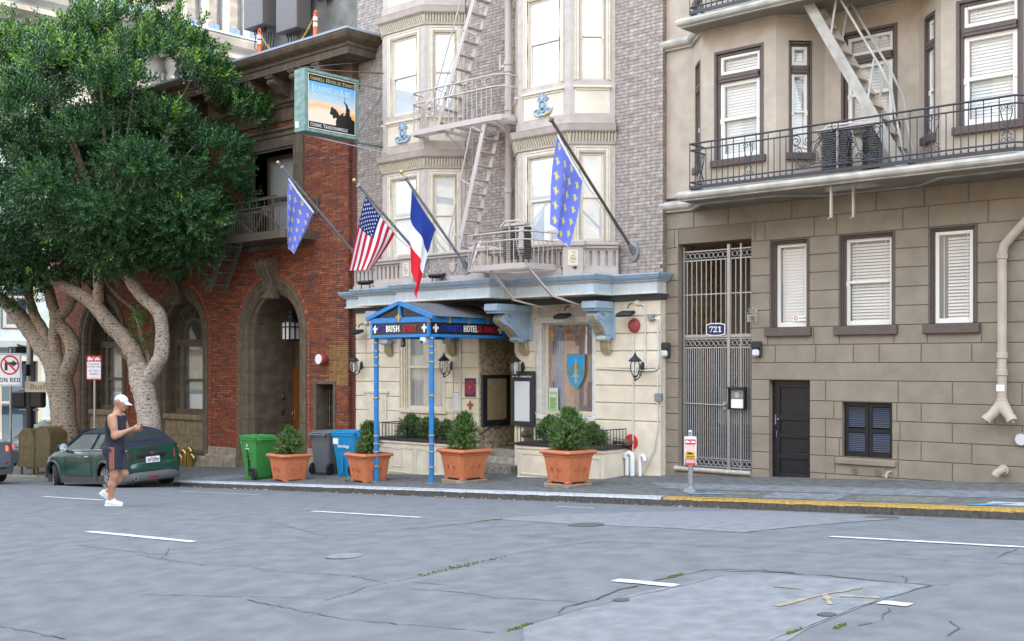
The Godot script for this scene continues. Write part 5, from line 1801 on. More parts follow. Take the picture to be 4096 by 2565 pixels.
func flag(label: String,base: Vector3,tip: Vector3,hoist: float,fly: float,m: Material,pole_m: Material,seed_v: float,kmin: float,drift: Vector3,lift: float) -> void:
	var p := thing("flagpole","grey metal flagpole %s" % label,"flagpole",base,0,"flagpoles on the hotel front")
	var b := B.new()
	b.tube([base,tip],0.028,8)
	var d := (tip - base).normalized()
	part(p,"pole",b,pole_m)
	var k := B.new()
	k.lathe([Vector2(0.001,0.0),Vector2(0.028,0.01),Vector2(0.05,0.03),Vector2(0.05,0.06),Vector2(0.028,0.07),Vector2(0.001,0.075)],12,Transform3D(Basis(Quaternion(Vector3.UP,d)),tip - d*0.03))
	part(p,"truck",k,pole_m)
	k = B.new()
	k.tube([tip,tip + d*0.13],0.008,6)
	k.ball(tip + d*0.16,V(0.042,0.042,0.042),12)
	part(p,"finial",k,M.gold)
	k = B.new()
	k.lathe([Vector2(0.001,0.03),Vector2(0.13,0.02),Vector2(0.14,0.0),Vector2(0.001,-0.01)],18,Transform3D(Basis(V(1,0,0),PI/2)*Basis.from_scale(V(0.8,1,1.3)),base))
	k.tube([base - d*0.02,base + d*0.2],[0.07,0.04],10)
	part(p,"base_plate",k,M.steel_dull)
	k = B.new()
	var a0 := tip - d*0.12 + V(0,-0.03,0)
	var a1 := base.lerp(tip,0.5)
	var sag := tip - d*hoist*1.3 + V(0,-0.16,0)
	k.tube([a0,sag,base + d*0.25 + V(0,-0.02,0)],0.006,4)
	part(p,"halyard",k,M.steel_dull)
	var f := B.new()
	var nu := 14
	var nv := 22
	var h0 := tip - d*0.22 + V(0,-0.05,0)
	var h1 := h0 - d*hoist + V(0,-0.09,0)
	var at := func(i: int,j: int) -> Vector3:
		var s := float(i)/nu
		var t := float(j)/nv
		var q := h0.lerp(h1,s)
		var hor := (q - h0)*V(1,0,1)
		var keep := lerpf(1.0,kmin,pow(t,0.8))
		var y: float = q.y - fly*t*(1.0 - lift*s)
		var fold := sin(s*8.0 + seed_v + t*1.2)*0.07*smoothstep(0.0,0.5,t) + 0.025*sin(s*15 + seed_v*2.0)*t
		return V(h0.x + hor.x*keep + fold,y,h0.z + hor.z*keep + fold*0.3 + 0.03*sin(t*4.0 + s*3.0)) + drift*t
	for i in nu:
		for j in nv:
			var q := [at.call(i,j),at.call(i + 1,j),at.call(i + 1,j + 1),at.call(i,j + 1)]
			f.quad(q[0],q[3],q[2],q[1])
	f.has_uv = true
	f.t.clear()
	for i in nu:
		for j in nv:
			var u0 := float(j)/nv
			var u1 := float(j + 1)/nv
			var v0 := float(i)/nu
			var v1 := float(i + 1)/nu
			for w in [Vector2(u0,v0),Vector2(u1,v1),Vector2(u1,v0),Vector2(u0,v0),Vector2(u0,v1),Vector2(u1,v1)]: f.t.append(w)
	var sumn := {}
	for i in f.v.size():
		var key := Vector3i(f.v[i]*2000.0)
		sumn[key] = sumn.get(key,Vector3.ZERO) + f.n[i]
	for i in f.v.size(): f.n[i] = (sumn[Vector3i(f.v[i]*2000.0)] as Vector3).normalized()
	solo("flag",f,m,{"at the red brick corner": "blue flag with gold lilies hanging in front of the red brick wall","left of the left bay, carrying stripes": "flag of stars and red and white stripes, leftmost on the hotel front","in front of the left bay": "blue white and red upright striped flag before the left bay window","on the right brick pier": "pale blue flag with gold lilies before the right bay window"}[label],"flag",Vector3.ZERO,"flags on the hotel front")

func wall_lantern() -> Node3D:
	var o := thing("wall_lantern","","wall lantern",Vector3.ZERO,0,"black wall lanterns on the hotel's ground floor")
	var b := B.new()
	b.lathe([Vector2(0.001,0.02),Vector2(0.05,0.015),Vector2(0.055,0.0)],10,Transform3D(Basis(V(1,0,0),PI/2)*Basis.from_scale(V(1,1,1.9)),V(0,0,0)))
	var cv := Curve3D.new()
	cv.add_point(V(0,-0.05,0.02),Vector3.ZERO,V(0,-0.05,0.05))
	cv.add_point(V(0,-0.2,0.12),V(0,0.03,-0.08),V(0,-0.03,0.08))
	cv.add_point(V(0,-0.23,0.24),V(0,-0.04,-0.03),V(0,0.02,0.02))
	b.tube(Array(cv.tessellate(4,6)),0.011,6)
	b.tube(curl(V(0,-0.14,0.08),V(0,0,1),V(0,1,0),0.05,0.0,1.1,10),0.008,5)
	part(o,"bracket",b,M.iron_black,false)
	b = B.new()
	for k in 6:
		var a := TAU*k/6
		b.tube([V(cos(a)*0.045,-0.17,0.24 + sin(a)*0.045),V(cos(a)*0.092,-0.06,0.24 + sin(a)*0.092),V(cos(a)*0.10,0.03,0.24 + sin(a)*0.10),V(cos(a)*0.075,0.11,0.24 + sin(a)*0.075)],0.006,5)
	b.lathe([Vector2(0.001,-0.27),Vector2(0.012,-0.25),Vector2(0.02,-0.22),Vector2(0.012,-0.2),Vector2(0.05,-0.175),Vector2(0.055,-0.16),Vector2(0.001,-0.155)],10,Transform3D(Basis.IDENTITY,V(0,0,0.24)))
	part(o,"cage",b,M.iron_black,false)
	b = B.new()
	b.lathe([Vector2(0.075,0.1),Vector2(0.125,0.105),Vector2(0.13,0.12),Vector2(0.1,0.15),Vector2(0.065,0.185),Vector2(0.04,0.2),Vector2(0.04,0.215),Vector2(0.018,0.225),Vector2(0.024,0.245),Vector2(0.008,0.27),Vector2(0.001,0.31)],12,Transform3D(Basis.IDENTITY,V(0,0,0.24)))
	part(o,"cap",b,M.iron_black,false)
	b = B.new()
	b.lathe([Vector2(0.04,-0.165),Vector2(0.085,-0.06),Vector2(0.094,0.03),Vector2(0.07,0.105)],14,Transform3D(Basis.IDENTITY,V(0,0,0.24)))
	part(o,"glass",b,M.glass,false)
	b = B.new()
	b.lathe([Vector2(0.014,-0.15),Vector2(0.014,-0.04),Vector2(0.024,-0.03),Vector2(0.02,0.03),Vector2(0.001,0.06)],8,Transform3D(Basis.IDENTITY,V(0,0,0.24)))
	part(o,"bulb",b,M.paper,false)
	return o

func floodlight(called: String,label: String,at: Vector3,turn: float,tilt: float) -> void:
	var o := thing(called,label,"floodlight",at,turn,"black floodlights on the hotel front")
	var t := Transform3D(Basis(V(1,0,0),tilt),V(0,0.16,0.0))
	var b := B.new()
	b.cbox(-0.17,-0.03,-0.11,0.17,0.02,0.11,0.02,t)
	b.cbox(-0.12,-0.075,-0.07,0.12,-0.03,0.07,0.03,t)
	for i in 9: b.box(-0.14 + i*0.034,-0.06,-0.1,-0.134 + i*0.034,-0.03,0.1,t)
	part(o,"housing",b,M.iron_black,false)
	b = B.new()
	for s in [-0.12,0.12]: b.tube([V(s,0,0),V(s,0.15,0)],0.012,5)
	b.tube([V(0.12,0.02,0),V(0.2,0.08,0.02),V(0.24,0.03,0.0),V(0.2,0.0,-0.1)],0.006,4)
	part(o,"stand",b,M.iron_black,false)

func lily_mesh(s: float,d: float) -> B:
	var b := B.new()
	b.prism(fleur(s),d)
	return b

func hotel_things() -> void:
	var o := thing("entrance_canopy","bright blue gabled entrance canopy on two ringed poles","canopy",V(-17.2,walk(-17.2,2.2),2.2))
	var xa := -18.08
	var xb := -16.35
	var zf := 2.3
	var zb := 0.12
	for q in [[-18.02,2.2],[-16.38,2.2]]:
		var y0 := walk(q[0],q[1])
		var b := B.new()
		b.tube([V(q[0],y0,q[1]),V(q[0],2.03,q[1])],0.052,14)
		var pm := part(o,"pole",b,M.awning_blue)
		for h in [0.32,0.62,0.78,0.94,1.72,2.38,2.55,2.68,2.85] :
			if y0 + h > 2.0: continue
			var r := B.new()
			r.lathe([Vector2(0.052,-0.018),Vector2(0.068,-0.01),Vector2(0.07,0.0),Vector2(0.068,0.01),Vector2(0.052,0.018)],14,Transform3D(Basis.IDENTITY,V(q[0],y0 + h,q[1])))
			var i := MeshInstance3D.new()
			i.name = "ring"; i.mesh = r.mesh(); i.material_override = M.gold
			pm.add_child(i,true)
		b = B.new()
		b.cbox(q[0] - 0.11,y0,q[1] - 0.11,q[0] + 0.11,y0 + 0.018,q[1] + 0.11,0.005)
		part(o,"foot_plate",b,M.steel_dull)
	var fb := B.new()
	for z in [[zf - 0.06,zf]]:
		fb.cbox(xa,2.31,z[0],xb,2.42,z[1],0.006)
		fb.cbox(xa,2.015,z[0] - 0.02,xb,2.075,z[1] + 0.012,0.006)
		for x in [xa,xb - 0.055]: fb.cbox(x,2.075,z[0],x + 0.055,2.31,z[1] + 0.008,0.006)
	for x in [[xa,xa + 0.05],[xb - 0.05,xb]]:
		fb.cbox(x[0],2.31,zb,x[1],2.42,zf - 0.06,0.006)
		fb.cbox(x[0] - 0.01,2.015,zb,x[1] + 0.01,2.075,zf - 0.08,0.006)
		fb.cbox(x[0],2.075,zb,x[1],2.31,zb + 0.05,0.006)
	for s in [-1.0,1.0]:
		fb.bar(V(-17.215 + s*0.98,2.405,zf - 0.02),V(-17.215,2.71,zf - 0.02),0.09,0.075)
		for z in [0.3,0.85,1.4,1.9]: fb.bar(V(-17.215 + s*0.93,2.40,z),V(-17.215,2.68,z),0.035,0.05)
	fb.cbox(-17.25,2.42,zf - 0.06,-17.18,2.69,zf + 0.004,0.006)
	part(o,"frame",fb,M.awning_blue)
	mk("tarp",lin(0.17,0.17,0.175),0.8,{tex = "stain",ts = 1.5})
	for s in [-1.0,1.0]:
		var rf := B.new()
		for k in 4:
			var z0 := zb + (zf - 0.05 - zb)*k/4.0
			var z1 := zb + (zf - 0.05 - zb)*(k + 1)/4.0
			var p := [V(-17.215,2.735,z0),V(-17.215,2.735,z1),V(-17.215 + s*0.99,2.425,z1),V(-17.215 + s*0.99,2.425,z0)]
			if s > 0: rf.quad(p[0],p[1],p[2],p[3])
			else: rf.quad(p[3],p[2],p[1],p[0])
		part(o,"roof_sheet",rf,M.tarp)
	for s in [-1,1]:
		var pg := B.new()
		pg.tri(V(-17.215 + s*0.06,2.43,zf - 0.04),V(-17.215 + s*0.86,2.43,zf - 0.04),V(-17.215 + s*0.06,2.66,zf - 0.04))
		part(o,"gable_pane",pg,M.panel_black)
	for z in [zf + 0.0,1.75,1.2,0.65]:
		var t := B.new()
		t.cbox(xb + 0.02,2.40,z - 0.055,xb + 0.03,2.43,z + 0.055,0.004)
		t.cbox(xb + 0.021,2.31,z - 0.022,xb + 0.031,2.40,z + 0.022,0.004)
		t.cbox(xb + 0.022,2.30,z - 0.035,xb + 0.032,2.325,z + 0.035,0.004)
		part(o,"gold_bracket",t,M.gold)
	var gf := part(o,"gold_lily",lily_mesh(0.2,0.01),M.gold)
	gf.transform = o.transform.affine_inverse()*Transform3D(Basis.IDENTITY,V(-17.215,2.32,zf + 0.008))
	var sb := B.new()
	sb.box(xa + 0.055,2.075,zf - 0.045,xb - 0.055,2.31,zf - 0.03)
	var s1 := part(o,"sign_panel",sb,M.panel_black)
	sb = B.new()
	sb.box(xb - 0.04,2.075,zb + 0.05,xb - 0.025,2.31,zf - 0.06)
	var s2 := part(o,"sign_panel",sb,M.panel_black)
	mk("neon_blue",lin(0.02,0.045,0.42),0.3)
	mk("neon_white",lin(0.8,0.78,0.72),0.3)
	mk("neon_red",lin(0.55,0.02,0.035),0.3)
	var ft := func(x: float) -> Transform3D: return Transform3D(Basis.IDENTITY,V(x,2.195,zf - 0.022))
	words(s1,"lettering","715",0.125,M.neon_blue,ft.call(-17.79),"Droid Sans",false,0.9,0.012)
	words(s1,"lettering","BUSH",0.13,M.neon_white,ft.call(-17.43),"Droid Sans",true,0.9,0.012)
	words(s1,"lettering","STREET",0.125,M.neon_red,ft.call(-16.92),"Droid Sans",false,0.72,0.012)
	for x in [-17.96,-16.5]:
		var l := MeshInstance3D.new()
		l.name = "lily"; l.mesh = lily_mesh(0.18,0.012).mesh(); l.material_override = M.neon_white
		s1.add_child(l,true); l.position = V(x,2.105,zf - 0.022)
	var st := func(z: float) -> Transform3D: return Transform3D(Basis(Vector3.UP,PI/2),V(xb - 0.018,2.195,z))
	words(s2,"lettering","CORNELL",0.125,M.neon_blue,st.call(1.66),"Droid Sans",false,0.85,0.012)
	words(s2,"lettering","HOTEL",0.13,M.neon_white,st.call(1.12),"Droid Sans",true,0.72,0.012)
	words(s2,"lettering","DE FRANCE",0.125,M.neon_red,st.call(0.62),"Droid Sans",false,0.66,0.012)
	for z in [2.1,0.24]:
		var l := MeshInstance3D.new()
		l.name = "lily"; l.mesh = lily_mesh(0.18,0.012).mesh(); l.material_override = M.neon_white
		s2.add_child(l,true); l.transform = Transform3D(Basis(Vector3.UP,PI/2),V(xb - 0.02,2.105,z))
	var cm := thing("security_camera","white dome security camera under the canopy's front corner","camera",V(-16.52,1.99,2.28))
	var c := B.new()
	c.lathe([Vector2(0.001,-0.11),Vector2(0.05,-0.09),Vector2(0.068,-0.05),Vector2(0.07,-0.02),Vector2(0.075,0.02)],14)
	part(cm,"housing",c,M.white,false)
	c = B.new()
	c.ball(V(0.0,-0.06,0.035),V(0.04,0.04,0.04),10)
	part(cm,"lens",c,M.black,false)
	var sp := B.new()
	sp.tube([V(0,0,0),V(0.02,-0.05,0.02),V(0.05,-0.17,0.05)],[0.02,0.045,0.05],10)
	solo("spotlight",sp,M.iron_black,"small black spotlight hanging under the canopy near its middle","spotlight",V(-17.2,2.01,2.2))
	var sg := thing("projecting_sign","green framed projecting sign with a rider's silhouette against a sunset","sign",V(-20.2,6.57,1.6))
	mk("sign_green",lin(0.22,0.36,0.32),0.5,{tex = "stain",ts = 1.4})
	var b := B.new()
	b.cbox(-20.58,6.56,0.84,-20.22,7.93,2.35,0.012)
	for q in [[6.56,6.63,0.84,2.35],[7.86,7.93,0.84,2.35]]: b.cbox(-20.22,q[0],q[2],-20.19,q[1],q[3],0.006)
	for q in [[0.84,0.9],[2.27,2.35]]: b.cbox(-20.22,6.63,q[0],-20.19,7.86,q[1],0.006)
	part(sg,"case",b,M.sign_green)
	var rider := PackedVector2Array()
	for q in [[0.58,0.12],[0.575,0.22],[0.60,0.27],[0.56,0.275],[0.535,0.25],[0.52,0.27],[0.505,0.275],[0.51,0.31],[0.455,0.325],[0.45,0.345],[0.47,0.40],[0.475,0.44],[0.49,0.46],[0.505,0.455],[0.515,0.475],[0.525,0.445],[0.57,0.43],[0.62,0.38],[0.655,0.33],[0.70,0.38],[0.725,0.385],[0.755,0.395],[0.75,0.375],[0.72,0.365],[0.745,0.34],[0.765,0.355],[0.785,0.40],[0.785,0.45],[0.79,0.50],[0.775,0.54],[0.758,0.565],[0.735,0.59],[0.752,0.595],[0.752,0.80],[0.76,0.80],[0.762,0.59],[0.775,0.585],[0.79,0.57],[0.82,0.555],[0.825,0.52],[0.85,0.49],[0.875,0.46],[0.865,0.43],[0.87,0.36],[0.895,0.34],[0.91,0.30],[0.94,0.285],[0.99,0.265],[0.99,0.12]]: rider.append(Vector2(q[0],q[1]))
	var art := paint(384,352,func(u: float,v: float) -> Color:
		var y := 1.0 - v
		var e := maxf(absf(u - 0.5),absf(v - 0.5))
		if e > 0.488: return Color(0.03,0.03,0.05)
		if e > 0.474: return Color(0.93,0.89,0.78)
		if y > 0.855 or y < 0.135: return Color(0.02,0.025,0.045)
		if Geometry2D.is_point_in_polygon(Vector2(u,y),rider): return Color(0.02,0.022,0.035)
		var k := clampf((y - 0.4)/0.45,0.0,1.0)
		var s := Color(0.93,0.84,0.74).lerp(Color(0.36,0.65,0.86),k)
		var band := exp(-pow((y - 0.40 - 0.05*sin(u*5.0))/0.055,2.0))
		s = s.lerp(Color(0.96,0.70,0.46),band*0.75)
		if u > 0.86: s = s.lerp(Color(0.95,0.62,0.18),clampf((0.42 - y)*8.0,0.0,1.0))
		return s)
	b = B.new()
	b.uvquad(V(-20.212,6.63,2.27),V(-20.212,6.63,0.9),V(-20.212,7.86,0.9),V(-20.212,7.86,2.27))
	var face := part(sg,"face",b,printed("sign_art",art,0.3))
	mk("sign_gold",lin(0.62,0.48,0.20),0.5)
	mk("sign_pale",lin(0.55,0.72,0.80),0.5)
	var at := func(z: float,y: float) -> Transform3D: return Transform3D(Basis(Vector3.UP,PI/2),V(-20.208,y,z))
	var caps := func(txt: Array,z0: float,y: float,h: float,m: Material,sq: float):
		var z := z0
		for w in txt:
			var hh: float = h if w[1] else h*0.78
			var i := words(face,"lettering",w[0],hh,m,Transform3D.IDENTITY,"Droid Serif",false,sq)
			var wd: float = (i.mesh as TextMesh).get_aabb().size.x*sq
			i.transform = Transform3D(Basis(Vector3.UP,PI/2),V(-20.208,y - (h - hh)/2,z - wd/2))*Transform3D(Basis.from_scale(V(sq,1,1)),Vector3.ZERO)
			z -= wd + (0.008 if not w[2] else 0.045)
	caps.call([["C",true,false],["ORNELL",false,true],["H",true,false],["OTEL DE",false,true],["F",true,false],["RANCE",false,true]],2.19,7.75,0.078,M.sign_gold,0.98)
	caps.call([["J",true,false],["EANNE D'",false,false],["A",true,false],["RC",false,true]],2.16,7.55,0.135,M.sign_pale,1.02)
	caps.call([["R",true,false],["ESTAURANT",false,true]],2.12,7.38,0.105,M.sign_pale,0.86)
	caps.call([["C",true,false],["UISINE",false,true],["T",true,false],["RADITIONNELLE",false,true]],2.19,6.735,0.08,M.paper,0.88)
	b = B.new()
	b.box(-20.53,6.66,2.351,-20.42,6.79,2.354)
	part(sg,"sticker",b,M.paper)
	b = B.new()
	b.cbox(-20.3,6.50,0.0,-20.22,8.1,0.045,0.004,Transform3D(Basis.IDENTITY,V(0.05,0,0.01)))
	b.bar(V(-20.23,7.85,0.05),V(-20.23,7.85,0.84),0.03,0.03)
	b.bar(V(-20.23,7.8,0.05),V(-20.23,6.7,0.84),0.025,0.025)
	b.bar(V(-20.35,6.54,0.02),V(-20.35,6.54,0.86),0.06,0.04)
	part(sg,"wall_bracket",b,M.steel_dull)
	b = B.new()
	b.tube([V(-20.55,7.97,2.3),V(-19.6,8.02,0.62)],0.014,6)
	part(sg,"tie_rod",b,M.rust)
	b = B.new()
	b.tube([V(-20.5,6.55,2.2),V(-19.45,6.2,0.66)],0.010,5)
	b.tube([V(-20.5,7.98,2.3),V(-20.9,8.62,0.05)],0.006,4)
	part(sg,"guy_wire",b,M.steel)
	var blue := Color(0.42,0.47,0.80)
	var lily := fleur(1.0)
	var lily_tex := paint(256,168,func(u: float,v: float) -> Color:
		if v < 0.0: return Color.WHITE
		if u < 0.035: return Color(0.92,0.93,0.96)
		var g := Vector2(u*6.0,v*4.0)
		if int(g.y) % 2: g.x += 0.5
		var q := Vector2(fposmod(g.x,1.0) - 0.5,fposmod(g.y,1.0) - 0.5)
		if Geometry2D.is_point_in_polygon(Vector2(q.y/0.62,(0.5 - q.x)/0.62 - 0.3),lily): return Color(0.86,0.80,0.36)
		return blue)
	var stars := []
	for r in 9:
		for k in (6 if r % 2 == 0 else 5): stars.append(Vector2((k + (0.5 if r % 2 == 0 else 1.0))/6.0*0.40,(r + 0.9)/10.0*0.538 - 0.005))
	var us := paint(380,240,func(u: float,v: float) -> Color:
		if u < 0.40 and v < 0.538:
			for s in stars:
				var d := Vector2((u - s.x)*1.6,v - s.y)
				var l := d.length()
				if l < 0.026 and l < 0.026*(0.42 + 0.58*pow(absf(cos(2.5*(d.angle() + PI/2))),3.0)): return Color(0.95,0.95,0.97)
			return Color(0.09,0.16,0.42)
		return Color(0.80,0.07,0.20) if int(v*13.0) % 2 == 0 else Color(0.93,0.93,0.94))
	var fr := paint(128,8,func(u: float,_v: float) -> Color: return Color(0.10,0.22,0.55) if u < 0.35 else Color(0.93,0.92,0.92) if u < 0.65 else Color(0.80,0.07,0.13))
	printed("lily_cloth",lily_tex,0.85,0.35)
	printed("stars_cloth",us,0.85,0.35)
	printed("tricolour_cloth",fr,0.85,0.35)
	flag("at the red brick corner",V(-21.2,4.07,0.06),V(-21.2,5.88,2.2),0.95,1.5,M.lily_cloth,M.steel_dull,0.4,0.35,V(-0.05,0,0.06),0.3)
	flag("left of the left bay, carrying stripes",V(-17.85,3.63,0.95),V(-17.85,5.06,2.8),1.0,1.5,M.stars_cloth,M.steel_dull,1.7,0.85,V(-0.25,0,0.26),0.5)
	flag("in front of the left bay",V(-16.6,3.49,1.0),V(-16.6,5.09,2.68),0.9,1.6,M.tricolour_cloth,M.steel_dull,3.1,0.22,V(0.0,0,0.0),0.12)
	flag("on the right brick pier",V(-13.08,3.62,0.03),V(-13.08,5.75,2.45),0.95,1.6,M.lily_cloth,M.iron_brown,5.0,0.7,V(-0.1,0,0.1),0.2)
	floodlight("floodlight","black floodlight on the cornice below the striped flag",V(-20.0,3.19,0.8),0.2,0.15)
	floodlight("floodlight","black floodlight on the cornice below the iron scrollwork",V(-17.35,3.19,1.12),0.2,0.15)
	floodlight("floodlight","black floodlight on the cornice right of the stacked ladder weights",V(-14.1,3.19,0.68),0.2,0.15)
	for q in [[-20.95,2.32,"black wedge floodlight under the cornice left of the canopy"],[-14.66,2.52,"black wedge floodlight over the shop window"],[-13.1,2.52,"black wedge floodlight over the dark red alarm bell"]]:
		var f := thing("wedge_floodlight",q[2],"floodlight",V(q[0],q[1],0.06),0,"black floodlights on the hotel front")
		var e := B.new()
		e.cbox(-0.17,-0.04,0.12,0.17,0.03,0.33,0.02,Transform3D(Basis(V(1,0,0),0.35),Vector3.ZERO))
		e.tube([V(0,0.12,0.0),V(0,0.1,0.1),V(0,0.02,0.15)],0.012,5)
		part(f,"housing",e,M.iron_black,false)
		e = B.new()
		e.lathe([Vector2(0.001,0.03),Vector2(0.05,0.025),Vector2(0.06,0.0)],12,Transform3D(Basis(V(1,0,0),PI/2),V(0.12,0.14,0)))
		part(f,"wall_box",e,M.white_trim,false)
	var l0 := wall_lantern()
	l0.position = V(-21.02,1.45,0.055)
	l0.set_meta("label","black wall lantern at the hotel's left edge beside the red bricks")
	copy_of(l0,"black wall lantern between the left window and the entrance, right of the front canopy pole",V(-17.99,1.45,0.055))
	copy_of(l0,"black wall lantern at the right side of the entrance above the menu case",V(-15.9,1.43,0.055))
	copy_of(l0,"black wall lantern near the hotel's right edge below the alarm bell",V(-12.86,1.43,0.055))
	var bl := thing("alarm_bell","round dark red alarm bell on the cream wall","alarm bell",V(-13.05,2.22,0.06))
	b = B.new()
	b.lathe([Vector2(0.001,0.075),Vector2(0.06,0.07),Vector2(0.12,0.045),Vector2(0.14,0.0)],20,Transform3D(Basis(V(1,0,0),PI/2),Vector3.ZERO))
	part(bl,"gong",b,M.bell_red,false)
	b = B.new()
	b.ball(V(0,0,0.078),V(0.014,0.014,0.01),8)
	part(bl,"screw",b,M.steel,false)
	var pipes := thing("conduit","cream painted conduits running over the right cream wall","conduit",V(-12.8,-0.6,0.06))
	for q in [[V(-13.07,2.05,0.07),V(-13.07,0.1,0.07),V(-13.09,-0.68,0.07)],[V(-12.98,2.62,0.07),V(-12.83,2.6,0.07),V(-12.79,2.5,0.07),V(-12.79,1.4,0.07)],[V(-12.62,2.35,0.07),V(-12.5,2.3,0.075),V(-12.48,1.6,0.075),V(-12.52,1.4,0.075),V(-12.7,1.36,0.07),V(-13.95,1.4,0.07)],[V(-12.5,1.3,0.075),V(-12.5,0.3,0.075),V(-12.58,-0.1,0.08),V(-12.78,-0.5,0.09),V(-12.9,-0.66,0.09)]]:
		var e := B.new()
		var cv := Curve3D.new()
		for i in q.size():
			var tan: Vector3 = ((q[mini(i + 1,q.size() - 1)] - q[maxi(i - 1,0)]) as Vector3).normalized()*0.05
			cv.add_point(q[i],-tan,tan)
		e.tube(Array(cv.tessellate(4,6)),0.016,6)
		part(pipes,"pipe",e,M.white_trim)
	for q in [[-15.60,"cream conduit looping down beside the shop window's left edge"],[-17.94,"thin cream conduit under the second lantern from the left"],[-20.86,"thin cream conduit above the leftmost lantern"]]:
		var e := B.new()
		if q[0] > -16: e.tube([V(-14.9,2.6,0.07),V(-15.5,2.58,0.07),V(-15.62,2.45,0.08),V(-15.56,2.1,0.08),V(-15.5,1.9,0.09),V(-15.56,1.6,0.08),V(-15.6,1.2,0.08),V(-15.55,0.9,0.08),V(-15.55,0.5,0.08),V(-15.4,0.38,0.1),V(-14.1,0.34,0.1)],0.014,6)
		elif q[0] < -20: e.tube([V(q[0],2.6,0.06),V(q[0],1.55,0.06)],0.012,5)
		else: e.tube([V(q[0],1.5,0.06),V(q[0],-0.5,0.06)],0.012,5)
		solo("conduit",e,M.white_trim,q[1],"conduit")
	for q in [[-12.64,2.36,0.06,0.12,"grey junction box high on the cream wall's right edge","steel_dull"],[-12.47,0.87,0.08,0.15,"grey switch box on the right edge of the cream wall","steel_dull"]]:
		var e := B.new()
		e.cbox(-q[2],-q[3]/2,0,q[2],q[3]/2,0.07,0.008)
		solo("junction_box",e,M[q[5]],q[4],"junction box",V(q[0],q[1],0.055))
	var e2 := B.new()
	e2.box(-0.16,-0.2,0,0.16,0.2,0.012)
	var pq := thing("plaque","square navy plaque with a red ringed crest beside the entrance","plaque",V(-17.42,0.98,0.052))
	mk("navy",lin(0.012,0.016,0.09),0.35)
	part(pq,"panel",e2,M.navy,false)
	e2 = B.new()
	for r in [0.14,0.125,0.095]: e2.lathe([Vector2(r,0.0),Vector2(r + 0.006,0.004),Vector2(r + 0.012,0.0)],22,Transform3D(Basis(V(1,0,0),PI/2),V(0,0,0.012)))
	for i in 26: e2.box(-0.006,0.108,0.011,0.006,0.124,0.014,Transform3D(Basis(V(0,0,1),TAU*i/26),Vector3.ZERO))
	e2.prism(PackedVector2Array([Vector2(-0.055,0.06),Vector2(0.055,0.06),Vector2(0.055,-0.01),Vector2(0.0,-0.08),Vector2(-0.055,-0.01)]),0.006,Transform3D(Basis.IDENTITY,V(0,0,0.012)))
	part(pq,"crest",e2,M.red,false)
	mk("copper",lin(0.30,0.10,0.04),0.4,{metal = 0.5})
	var ll := solo("lily_emblem",lily_mesh(0.22,0.01),M.copper,"small copper lily emblem on the pier left of the entrance","emblem",V(-17.42,0.49,0.054))
	var nt := thing("paper_notice","white paper notice with blue edges taped to the pier","notice",V(-17.86,0.66,0.055))
	e2 = B.new(); e2.box(-0.08,-0.22,0,0.08,0.22,0.003); part(nt,"sheet",e2,M.paper,false)
	e2 = B.new()
	for y in [-0.21,0.195]: e2.box(-0.08,y,0.003,0.08,y + 0.018,0.005)
	part(nt,"blue_edge",e2,M.awning_blue,false)
	e2 = B.new()
	for i in 14: e2.box(-0.065,0.15 - i*0.024,0.003,0.03 + 0.03*((i*7) % 3)/2.0,0.157 - i*0.024,0.0045)
	part(nt,"print",e2,M.steel_dull,false)
	var mc := thing("menu_case","black framed menu case under the lantern right of the entrance","menu case",V(-15.84,0.78,0.06))
	e2 = B.new()
	e2.cbox(-0.31,-0.56,0,0.31,0.56,0.09,0.012)
	part(mc,"case",e2,M.iron_black,false)
	e2 = B.new(); e2.box(-0.2,-0.47,0.09,0.21,0.35,0.094); part(mc,"sheet",e2,M.paper_grey,false)
	words(mc,"lettering","Restaurant Jeanne d'Arc",0.034,M.paper,Transform3D(Basis.IDENTITY,V(0,0.45,0.093)),"Droid Serif",true,0.9)
	var mc2 := thing("menu_case","wide black menu case on the marble wall inside the entrance","menu case",V(-17.15,0.75,-0.75))
	e2 = B.new(); e2.cbox(0,-0.6,-0.75,0.05,0.5,0.75,0.012); part(mc2,"case",e2,M.iron_black,false)
	e2 = B.new(); e2.box(0.05,-0.47,0.0,0.054,0.42,0.6); part(mc2,"sheet",e2,M.curtain_tan,false)
	e2 = B.new(); e2.box(0.05,-0.47,-0.62,0.054,0.42,-0.1); part(mc2,"poster",e2,M.navy,false)
	e2 = B.new(); e2.box(0.054,0.0,-0.55,0.057,0.38,-0.16); e2.box(0.054,-0.4,-0.55,0.057,-0.1,-0.16); part(mc2,"photograph",e2,M.steel_dull,false)
	var hr := B.new()
	hr.tube([V(-16.98,-0.02,0.22),V(-16.98,0.12,-0.1),V(-16.98,0.26,-0.5),V(-16.98,0.3,-0.62),V(-16.98,0.22,-0.66)],0.016,6)
	for z in [0.1,-0.4]: hr.tube([V(-16.98,-0.02 + (0.1 - z)*0.42,z),V(-16.98,-0.12 + (0.1 - z)*0.42,z),V(-17.15,-0.1 + (0.1 - z)*0.42,z)],0.01,5)
	solo("handrail",hr,M.iron_black,"short black scrolled handrail on the marble wall of the entrance","handrail")
	var zs := -0.10
	var sd := thing("shield_sign","bright blue shield with dagger, crown and lilies hanging in the shop window","shield",V(-14.60,1.35,zs))
	mk("shield_blue",lin(0.01,0.30,0.62),0.4)
	mk("olive_gold",lin(0.20,0.20,0.06),0.5)
	var sp2 := PackedVector2Array()
	for q in [[-0.22,0.33],[0.22,0.33],[0.22,-0.05],[0.17,-0.19],[0.09,-0.29],[0.0,-0.35],[-0.09,-0.29],[-0.17,-0.19],[-0.22,-0.05]]: sp2.append(Vector2(q[0],q[1]))
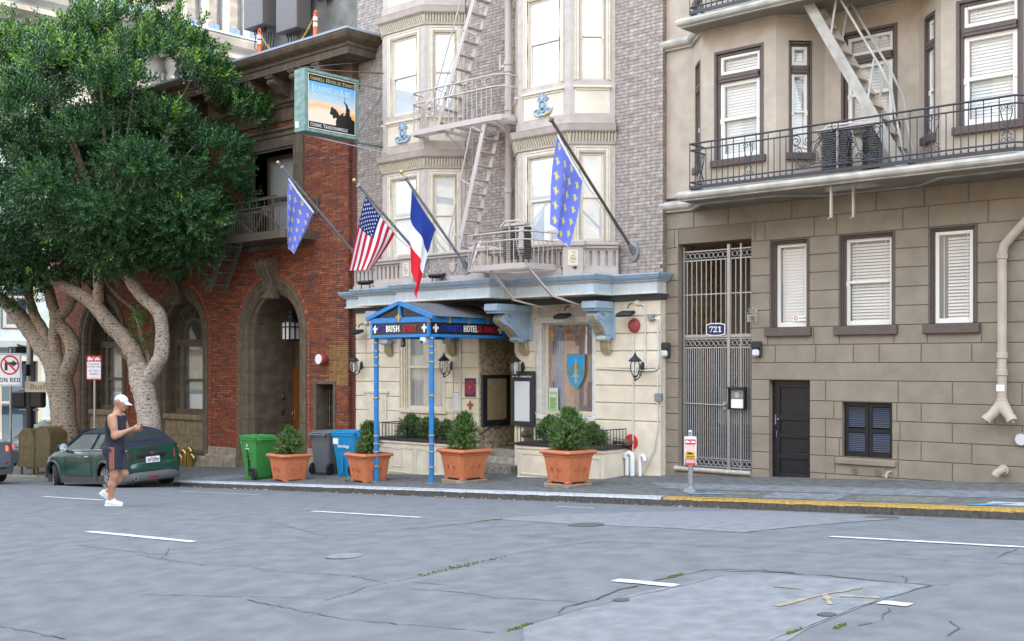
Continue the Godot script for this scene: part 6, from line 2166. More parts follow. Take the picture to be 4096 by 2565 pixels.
	e2 = B.new(); e2.prism(sp2,0.012); part(sd,"board",e2,M.shield_blue,false)
	e2 = B.new()
	for i in sp2.size():
		var a := sp2[i]
		var c2 := sp2[(i + 1) % sp2.size()]
		e2.bar(V(a.x,a.y,0.012),V(c2.x,c2.y,0.012),0.012,0.008,V(0,0,1))
	e2.prism(PackedVector2Array([Vector2(-0.12,0.15),Vector2(-0.06,0.1),Vector2(-0.03,0.16),Vector2(0,0.11),Vector2(0.03,0.16),Vector2(0.06,0.1),Vector2(0.12,0.15),Vector2(0.08,0.03),Vector2(-0.08,0.03)]),0.006,Transform3D(Basis.IDENTITY,V(0,0,0.012)))
	for s in [-0.14,0.14]: e2.prism(fleur(0.18),0.006,Transform3D(Basis.IDENTITY,V(s,-0.12,0.012)))
	part(sd,"crown_and_lilies",e2,M.olive_gold,false)
	e2 = B.new()
	e2.prism(PackedVector2Array([Vector2(-0.025,0.02),Vector2(-0.012,0.2),Vector2(0,0.27),Vector2(0.012,0.2),Vector2(0.025,0.02),Vector2(0.03,-0.08),Vector2(0.08,-0.1),Vector2(0.08,-0.125),Vector2(0.02,-0.13),Vector2(0.03,-0.2),Vector2(0.02,-0.26),Vector2(-0.02,-0.26),Vector2(-0.03,-0.2),Vector2(-0.02,-0.13),Vector2(-0.08,-0.125),Vector2(-0.08,-0.1),Vector2(-0.03,-0.08)]),0.009,Transform3D(Basis.IDENTITY,V(0,0,0.012)))
	part(sd,"dagger",e2,M.gold_leaf,false)
	var pc := thing("inspection_card","pale green pass card in the lower left corner of the shop window","card",V(-15.2,0.72,zs))
	mk("card_green",lin(0.30,0.48,0.18),0.5)
	e2 = B.new(); e2.box(-0.12,-0.22,0,0.12,0.28,0.006); part(pc,"sleeve",e2,M.paper_grey,false)
	e2 = B.new(); e2.box(-0.1,-0.2,0.006,0.1,0.2,0.009); part(pc,"card",e2,M.card_green,false)
	words(pc,"lettering","PASS",0.055,M.paper,Transform3D(Basis.IDENTITY,V(0,0.12,0.01)),"Droid Sans",true,1.0)
	e2 = B.new()
	for i in 6: e2.box(-0.07,0.05 - i*0.035,0.009,0.07 - 0.02*(i % 3),0.058 - i*0.035,0.011)
	part(pc,"print",e2,M.iron_black,false)
	var wl := words(self,numbered("window_lettering"),"CORNELL",0.085,M.copper,Transform3D(Basis.IDENTITY,V(-14.72,2.14,-0.113)),"Droid Serif",false,1.4,0.002)
	tag(wl,"copper letters reading CORNELL across the top of the shop window","lettering")
	wl = words(self,numbered("window_lettering"),"HOTEL",0.07,M.copper,Transform3D(Basis.IDENTITY,V(-14.66,2.0,-0.113)),"Droid Serif",false,1.3,0.002)
	tag(wl,"copper letters reading HOTEL under the upper word on the shop window","lettering")
	solo("lily_emblem",lily_mesh(0.24,0.003),M.gold,"gold lily emblem at the shop window's upper left","emblem",V(-15.24,1.95,-0.113))
	var lp := thing("table_lamp","lit table lamp with a bell shaped yellow shade in the lounge","table lamp",V(-14.55,0.55,-1.25))
	e2 = B.new()
	e2.lathe([Vector2(0.08,-0.5),Vector2(0.03,-0.45),Vector2(0.02,-0.3),Vector2(0.035,-0.1),Vector2(0.02,0.05),Vector2(0.012,0.2)],12)
	part(lp,"stem",e2,M.brass,false)
	mk("shade",lin(0.75,0.55,0.22),0.8,{emit = Color(1.0,0.62,0.18),power = 0.28,back = Color(0.8,0.7,0.5)})
	e2 = B.new()
	e2.lathe([Vector2(0.23,0.13),Vector2(0.185,0.22),Vector2(0.14,0.34),Vector2(0.115,0.46)],20)
	part(lp,"lamp_shade",e2,M.shade,false)
	var om := OmniLight3D.new()
	om.name = "lamp_glow"
	om.light_energy = 0.11
	om.light_color = Color(1.0,0.66,0.28)
	om.light_size = 0.06
	om.omni_range = 8.0
	om.omni_attenuation = 2.0
	om.shadow_enabled = true
	lp.add_child(om)
	om.position = V(0,0.28,0)
	e2 = B.new(); e2.ball(V(0,0.28,0),V(0.035,0.045,0.035),10)
	mk("bulb",lin(0.9,0.8,0.5),0.5,{emit = Color(1.0,0.75,0.4),power = 0.5})
	part(lp,"bulb",e2,M.bulb,false)
	var pt := thing("framed_picture","framed document with a dark photograph on the lounge's back wall","picture",V(-14.95,1.4,-1.82))
	e2 = B.new()
	for q in [[-0.55,-0.45,-0.5,0.55],[0.5,-0.45,0.55,0.55],[-0.5,-0.45,0.5,-0.4],[-0.5,0.5,0.5,0.55]]: e2.cbox(q[0],q[1],0,q[2],q[3],0.03,0.006)
	part(pt,"frame",e2,M.iron_brown,false)
	e2 = B.new(); e2.box(-0.5,-0.4,0.0,0.5,0.5,0.008); part(pt,"mount",e2,M.curtain,false)
	e2 = B.new(); e2.box(-0.45,-0.3,0.008,0.0,0.42,0.011)
	for q in [[0.28,0.2],[0.28,-0.02]]: e2.box(q[0],q[1],0.008,q[0] + 0.14,q[1] + 0.16,0.011)
	part(pt,"photograph",e2,M.panel_black,false)
	var ch := thing("lounge_chair","round backed wooden chair in the lounge behind the shop window","chair",V(-15.1,-0.05,-1.2))
	e2 = B.new()
	e2.lathe([Vector2(0.001,0.03),Vector2(0.17,0.025),Vector2(0.19,0.0)],16,Transform3D(Basis(V(1,0,0),PI/2)*Basis.from_scale(V(1,1,1.25)),V(0,0.5,0)))
	mk("leather",lin(0.22,0.085,0.03),0.4)
	part(ch,"backrest",e2,M.leather,false)
	e2 = B.new()
	e2.tube(circle(V(0,0.5,0),V(1,0,0),V(0,1.25,0),0.19,18),0.018,6,false)
	for s in [-0.17,0.17]: e2.tube([V(s,-0.5,0),V(s,0.35,0)],0.02,6)
	part(ch,"frame",e2,M.iron_brown,false)
	standpipe_and_escape()
	planter_boxes()

func standpipe_and_escape() -> void:
	var o := thing("standpipe","tall mauve painted standpipe running up beside the right bay","pipe",V(-16.24,3.2,0.2))
	var b := B.new()
	b.tube([V(-16.06,14,0.32),V(-16.06,6.45,0.32),V(-16.07,6.2,0.3),V(-16.2,5.35,0.16),V(-16.24,5.1,0.13),V(-16.24,3.2,0.13)],0.075,12)
	part(o,"pipe",b,M.iron_mauve)
	for q in [[-16.06,6.5,0.32],[-16.06,6.75,0.32],[-16.06,7.55,0.32],[-16.24,5.1,0.13],[-16.06,7.7,0.32]]:
		b = B.new()
		b.lathe([Vector2(0.075,-0.06),Vector2(0.095,-0.05),Vector2(0.095,0.05),Vector2(0.075,0.06)],12,Transform3D(Basis.IDENTITY,V(q[0],q[1],q[2])))
		part(o,"collar",b,M.iron_mauve)
	for q in [[-16.06,7.62,0.32],[-16.24,3.85,0.13]]:
		b = B.new()
		b.tube([V(q[0],q[1],q[2]),V(q[0] - 0.2,q[1],q[2] + 0.05)],0.04,8)
		b.tube([V(q[0] - 0.18,q[1] - 0.06,q[2] + 0.05),V(q[0] - 0.18,q[1] + 0.28,q[2] + 0.05)],0.03,8)
		b.lathe([Vector2(0.055,-0.012),Vector2(0.075,0.0),Vector2(0.055,0.012)],12,Transform3D(Basis.IDENTITY,V(q[0] - 0.18,q[1] + 0.29,q[2] + 0.05)))
		b.bar(V(q[0] - 0.24,q[1] + 0.29,q[2] + 0.05),V(q[0] - 0.12,q[1] + 0.29,q[2] + 0.05),0.015,0.012)
		part(o,"valve",b,M.iron_mauve)
	var f := thing("fire_escape","mauve painted iron fire escape with ringed railing and steep ladders between the bays","fire escape",V(-16.9,6.46,0.5))
	var m: Material = M.iron_mauve
	var y := 6.44
	var xa := -18.33
	var xb := -15.62
	var z := 0.97
	var pts := [V(xa,y,0.62),V(xa,y,z - 0.12),V(xa + 0.1,y,z),V(xb - 0.25,y,z),V(xb - 0.07,y,z - 0.07),V(xb,y,z - 0.25),V(xb,y,0.35)]
	b = B.new()
	for i in pts.size() - 1: b.bar(pts[i],pts[i + 1],0.02,0.11)
	part(f,"platform_edge",b,m)
	for h in [0.62,0.86]:
		b = B.new()
		b.tube(pts.map(func(p): return p + V(0,h,0)),0.018,6)
		part(f,"rail",b,m)
	var x := xa + 0.1
	var k := 0
	while x < xb - 0.2:
		b = B.new()
		b.tube([V(x,y,z),V(x,y + 0.62,z)],0.009,5)
		part(f,"baluster",b,m)
		if k % 2 == 0:
			b = B.new()
			b.tube(circle(V(x + 0.06,y + 0.74,z),V(1,0,0),V(0,1,0),0.105,14),0.009,5,false)
			part(f,"ring",b,m)
		x += 0.135
		k += 1
	for zz in [0.65,0.75,0.85]:
		b = B.new()
		b.tube([V(xa,y,zz),V(xa,y + 0.62,zz)],0.009,5)
		part(f,"baluster",b,m)
	for zz in [0.45,0.6,0.75]:
		b = B.new()
		b.tube([V(xb,y,zz),V(xb,y + 0.62,zz)],0.009,5)
		part(f,"baluster",b,m)
	for i in 20:
		var zz := 0.06 + i*0.045
		for q in [[xa,-17.55],[-16.95,xb]]:
			if zz < 0.64 and q[0] == xa: continue
			b = B.new()
			b.bar(V(q[0],y - 0.02,zz),V(q[1],y - 0.02,zz),0.014,0.02)
			part(f,"floor_slat",b,m)
	b = B.new()
	for q in [-17.5,-16.98]: b.bar(V(q,y - 0.03,0.1),V(q,y - 0.03,z),0.03,0.06)
	part(f,"floor_beam",b,m)
	for q in [-17.35,-15.85]:
		b = B.new()
		b.tube([V(q,y - 0.05,0.95),V(q,y - 0.25,0.6),V(q,y - 0.62,0.1)],0.014,5)
		b.tube([V(q,y - 0.05,0.05),V(q,y - 0.8,0.05)],0.014,5)
		for c in [[0.82,0.13,0.06],[0.55,0.15,0.09],[0.27,0.17,0.12],[0.15,0.42,0.1],[0.1,0.66,0.07]]: b.tube(curl(V(q,y - c[1],c[0]),V(0,0,1),V(0,1,0),c[2],1.0,1.3,14),0.009,5)
		part(f,"scroll_bracket",b,m)
	b = B.new()
	b.cbox(-17.82,y + 0.28,z + 0.01,-17.58,y + 0.66,z + 0.02,0.004)
	for i in 10: b.ball(V(-17.7 + cos(TAU*i/10)*0.085,y + 0.47 + sin(TAU*i/10)*0.13,z + 0.022),V(0.03,0.04,0.016),6)
	b.ball(V(-17.7,y + 0.47,z + 0.025),V(0.05,0.075,0.02),8)
	part(f,"cast_badge",b,m)
	for q in [[V(-17.55,6.44,0),V(-16.05,9.9,0),13],[V(-17.02,3.5,0),V(-16.12,6.5,0),11]]:
		var p0: Vector3 = q[0]
		var p1: Vector3 = q[1]
		for zz in [0.93,0.5]:
			b = B.new()
			b.bar(p0 + V(0,0,zz),p1 + V(0,0,zz),0.014,0.10)
			part(f,"ladder_rail",b,m)
			b = B.new()
			var off := V(-0.32,0.16,0)
			b.tube([p0.lerp(p1,0.02) + V(-0.1,0.05,zz),p0.lerp(p1,0.16) + off + V(0,0,zz),p1 + off + V(0,0,zz)],0.017,6)
			for t in [0.2,0.55,0.9]: b.bar(p0.lerp(p1,t) + V(0,0,zz),p0.lerp(p1,t) + off + V(0,0,zz),0.014,0.025)
			part(f,"handrail",b,m)
		for i in int(q[2]):
			var p := p0.lerp(p1,(i + 0.5)/q[2])
			b = B.new()
			b.box(p.x - 0.07,p.y - 0.012,0.5,p.x + 0.07,p.y + 0.006,0.93)
			part(f,"tread",b,m)
	var g := thing("swing_platform","lower mauve iron landing with railing and bundled ladder weights above the cornice","fire escape",V(-15.2,3.36,1.2))
	y = 3.36
	var pl := [V(-16.0,y,1.55),V(-14.75,y,1.6),V(-14.55,y,1.5),V(-14.5,y,1.3),V(-14.4,y,0.75)]
	b = B.new()
	for i in pl.size() - 1: b.bar(pl[i],pl[i + 1],0.02,0.11)
	b.bar(V(-16.0,y,1.55),V(-16.0,y,0.8),0.02,0.11)
	part(g,"platform_edge",b,m)
	for h in [0.5,0.66]:
		b = B.new()
		b.tube(pl.map(func(p): return p + V(0,h,0)),0.016,6)
		part(g,"rail",b,m)
	for i in 8:
		b = B.new()
		var p: Vector3 = (pl[0] as Vector3).lerp(pl[1],i/7.0)
		b.tube([p,p + V(0,0.66 if i % 2 == 0 else 0.5,0)],0.010,5)
		part(g,"baluster",b,m)
	for i in 6:
		b = B.new()
		var p: Vector3 = (pl[3] as Vector3).lerp(pl[4],i/5.0)
		b.tube([p,p + V(0,0.66 if i % 2 == 0 else 0.5,0)],0.010,5)
		part(g,"baluster",b,m)
	for i in 14:
		b = B.new()
		b.bar(V(-16.0,y - 0.03,0.85 + i*0.052),V(-14.5,y - 0.03,0.85 + i*0.052),0.014,0.02)
		part(g,"floor_slat",b,m)
	for q in [[V(-15.45,y - 0.05,1.5),V(-15.3,2.75,1.0),V(-14.95,2.55,0.08)],[V(-14.55,y - 0.05,1.4),V(-14.35,2.8,0.95),V(-13.85,2.5,0.1)]]:
		b = B.new()
		b.bar(q[0],q[1],0.08,0.03); b.bar(q[1],q[2],0.08,0.03)
		part(g,"brace",b,m)
	b = B.new()
	b.bar(V(-16.02,y,1.5),V(-16.3,y + 0.62,0.9),0.05,0.05)
	b.bar(V(-15.98,y,1.56),V(-15.78,y + 0.55,1.56),0.05,0.02)
	part(g,"strut",b,m)
	weights(g,V(-15.0,y + 0.16,1.25),0.62,15,0.028,false)

func weights(o: Node3D,at: Vector3,h: float,n: int,t: float,big: bool) -> void:
	mk("old_wood",lin(0.16,0.145,0.125),0.9,{tex = "grain",ts = 3.0})
	var s := 1.5 if big else 1.0
	for i in n:
		for q in [[-0.15,0.0,0.0,0.15],[0.2,-0.1,-0.9,0.16]]:
			var b := B.new()
			var j := rng.randf_range(-0.012,0.012)
			b.cbox(-q[3]*s,-t*0.4,-0.07*s,q[3]*s,t*0.4,0.07*s,0.004,Transform3D(Basis(Vector3.UP,q[2]),at + V(q[0]*s + j,h*(i + 0.5)/n,q[1]*s)))
			part(o,"weight",b,M.old_wood)
	var f := B.new()
	f.bar(at + V(-0.35*s,h + 0.05,0),at + V(0.3*s,h + 0.05,0),0.16*s,0.05)
	f.tube([at + V(-0.35*s,h,0.08),at + V(-0.22*s,h + 0.12,0.08),at + V(0.02,h + 0.13,0.0),at + V(0.15*s,h + 0.1,0)],0.02,6)
	f.bar(at + V(-0.1*s,-0.02,0.085*s),at + V(-0.1*s,h + 0.08,0.085*s),0.045,0.015)
	f.tube([at + V(0.05*s,h,0.09),at + V(0.1*s,h*0.5,0.11),at + V(0.16*s,h*0.1,0.09)],0.01,4)
	part(o,"weight_frame",f,M.iron_mauve)

func planter_boxes() -> void:
	var defs := [[-19.55,-17.28,0.78,"cream panelled planter wall with black railing under the left window",0.0],[-15.4,-13.22,0.78,"cream panelled planter wall with black railing under the shop window",0.2]]
	for d in defs:
		var x0: float = d[0]
		var x1: float = d[1]
		var z: float = d[2]
		var yt := -0.17 if x0 < -17 else -0.13
		if x0 > -16: yt = -0.12
		var yb := walk(x0,z) - 0.03
		if x0 < -17: yt = -0.19
		var o := thing("planter_wall",d[3],"planter",V((x0 + x1)/2,yb,z/2))
		var b := B.new()
		b.cbox(x0,yb - 0.1,0.06,x1,yt,z,0.01)
		b.cbox(x0 - 0.02,yt - 0.07,0.06,x1 + 0.02,yt - 0.02,z + 0.025,0.01)
		b.cbox(x0 - 0.01,yb - 0.1,0.06,x1 + 0.01,yb + 0.05,z + 0.012,0.008)
		part(o,"wall",b,M.cream)
		var n := 2
		for k in n:
			var xa := x0 + 0.06 + (x1 - x0 - 0.12)*k/n + (0.04 if k else 0.0)
			var xb := x0 + 0.06 + (x1 - x0 - 0.12)*(k + 1)/n
			b = B.new()
			surround(b,Transform3D(Basis.IDENTITY,V((xa + xb)/2,yb + 0.12,z)),xb - xa - 0.1,yt - yb - 0.3,[[0.03,0.0,-0.01,0.014],[0.05,0.03,-0.01,0.007]])
			if x0 < -17: surround(b,Transform3D(Basis.IDENTITY,V((xa + xb)/2,yb + 0.24,z)),0.26,0.36,[[0.03,0.0,-0.01,0.014]])
			part(o,"panel_moulding",b,M.cream_trim)
		b = B.new()
		b.cbox(x0 - 0.05,yt,0.06,x1 + 0.05,yt + 0.05,z + 0.05,0.01)
		part(o,"coping",b,M.iron_black)
		b = B.new()
		b.box(x0,yt + 0.05,0.1,x1,yt + 0.06,z - 0.02)
		part(o,"soil",b,M.soil)
		var top := yt + 0.37
		for e in [[V(x0,top,z),V(x1,top,z)],[V(x0,top,z),V(x0,top,0.1)],[V(x1,top,z),V(x1,top,0.1)]]:
			b = B.new()
			b.bar(e[0],e[1],0.03,0.018)
			part(o,"rail",b,M.iron_black)
			var ln := (e[0] as Vector3).distance_to(e[1])
			var c := int(ln/0.095)
			for i in c + 1:
				var p: Vector3 = (e[0] as Vector3).lerp(e[1],float(i)/c)
				b = B.new()
				b.tube([V(p.x,yt + 0.05,p.z),p],0.008,4)
				part(o,"baluster",b,M.iron_black)
		for cx in [x0 + (x1 - x0)*0.35,x0 + (x1 - x0)*0.72]:
			b = B.new()
			for s in [-1.0,1.0]:
				b.tube(curl(V(cx + s*0.035,yt + 0.11,z),V(s,0,0),V(0,-1,0),0.035,0.0,1.2,10),0.006,4)
				b.tube(curl(V(cx + s*0.035,top - 0.06,z),V(s,0,0),V(0,1,0),0.035,0.0,1.2,10),0.006,4)
				b.tube([V(cx + s*0.06,yt + 0.13,z),V(cx - s*0.01,yt + 0.2,z),V(cx + s*0.06,top - 0.07,z)],0.006,4)
			part(o,"scroll",b,M.iron_black)
	var q := thing("brass_inlet","brass wall plate with capped hose inlets beside the entrance steps","hose inlet",V(-15.72,-0.1,0.055))
	var b2 := B.new()
	b2.cbox(-0.11,-0.55,0,0.11,0.35,0.02,0.006)
	part(q,"plate",b2,M.old_brass,false)
	for y in [0.15,-0.12,-0.38]:
		b2 = B.new()
		b2.lathe([Vector2(0.075,0.0),Vector2(0.06,0.05),Vector2(0.055,0.12),Vector2(0.075,0.13),Vector2(0.075,0.17),Vector2(0.04,0.18),Vector2(0.03,0.2),Vector2(0.001,0.2)],12,Transform3D(Basis(V(1,0,0),PI/2),V(0,y,0.02)))
		part(q,"cap",b2,M.old_brass,false)
	q = thing("red_flange_inlet","brass hose inlet on a round red flange at the railing's right end","hose inlet",V(-13.12,0.0,0.055))
	b2 = B.new()
	b2.lathe([Vector2(0.15,0.0),Vector2(0.15,0.02),Vector2(0.001,0.025)],20,Transform3D(Basis(V(1,0,0),PI/2),Vector3.ZERO))
	part(q,"flange",b2,M.red,false)
	b2 = B.new()
	b2.tube([V(0,0,0.02),V(0,0,0.16)],0.06,10)
	b2.tube([V(0,0,0.12),V(-0.22,0.02,0.2)],[0.055,0.05],10)
	b2.lathe([Vector2(0.07,-0.03),Vector2(0.07,0.02),Vector2(0.03,0.03),Vector2(0.02,0.05),Vector2(0.001,0.05)],10,Transform3D(Basis(V(1,0,0),PI/2),V(0,0,0.18)))
	b2.lathe([Vector2(0.065,-0.03),Vector2(0.065,0.03),Vector2(0.03,0.04),Vector2(0.001,0.05)],10,Transform3D(Basis(Quaternion(Vector3.UP,V(-0.94,0.08,0.34).normalized())),V(-0.24,0.022,0.207)))
	part(q,"inlet",b2,M.old_brass,false)
	q = thing("vent_pipes","three white bent vent pipes rising from the pavement by the hotel wall","vent pipe",V(-12.95,walk(-12.95,0.15),0.15))
	for e in [[-0.2,0.42,0.045,-0.16],[-0.08,0.43,0.05,-0.15],[0.1,0.40,0.035,0.12]]:
		b2 = B.new()
		b2.tube([V(e[0],0,0),V(e[0],e[1] - 0.1,0),V(e[0] + e[3]*0.15,e[1] - 0.02,0.0),V(e[0] + e[3]*0.5,e[1],0.01),V(e[0] + e[3]*0.85,e[1] - 0.02,0.02),V(e[0] + e[3],e[1] - 0.1,0.02)],e[2],8)
		part(q,"pipe",b2,M.white,false)

func brick_things() -> void:
	var f := thing("iron_balcony","brown riveted iron fire balcony with drop ladder on the red brick wall","fire escape",V(-25,4.6,0.55))
	var y := 4.55
	var m: Material = M.iron_brown
	var pts := [V(-27.75,y,0.13),V(-27.75,y,0.9),V(-27.6,y,1.06),V(-22.85,y,1.06),V(-22.7,y,1.0),V(-22.64,y,0.85),V(-22.64,y,0.13)]
	var b := B.new()
	for i in pts.size() - 1: b.bar(pts[i] + V(0,0.08,0),pts[i + 1] + V(0,0.08,0),0.02,0.19)
	part(f,"platform_edge",b,m)
	b = B.new()
	for i in 46: b.ball(V(-27.5 + i*0.102,y + 0.08,1.072),V(0.012,0.012,0.008),5)
	part(f,"rivets",b,m).set_meta("kind","stuff")
	b = B.new()
	b.box(-27.7,y,0.12,-25.5,y + 0.02,1.04); b.box(-24.6,y,0.12,-22.7,y + 0.02,0.95); b.box(-25.5,y,0.12,-24.6,y + 0.02,0.3)
	part(f,"floor",b,m)
	for h in [0.68,0.86]:
		b = B.new()
		b.tube(pts.map(func(p): return p + V(0,h + 0.1,0)),0.016,6)
		part(f,"rail",b,m)
	for i in 46:
		b = B.new()
		var x := -27.55 + i*0.104
		b.tube([V(x,y + 0.16,1.05),V(x,y + (0.96 if i % 3 == 0 else 0.78),1.05)],0.009,5)
		part(f,"baluster",b,m)
	for i in 6:
		b = B.new()
		b.tube([V(-22.64,y + 0.16,0.25 + i*0.12),V(-22.64,y + (0.96 if i % 3 == 0 else 0.78),0.25 + i*0.12)],0.009,5)
		part(f,"baluster",b,m)
	b = B.new()
	b.cbox(-22.72,y + 0.6,0.1,-22.56,y + 1.05,0.16,0.01)
	part(f,"wall_plate",b,m)
	b = B.new()
	b.tube([V(-25.2,y + 0.72,0.8),V(-23.6,y + 0.72,0.8)],0.035,8)
	for x in [-25.15,-23.75]: b.lathe([Vector2(0.001,0.05),Vector2(0.14,0.05),Vector2(0.14,-0.05),Vector2(0.001,-0.05)],14,Transform3D(Basis(V(0,0,1),PI/2),V(x,y + 0.72,0.8)))
	for q in [[-25.1,-24.3],[-23.9,-24.5],[-23.75,-23.2]]: b.bar(V(q[0],y + 0.7,0.8),V(q[1],y + 0.1,0.7),0.05,0.05)
	b.bar(V(-24.9,y + 1.1,0.6),V(-23.6,y + 1.1,0.6),0.05,0.06)
	b.bar(V(-23.75,y + 0.05,0.6),V(-23.75,y + 1.15,0.6),0.06,0.04)
	part(f,"winch",b,m)
	var p0 := V(-26.05,3.42,0)
	var p1 := V(-24.85,5.3,0)
	for z in [0.95,0.5]:
		b = B.new()
		b.bar(p0 + V(0,0,z),p1 + V(0,0,z),0.03,0.2)
		for s in [-0.06,0.0,0.06]: b.tube([p0 + V(s*0.84,-s*0.54,z + 0.02),p1 + V(s*0.84,-s*0.54,z + 0.02)],0.012,4)
		part(f,"ladder_rail",b,M.old_wood if M.has("old_wood") else m)
	for i in 6:
		b = B.new()
		var p := p0.lerp(p1,(i + 0.4)/6.0)
		b.box(p.x - 0.1,p.y - 0.015,0.5,p.x + 0.1,p.y + 0.015,0.95)
		part(f,"tread",b,m)
	b = B.new()
	b.tube([p0 + V(-0.1,0,0.98),V(-26.0,4.6,0.98)],0.007,4)
	b.ball(p0 + V(-0.08,-0.02,0.98),V(0.06,0.09,0.04),8)
	part(f,"chain",b,m)
	var l := thing("porch_lantern","dark hanging lantern with frosted panes under the brown stone arch","lantern",V(-24.5,2.1,-0.5))
	b = B.new()
	for s in [-1,1]:
		for q in [-1,1]: b.cbox(s*0.17 - 0.018,0,q*0.17 - 0.018,s*0.17 + 0.018,0.48,q*0.17 + 0.018,0.004)
	for q in [0.0,0.33,0.46]:
		b.box(-0.19,q,0.155,0.19,q + 0.03,0.19); b.box(-0.19,q,-0.19,0.19,q + 0.03,-0.155)
		b.box(0.155,q,-0.155,0.19,q + 0.03,0.155); b.box(-0.19,q,-0.155,-0.155,q + 0.03,0.155)
	b.box(-0.015,0.03,0.16,0.015,0.46,0.185); b.box(0.16,0.03,-0.015,0.185,0.46,0.015)
	b.lathe([Vector2(0.27,0.47),Vector2(0.27,0.5),Vector2(0.19,0.54),Vector2(0.13,0.66),Vector2(0.07,0.72),Vector2(0.07,0.76),Vector2(0.03,0.8),Vector2(0.05,0.83),Vector2(0.015,0.86),Vector2(0.008,1.1)],4,Transform3D(Basis(Vector3.UP,PI/4),Vector3.ZERO))
	b.lathe([Vector2(0.24,-0.02),Vector2(0.26,0.0),Vector2(0.24,0.02)],4,Transform3D(Basis(Vector3.UP,PI/4),Vector3.ZERO))
	part(l,"cage",b,M.iron_black,false)
	mk("milk_glass",lin(0.78,0.76,0.72),0.6,{back = Color(0.5,0.5,0.5)})
	for k in 4:
		b = B.new()
		b.box(-0.15,0.03,0.15,0.15,0.46,0.156,Transform3D(Basis(Vector3.UP,k*PI/2),Vector3.ZERO))
		part(l,"pane",b,M.milk_glass,false)
	var bl := thing("fire_bell","white faced red fire bell on the bricks above the service door","alarm bell",V(-22.33,1.6,0.11))
	b = B.new()
	b.lathe([Vector2(0.001,0.2),Vector2(0.11,0.2),Vector2(0.145,0.15),Vector2(0.15,0.06),Vector2(0.13,0.0)],20,Transform3D(Basis(V(1,0,0),PI/2),Vector3.ZERO))
	part(bl,"housing",b,M.bell_red,false)
	b = B.new()
	b.lathe([Vector2(0.001,0.21),Vector2(0.12,0.206),Vector2(0.125,0.195)],20,Transform3D(Basis(V(1,0,0),PI/2),Vector3.ZERO))
	part(bl,"face",b,M.white,false)
	b = B.new()
	b.lathe([Vector2(0.001,0.02),Vector2(0.13,0.018),Vector2(0.15,0.0)],20,Transform3D(Basis(V(0,0,1),-PI/2)*Basis.from_scale(V(1.3,1,0.9)),V(-25.465,0.58,-0.95)))
	b.ball(V(-25.44,0.6,-0.95),V(0.02,0.1,0.07),10)
	solo("bronze_medallion",b,M.iron_brown,"oval bronze medallion on the porch's left wall","medallion")
	b = B.new()
	b.box(-25.465,0.1,-1.0,-25.45,0.24,-0.92)
	b.box(-25.45,0.13,-0.97,-25.44,0.21,-0.95)
	solo("bell_push",b,M.iron_black,"small bell push below the medallion in the porch","bell push")
	b = B.new()
	b.tube([V(-25.4,-0.38,-0.15),V(-25.38,-0.38,-0.12),V(-25.1,-0.33,-0.12),V(-24.2,-0.3,-0.6)],0.018,6)
	b.tube([V(-24.75,-0.35,-0.3),V(-24.75,-1.0,-0.3)],0.016,6)
	b.ball(V(-25.42,-0.38,-0.14),V(0.03,0.08,0.05),8)
	solo("porch_rail",b,M.iron_black,"black iron handrail across the arched porch","handrail")
	var sv := thing("service_gate","service doorway with a diamond lattice folding gate in the red brick wall","gate",V(-22.34,-1.1,0.0))
	b = B.new()
	var fr := Transform3D(Basis.IDENTITY,V(-22.34,-1.13,RZ))
	surround(b,fr,0.66,2.12,[[0.09,0.0,-0.4,0.02]],false)
	part(sv,"frame",b,M.brownstone)
	b = B.new()
	b.box(-22.67,-1.2,-0.62,-22.01,1.0,-0.6)
	part(sv,"door",b,M.curtain_tan)
	b = B.new()
	b.box(-22.67,-1.2,-0.59,-22.45,1.0,-0.57)
	part(sv,"door_edge",b,M.door_black)
	for i in 7:
		b = B.new()
		b.bar(V(-22.62 + i*0.095,-1.1,-0.2),V(-22.62 + i*0.095,0.98,-0.2),0.016,0.016)
		part(sv,"gate_bar",b,M.steel_dull if i % 2 else M.iron_brown)
	for i in 6:
		for k in 5:
			b = B.new()
			var x := -22.62 + i*0.095
			var yy := -0.9 + k*0.4
			b.bar(V(x,yy,-0.19),V(x + 0.095,yy + 0.2,-0.19),0.008,0.014,V(0,0,1))
			b.bar(V(x + 0.095,yy,-0.185),V(x,yy + 0.2,-0.185),0.008,0.014,V(0,0,1))
			part(sv,"lattice",b,M.iron_brown)
	var bp := thing("brass_pipes","cluster of four bent brass pipes against the stone footing","pipes",V(-28.05,walk(-28,0.35),0.35))
	for q in [[-0.28,0.30,0.05,-0.12],[-0.10,0.44,0.06,-0.14],[0.06,0.52,0.05,0.12],[0.18,0.34,0.05,0.14]]:
		b = B.new()
		b.tube([V(q[0],0,0),V(q[0],q[1] - 0.1,0),V(q[0] + q[3]*0.2,q[1] - 0.02,0),V(q[0] + q[3]*0.6,q[1],0),V(q[0] + q[3],q[1] - 0.05,0),V(q[0] + q[3]*1.05,q[1] - 0.1,0)],q[2],8)
		part(bp,"pipe",b,M.brass,false)
	b = B.new()
	var cv := []
	for i in 41: cv.append(V(-29.9 + i*0.06,walk(-29,0.2) + 0.46 + 0.05*absf(sin(i*PI/4)),0.28))
	b.tube(cv,0.014,5)
	b.bar(V(-29.9,walk(-29,0.2) + 0.44,0.28),V(-27.5,walk(-29,0.2) + 0.44,0.28),0.02,0.03)
	solo("spiked_rail",b,M.iron_brown,"low scalloped iron strip along the stone footing behind the car","railing")
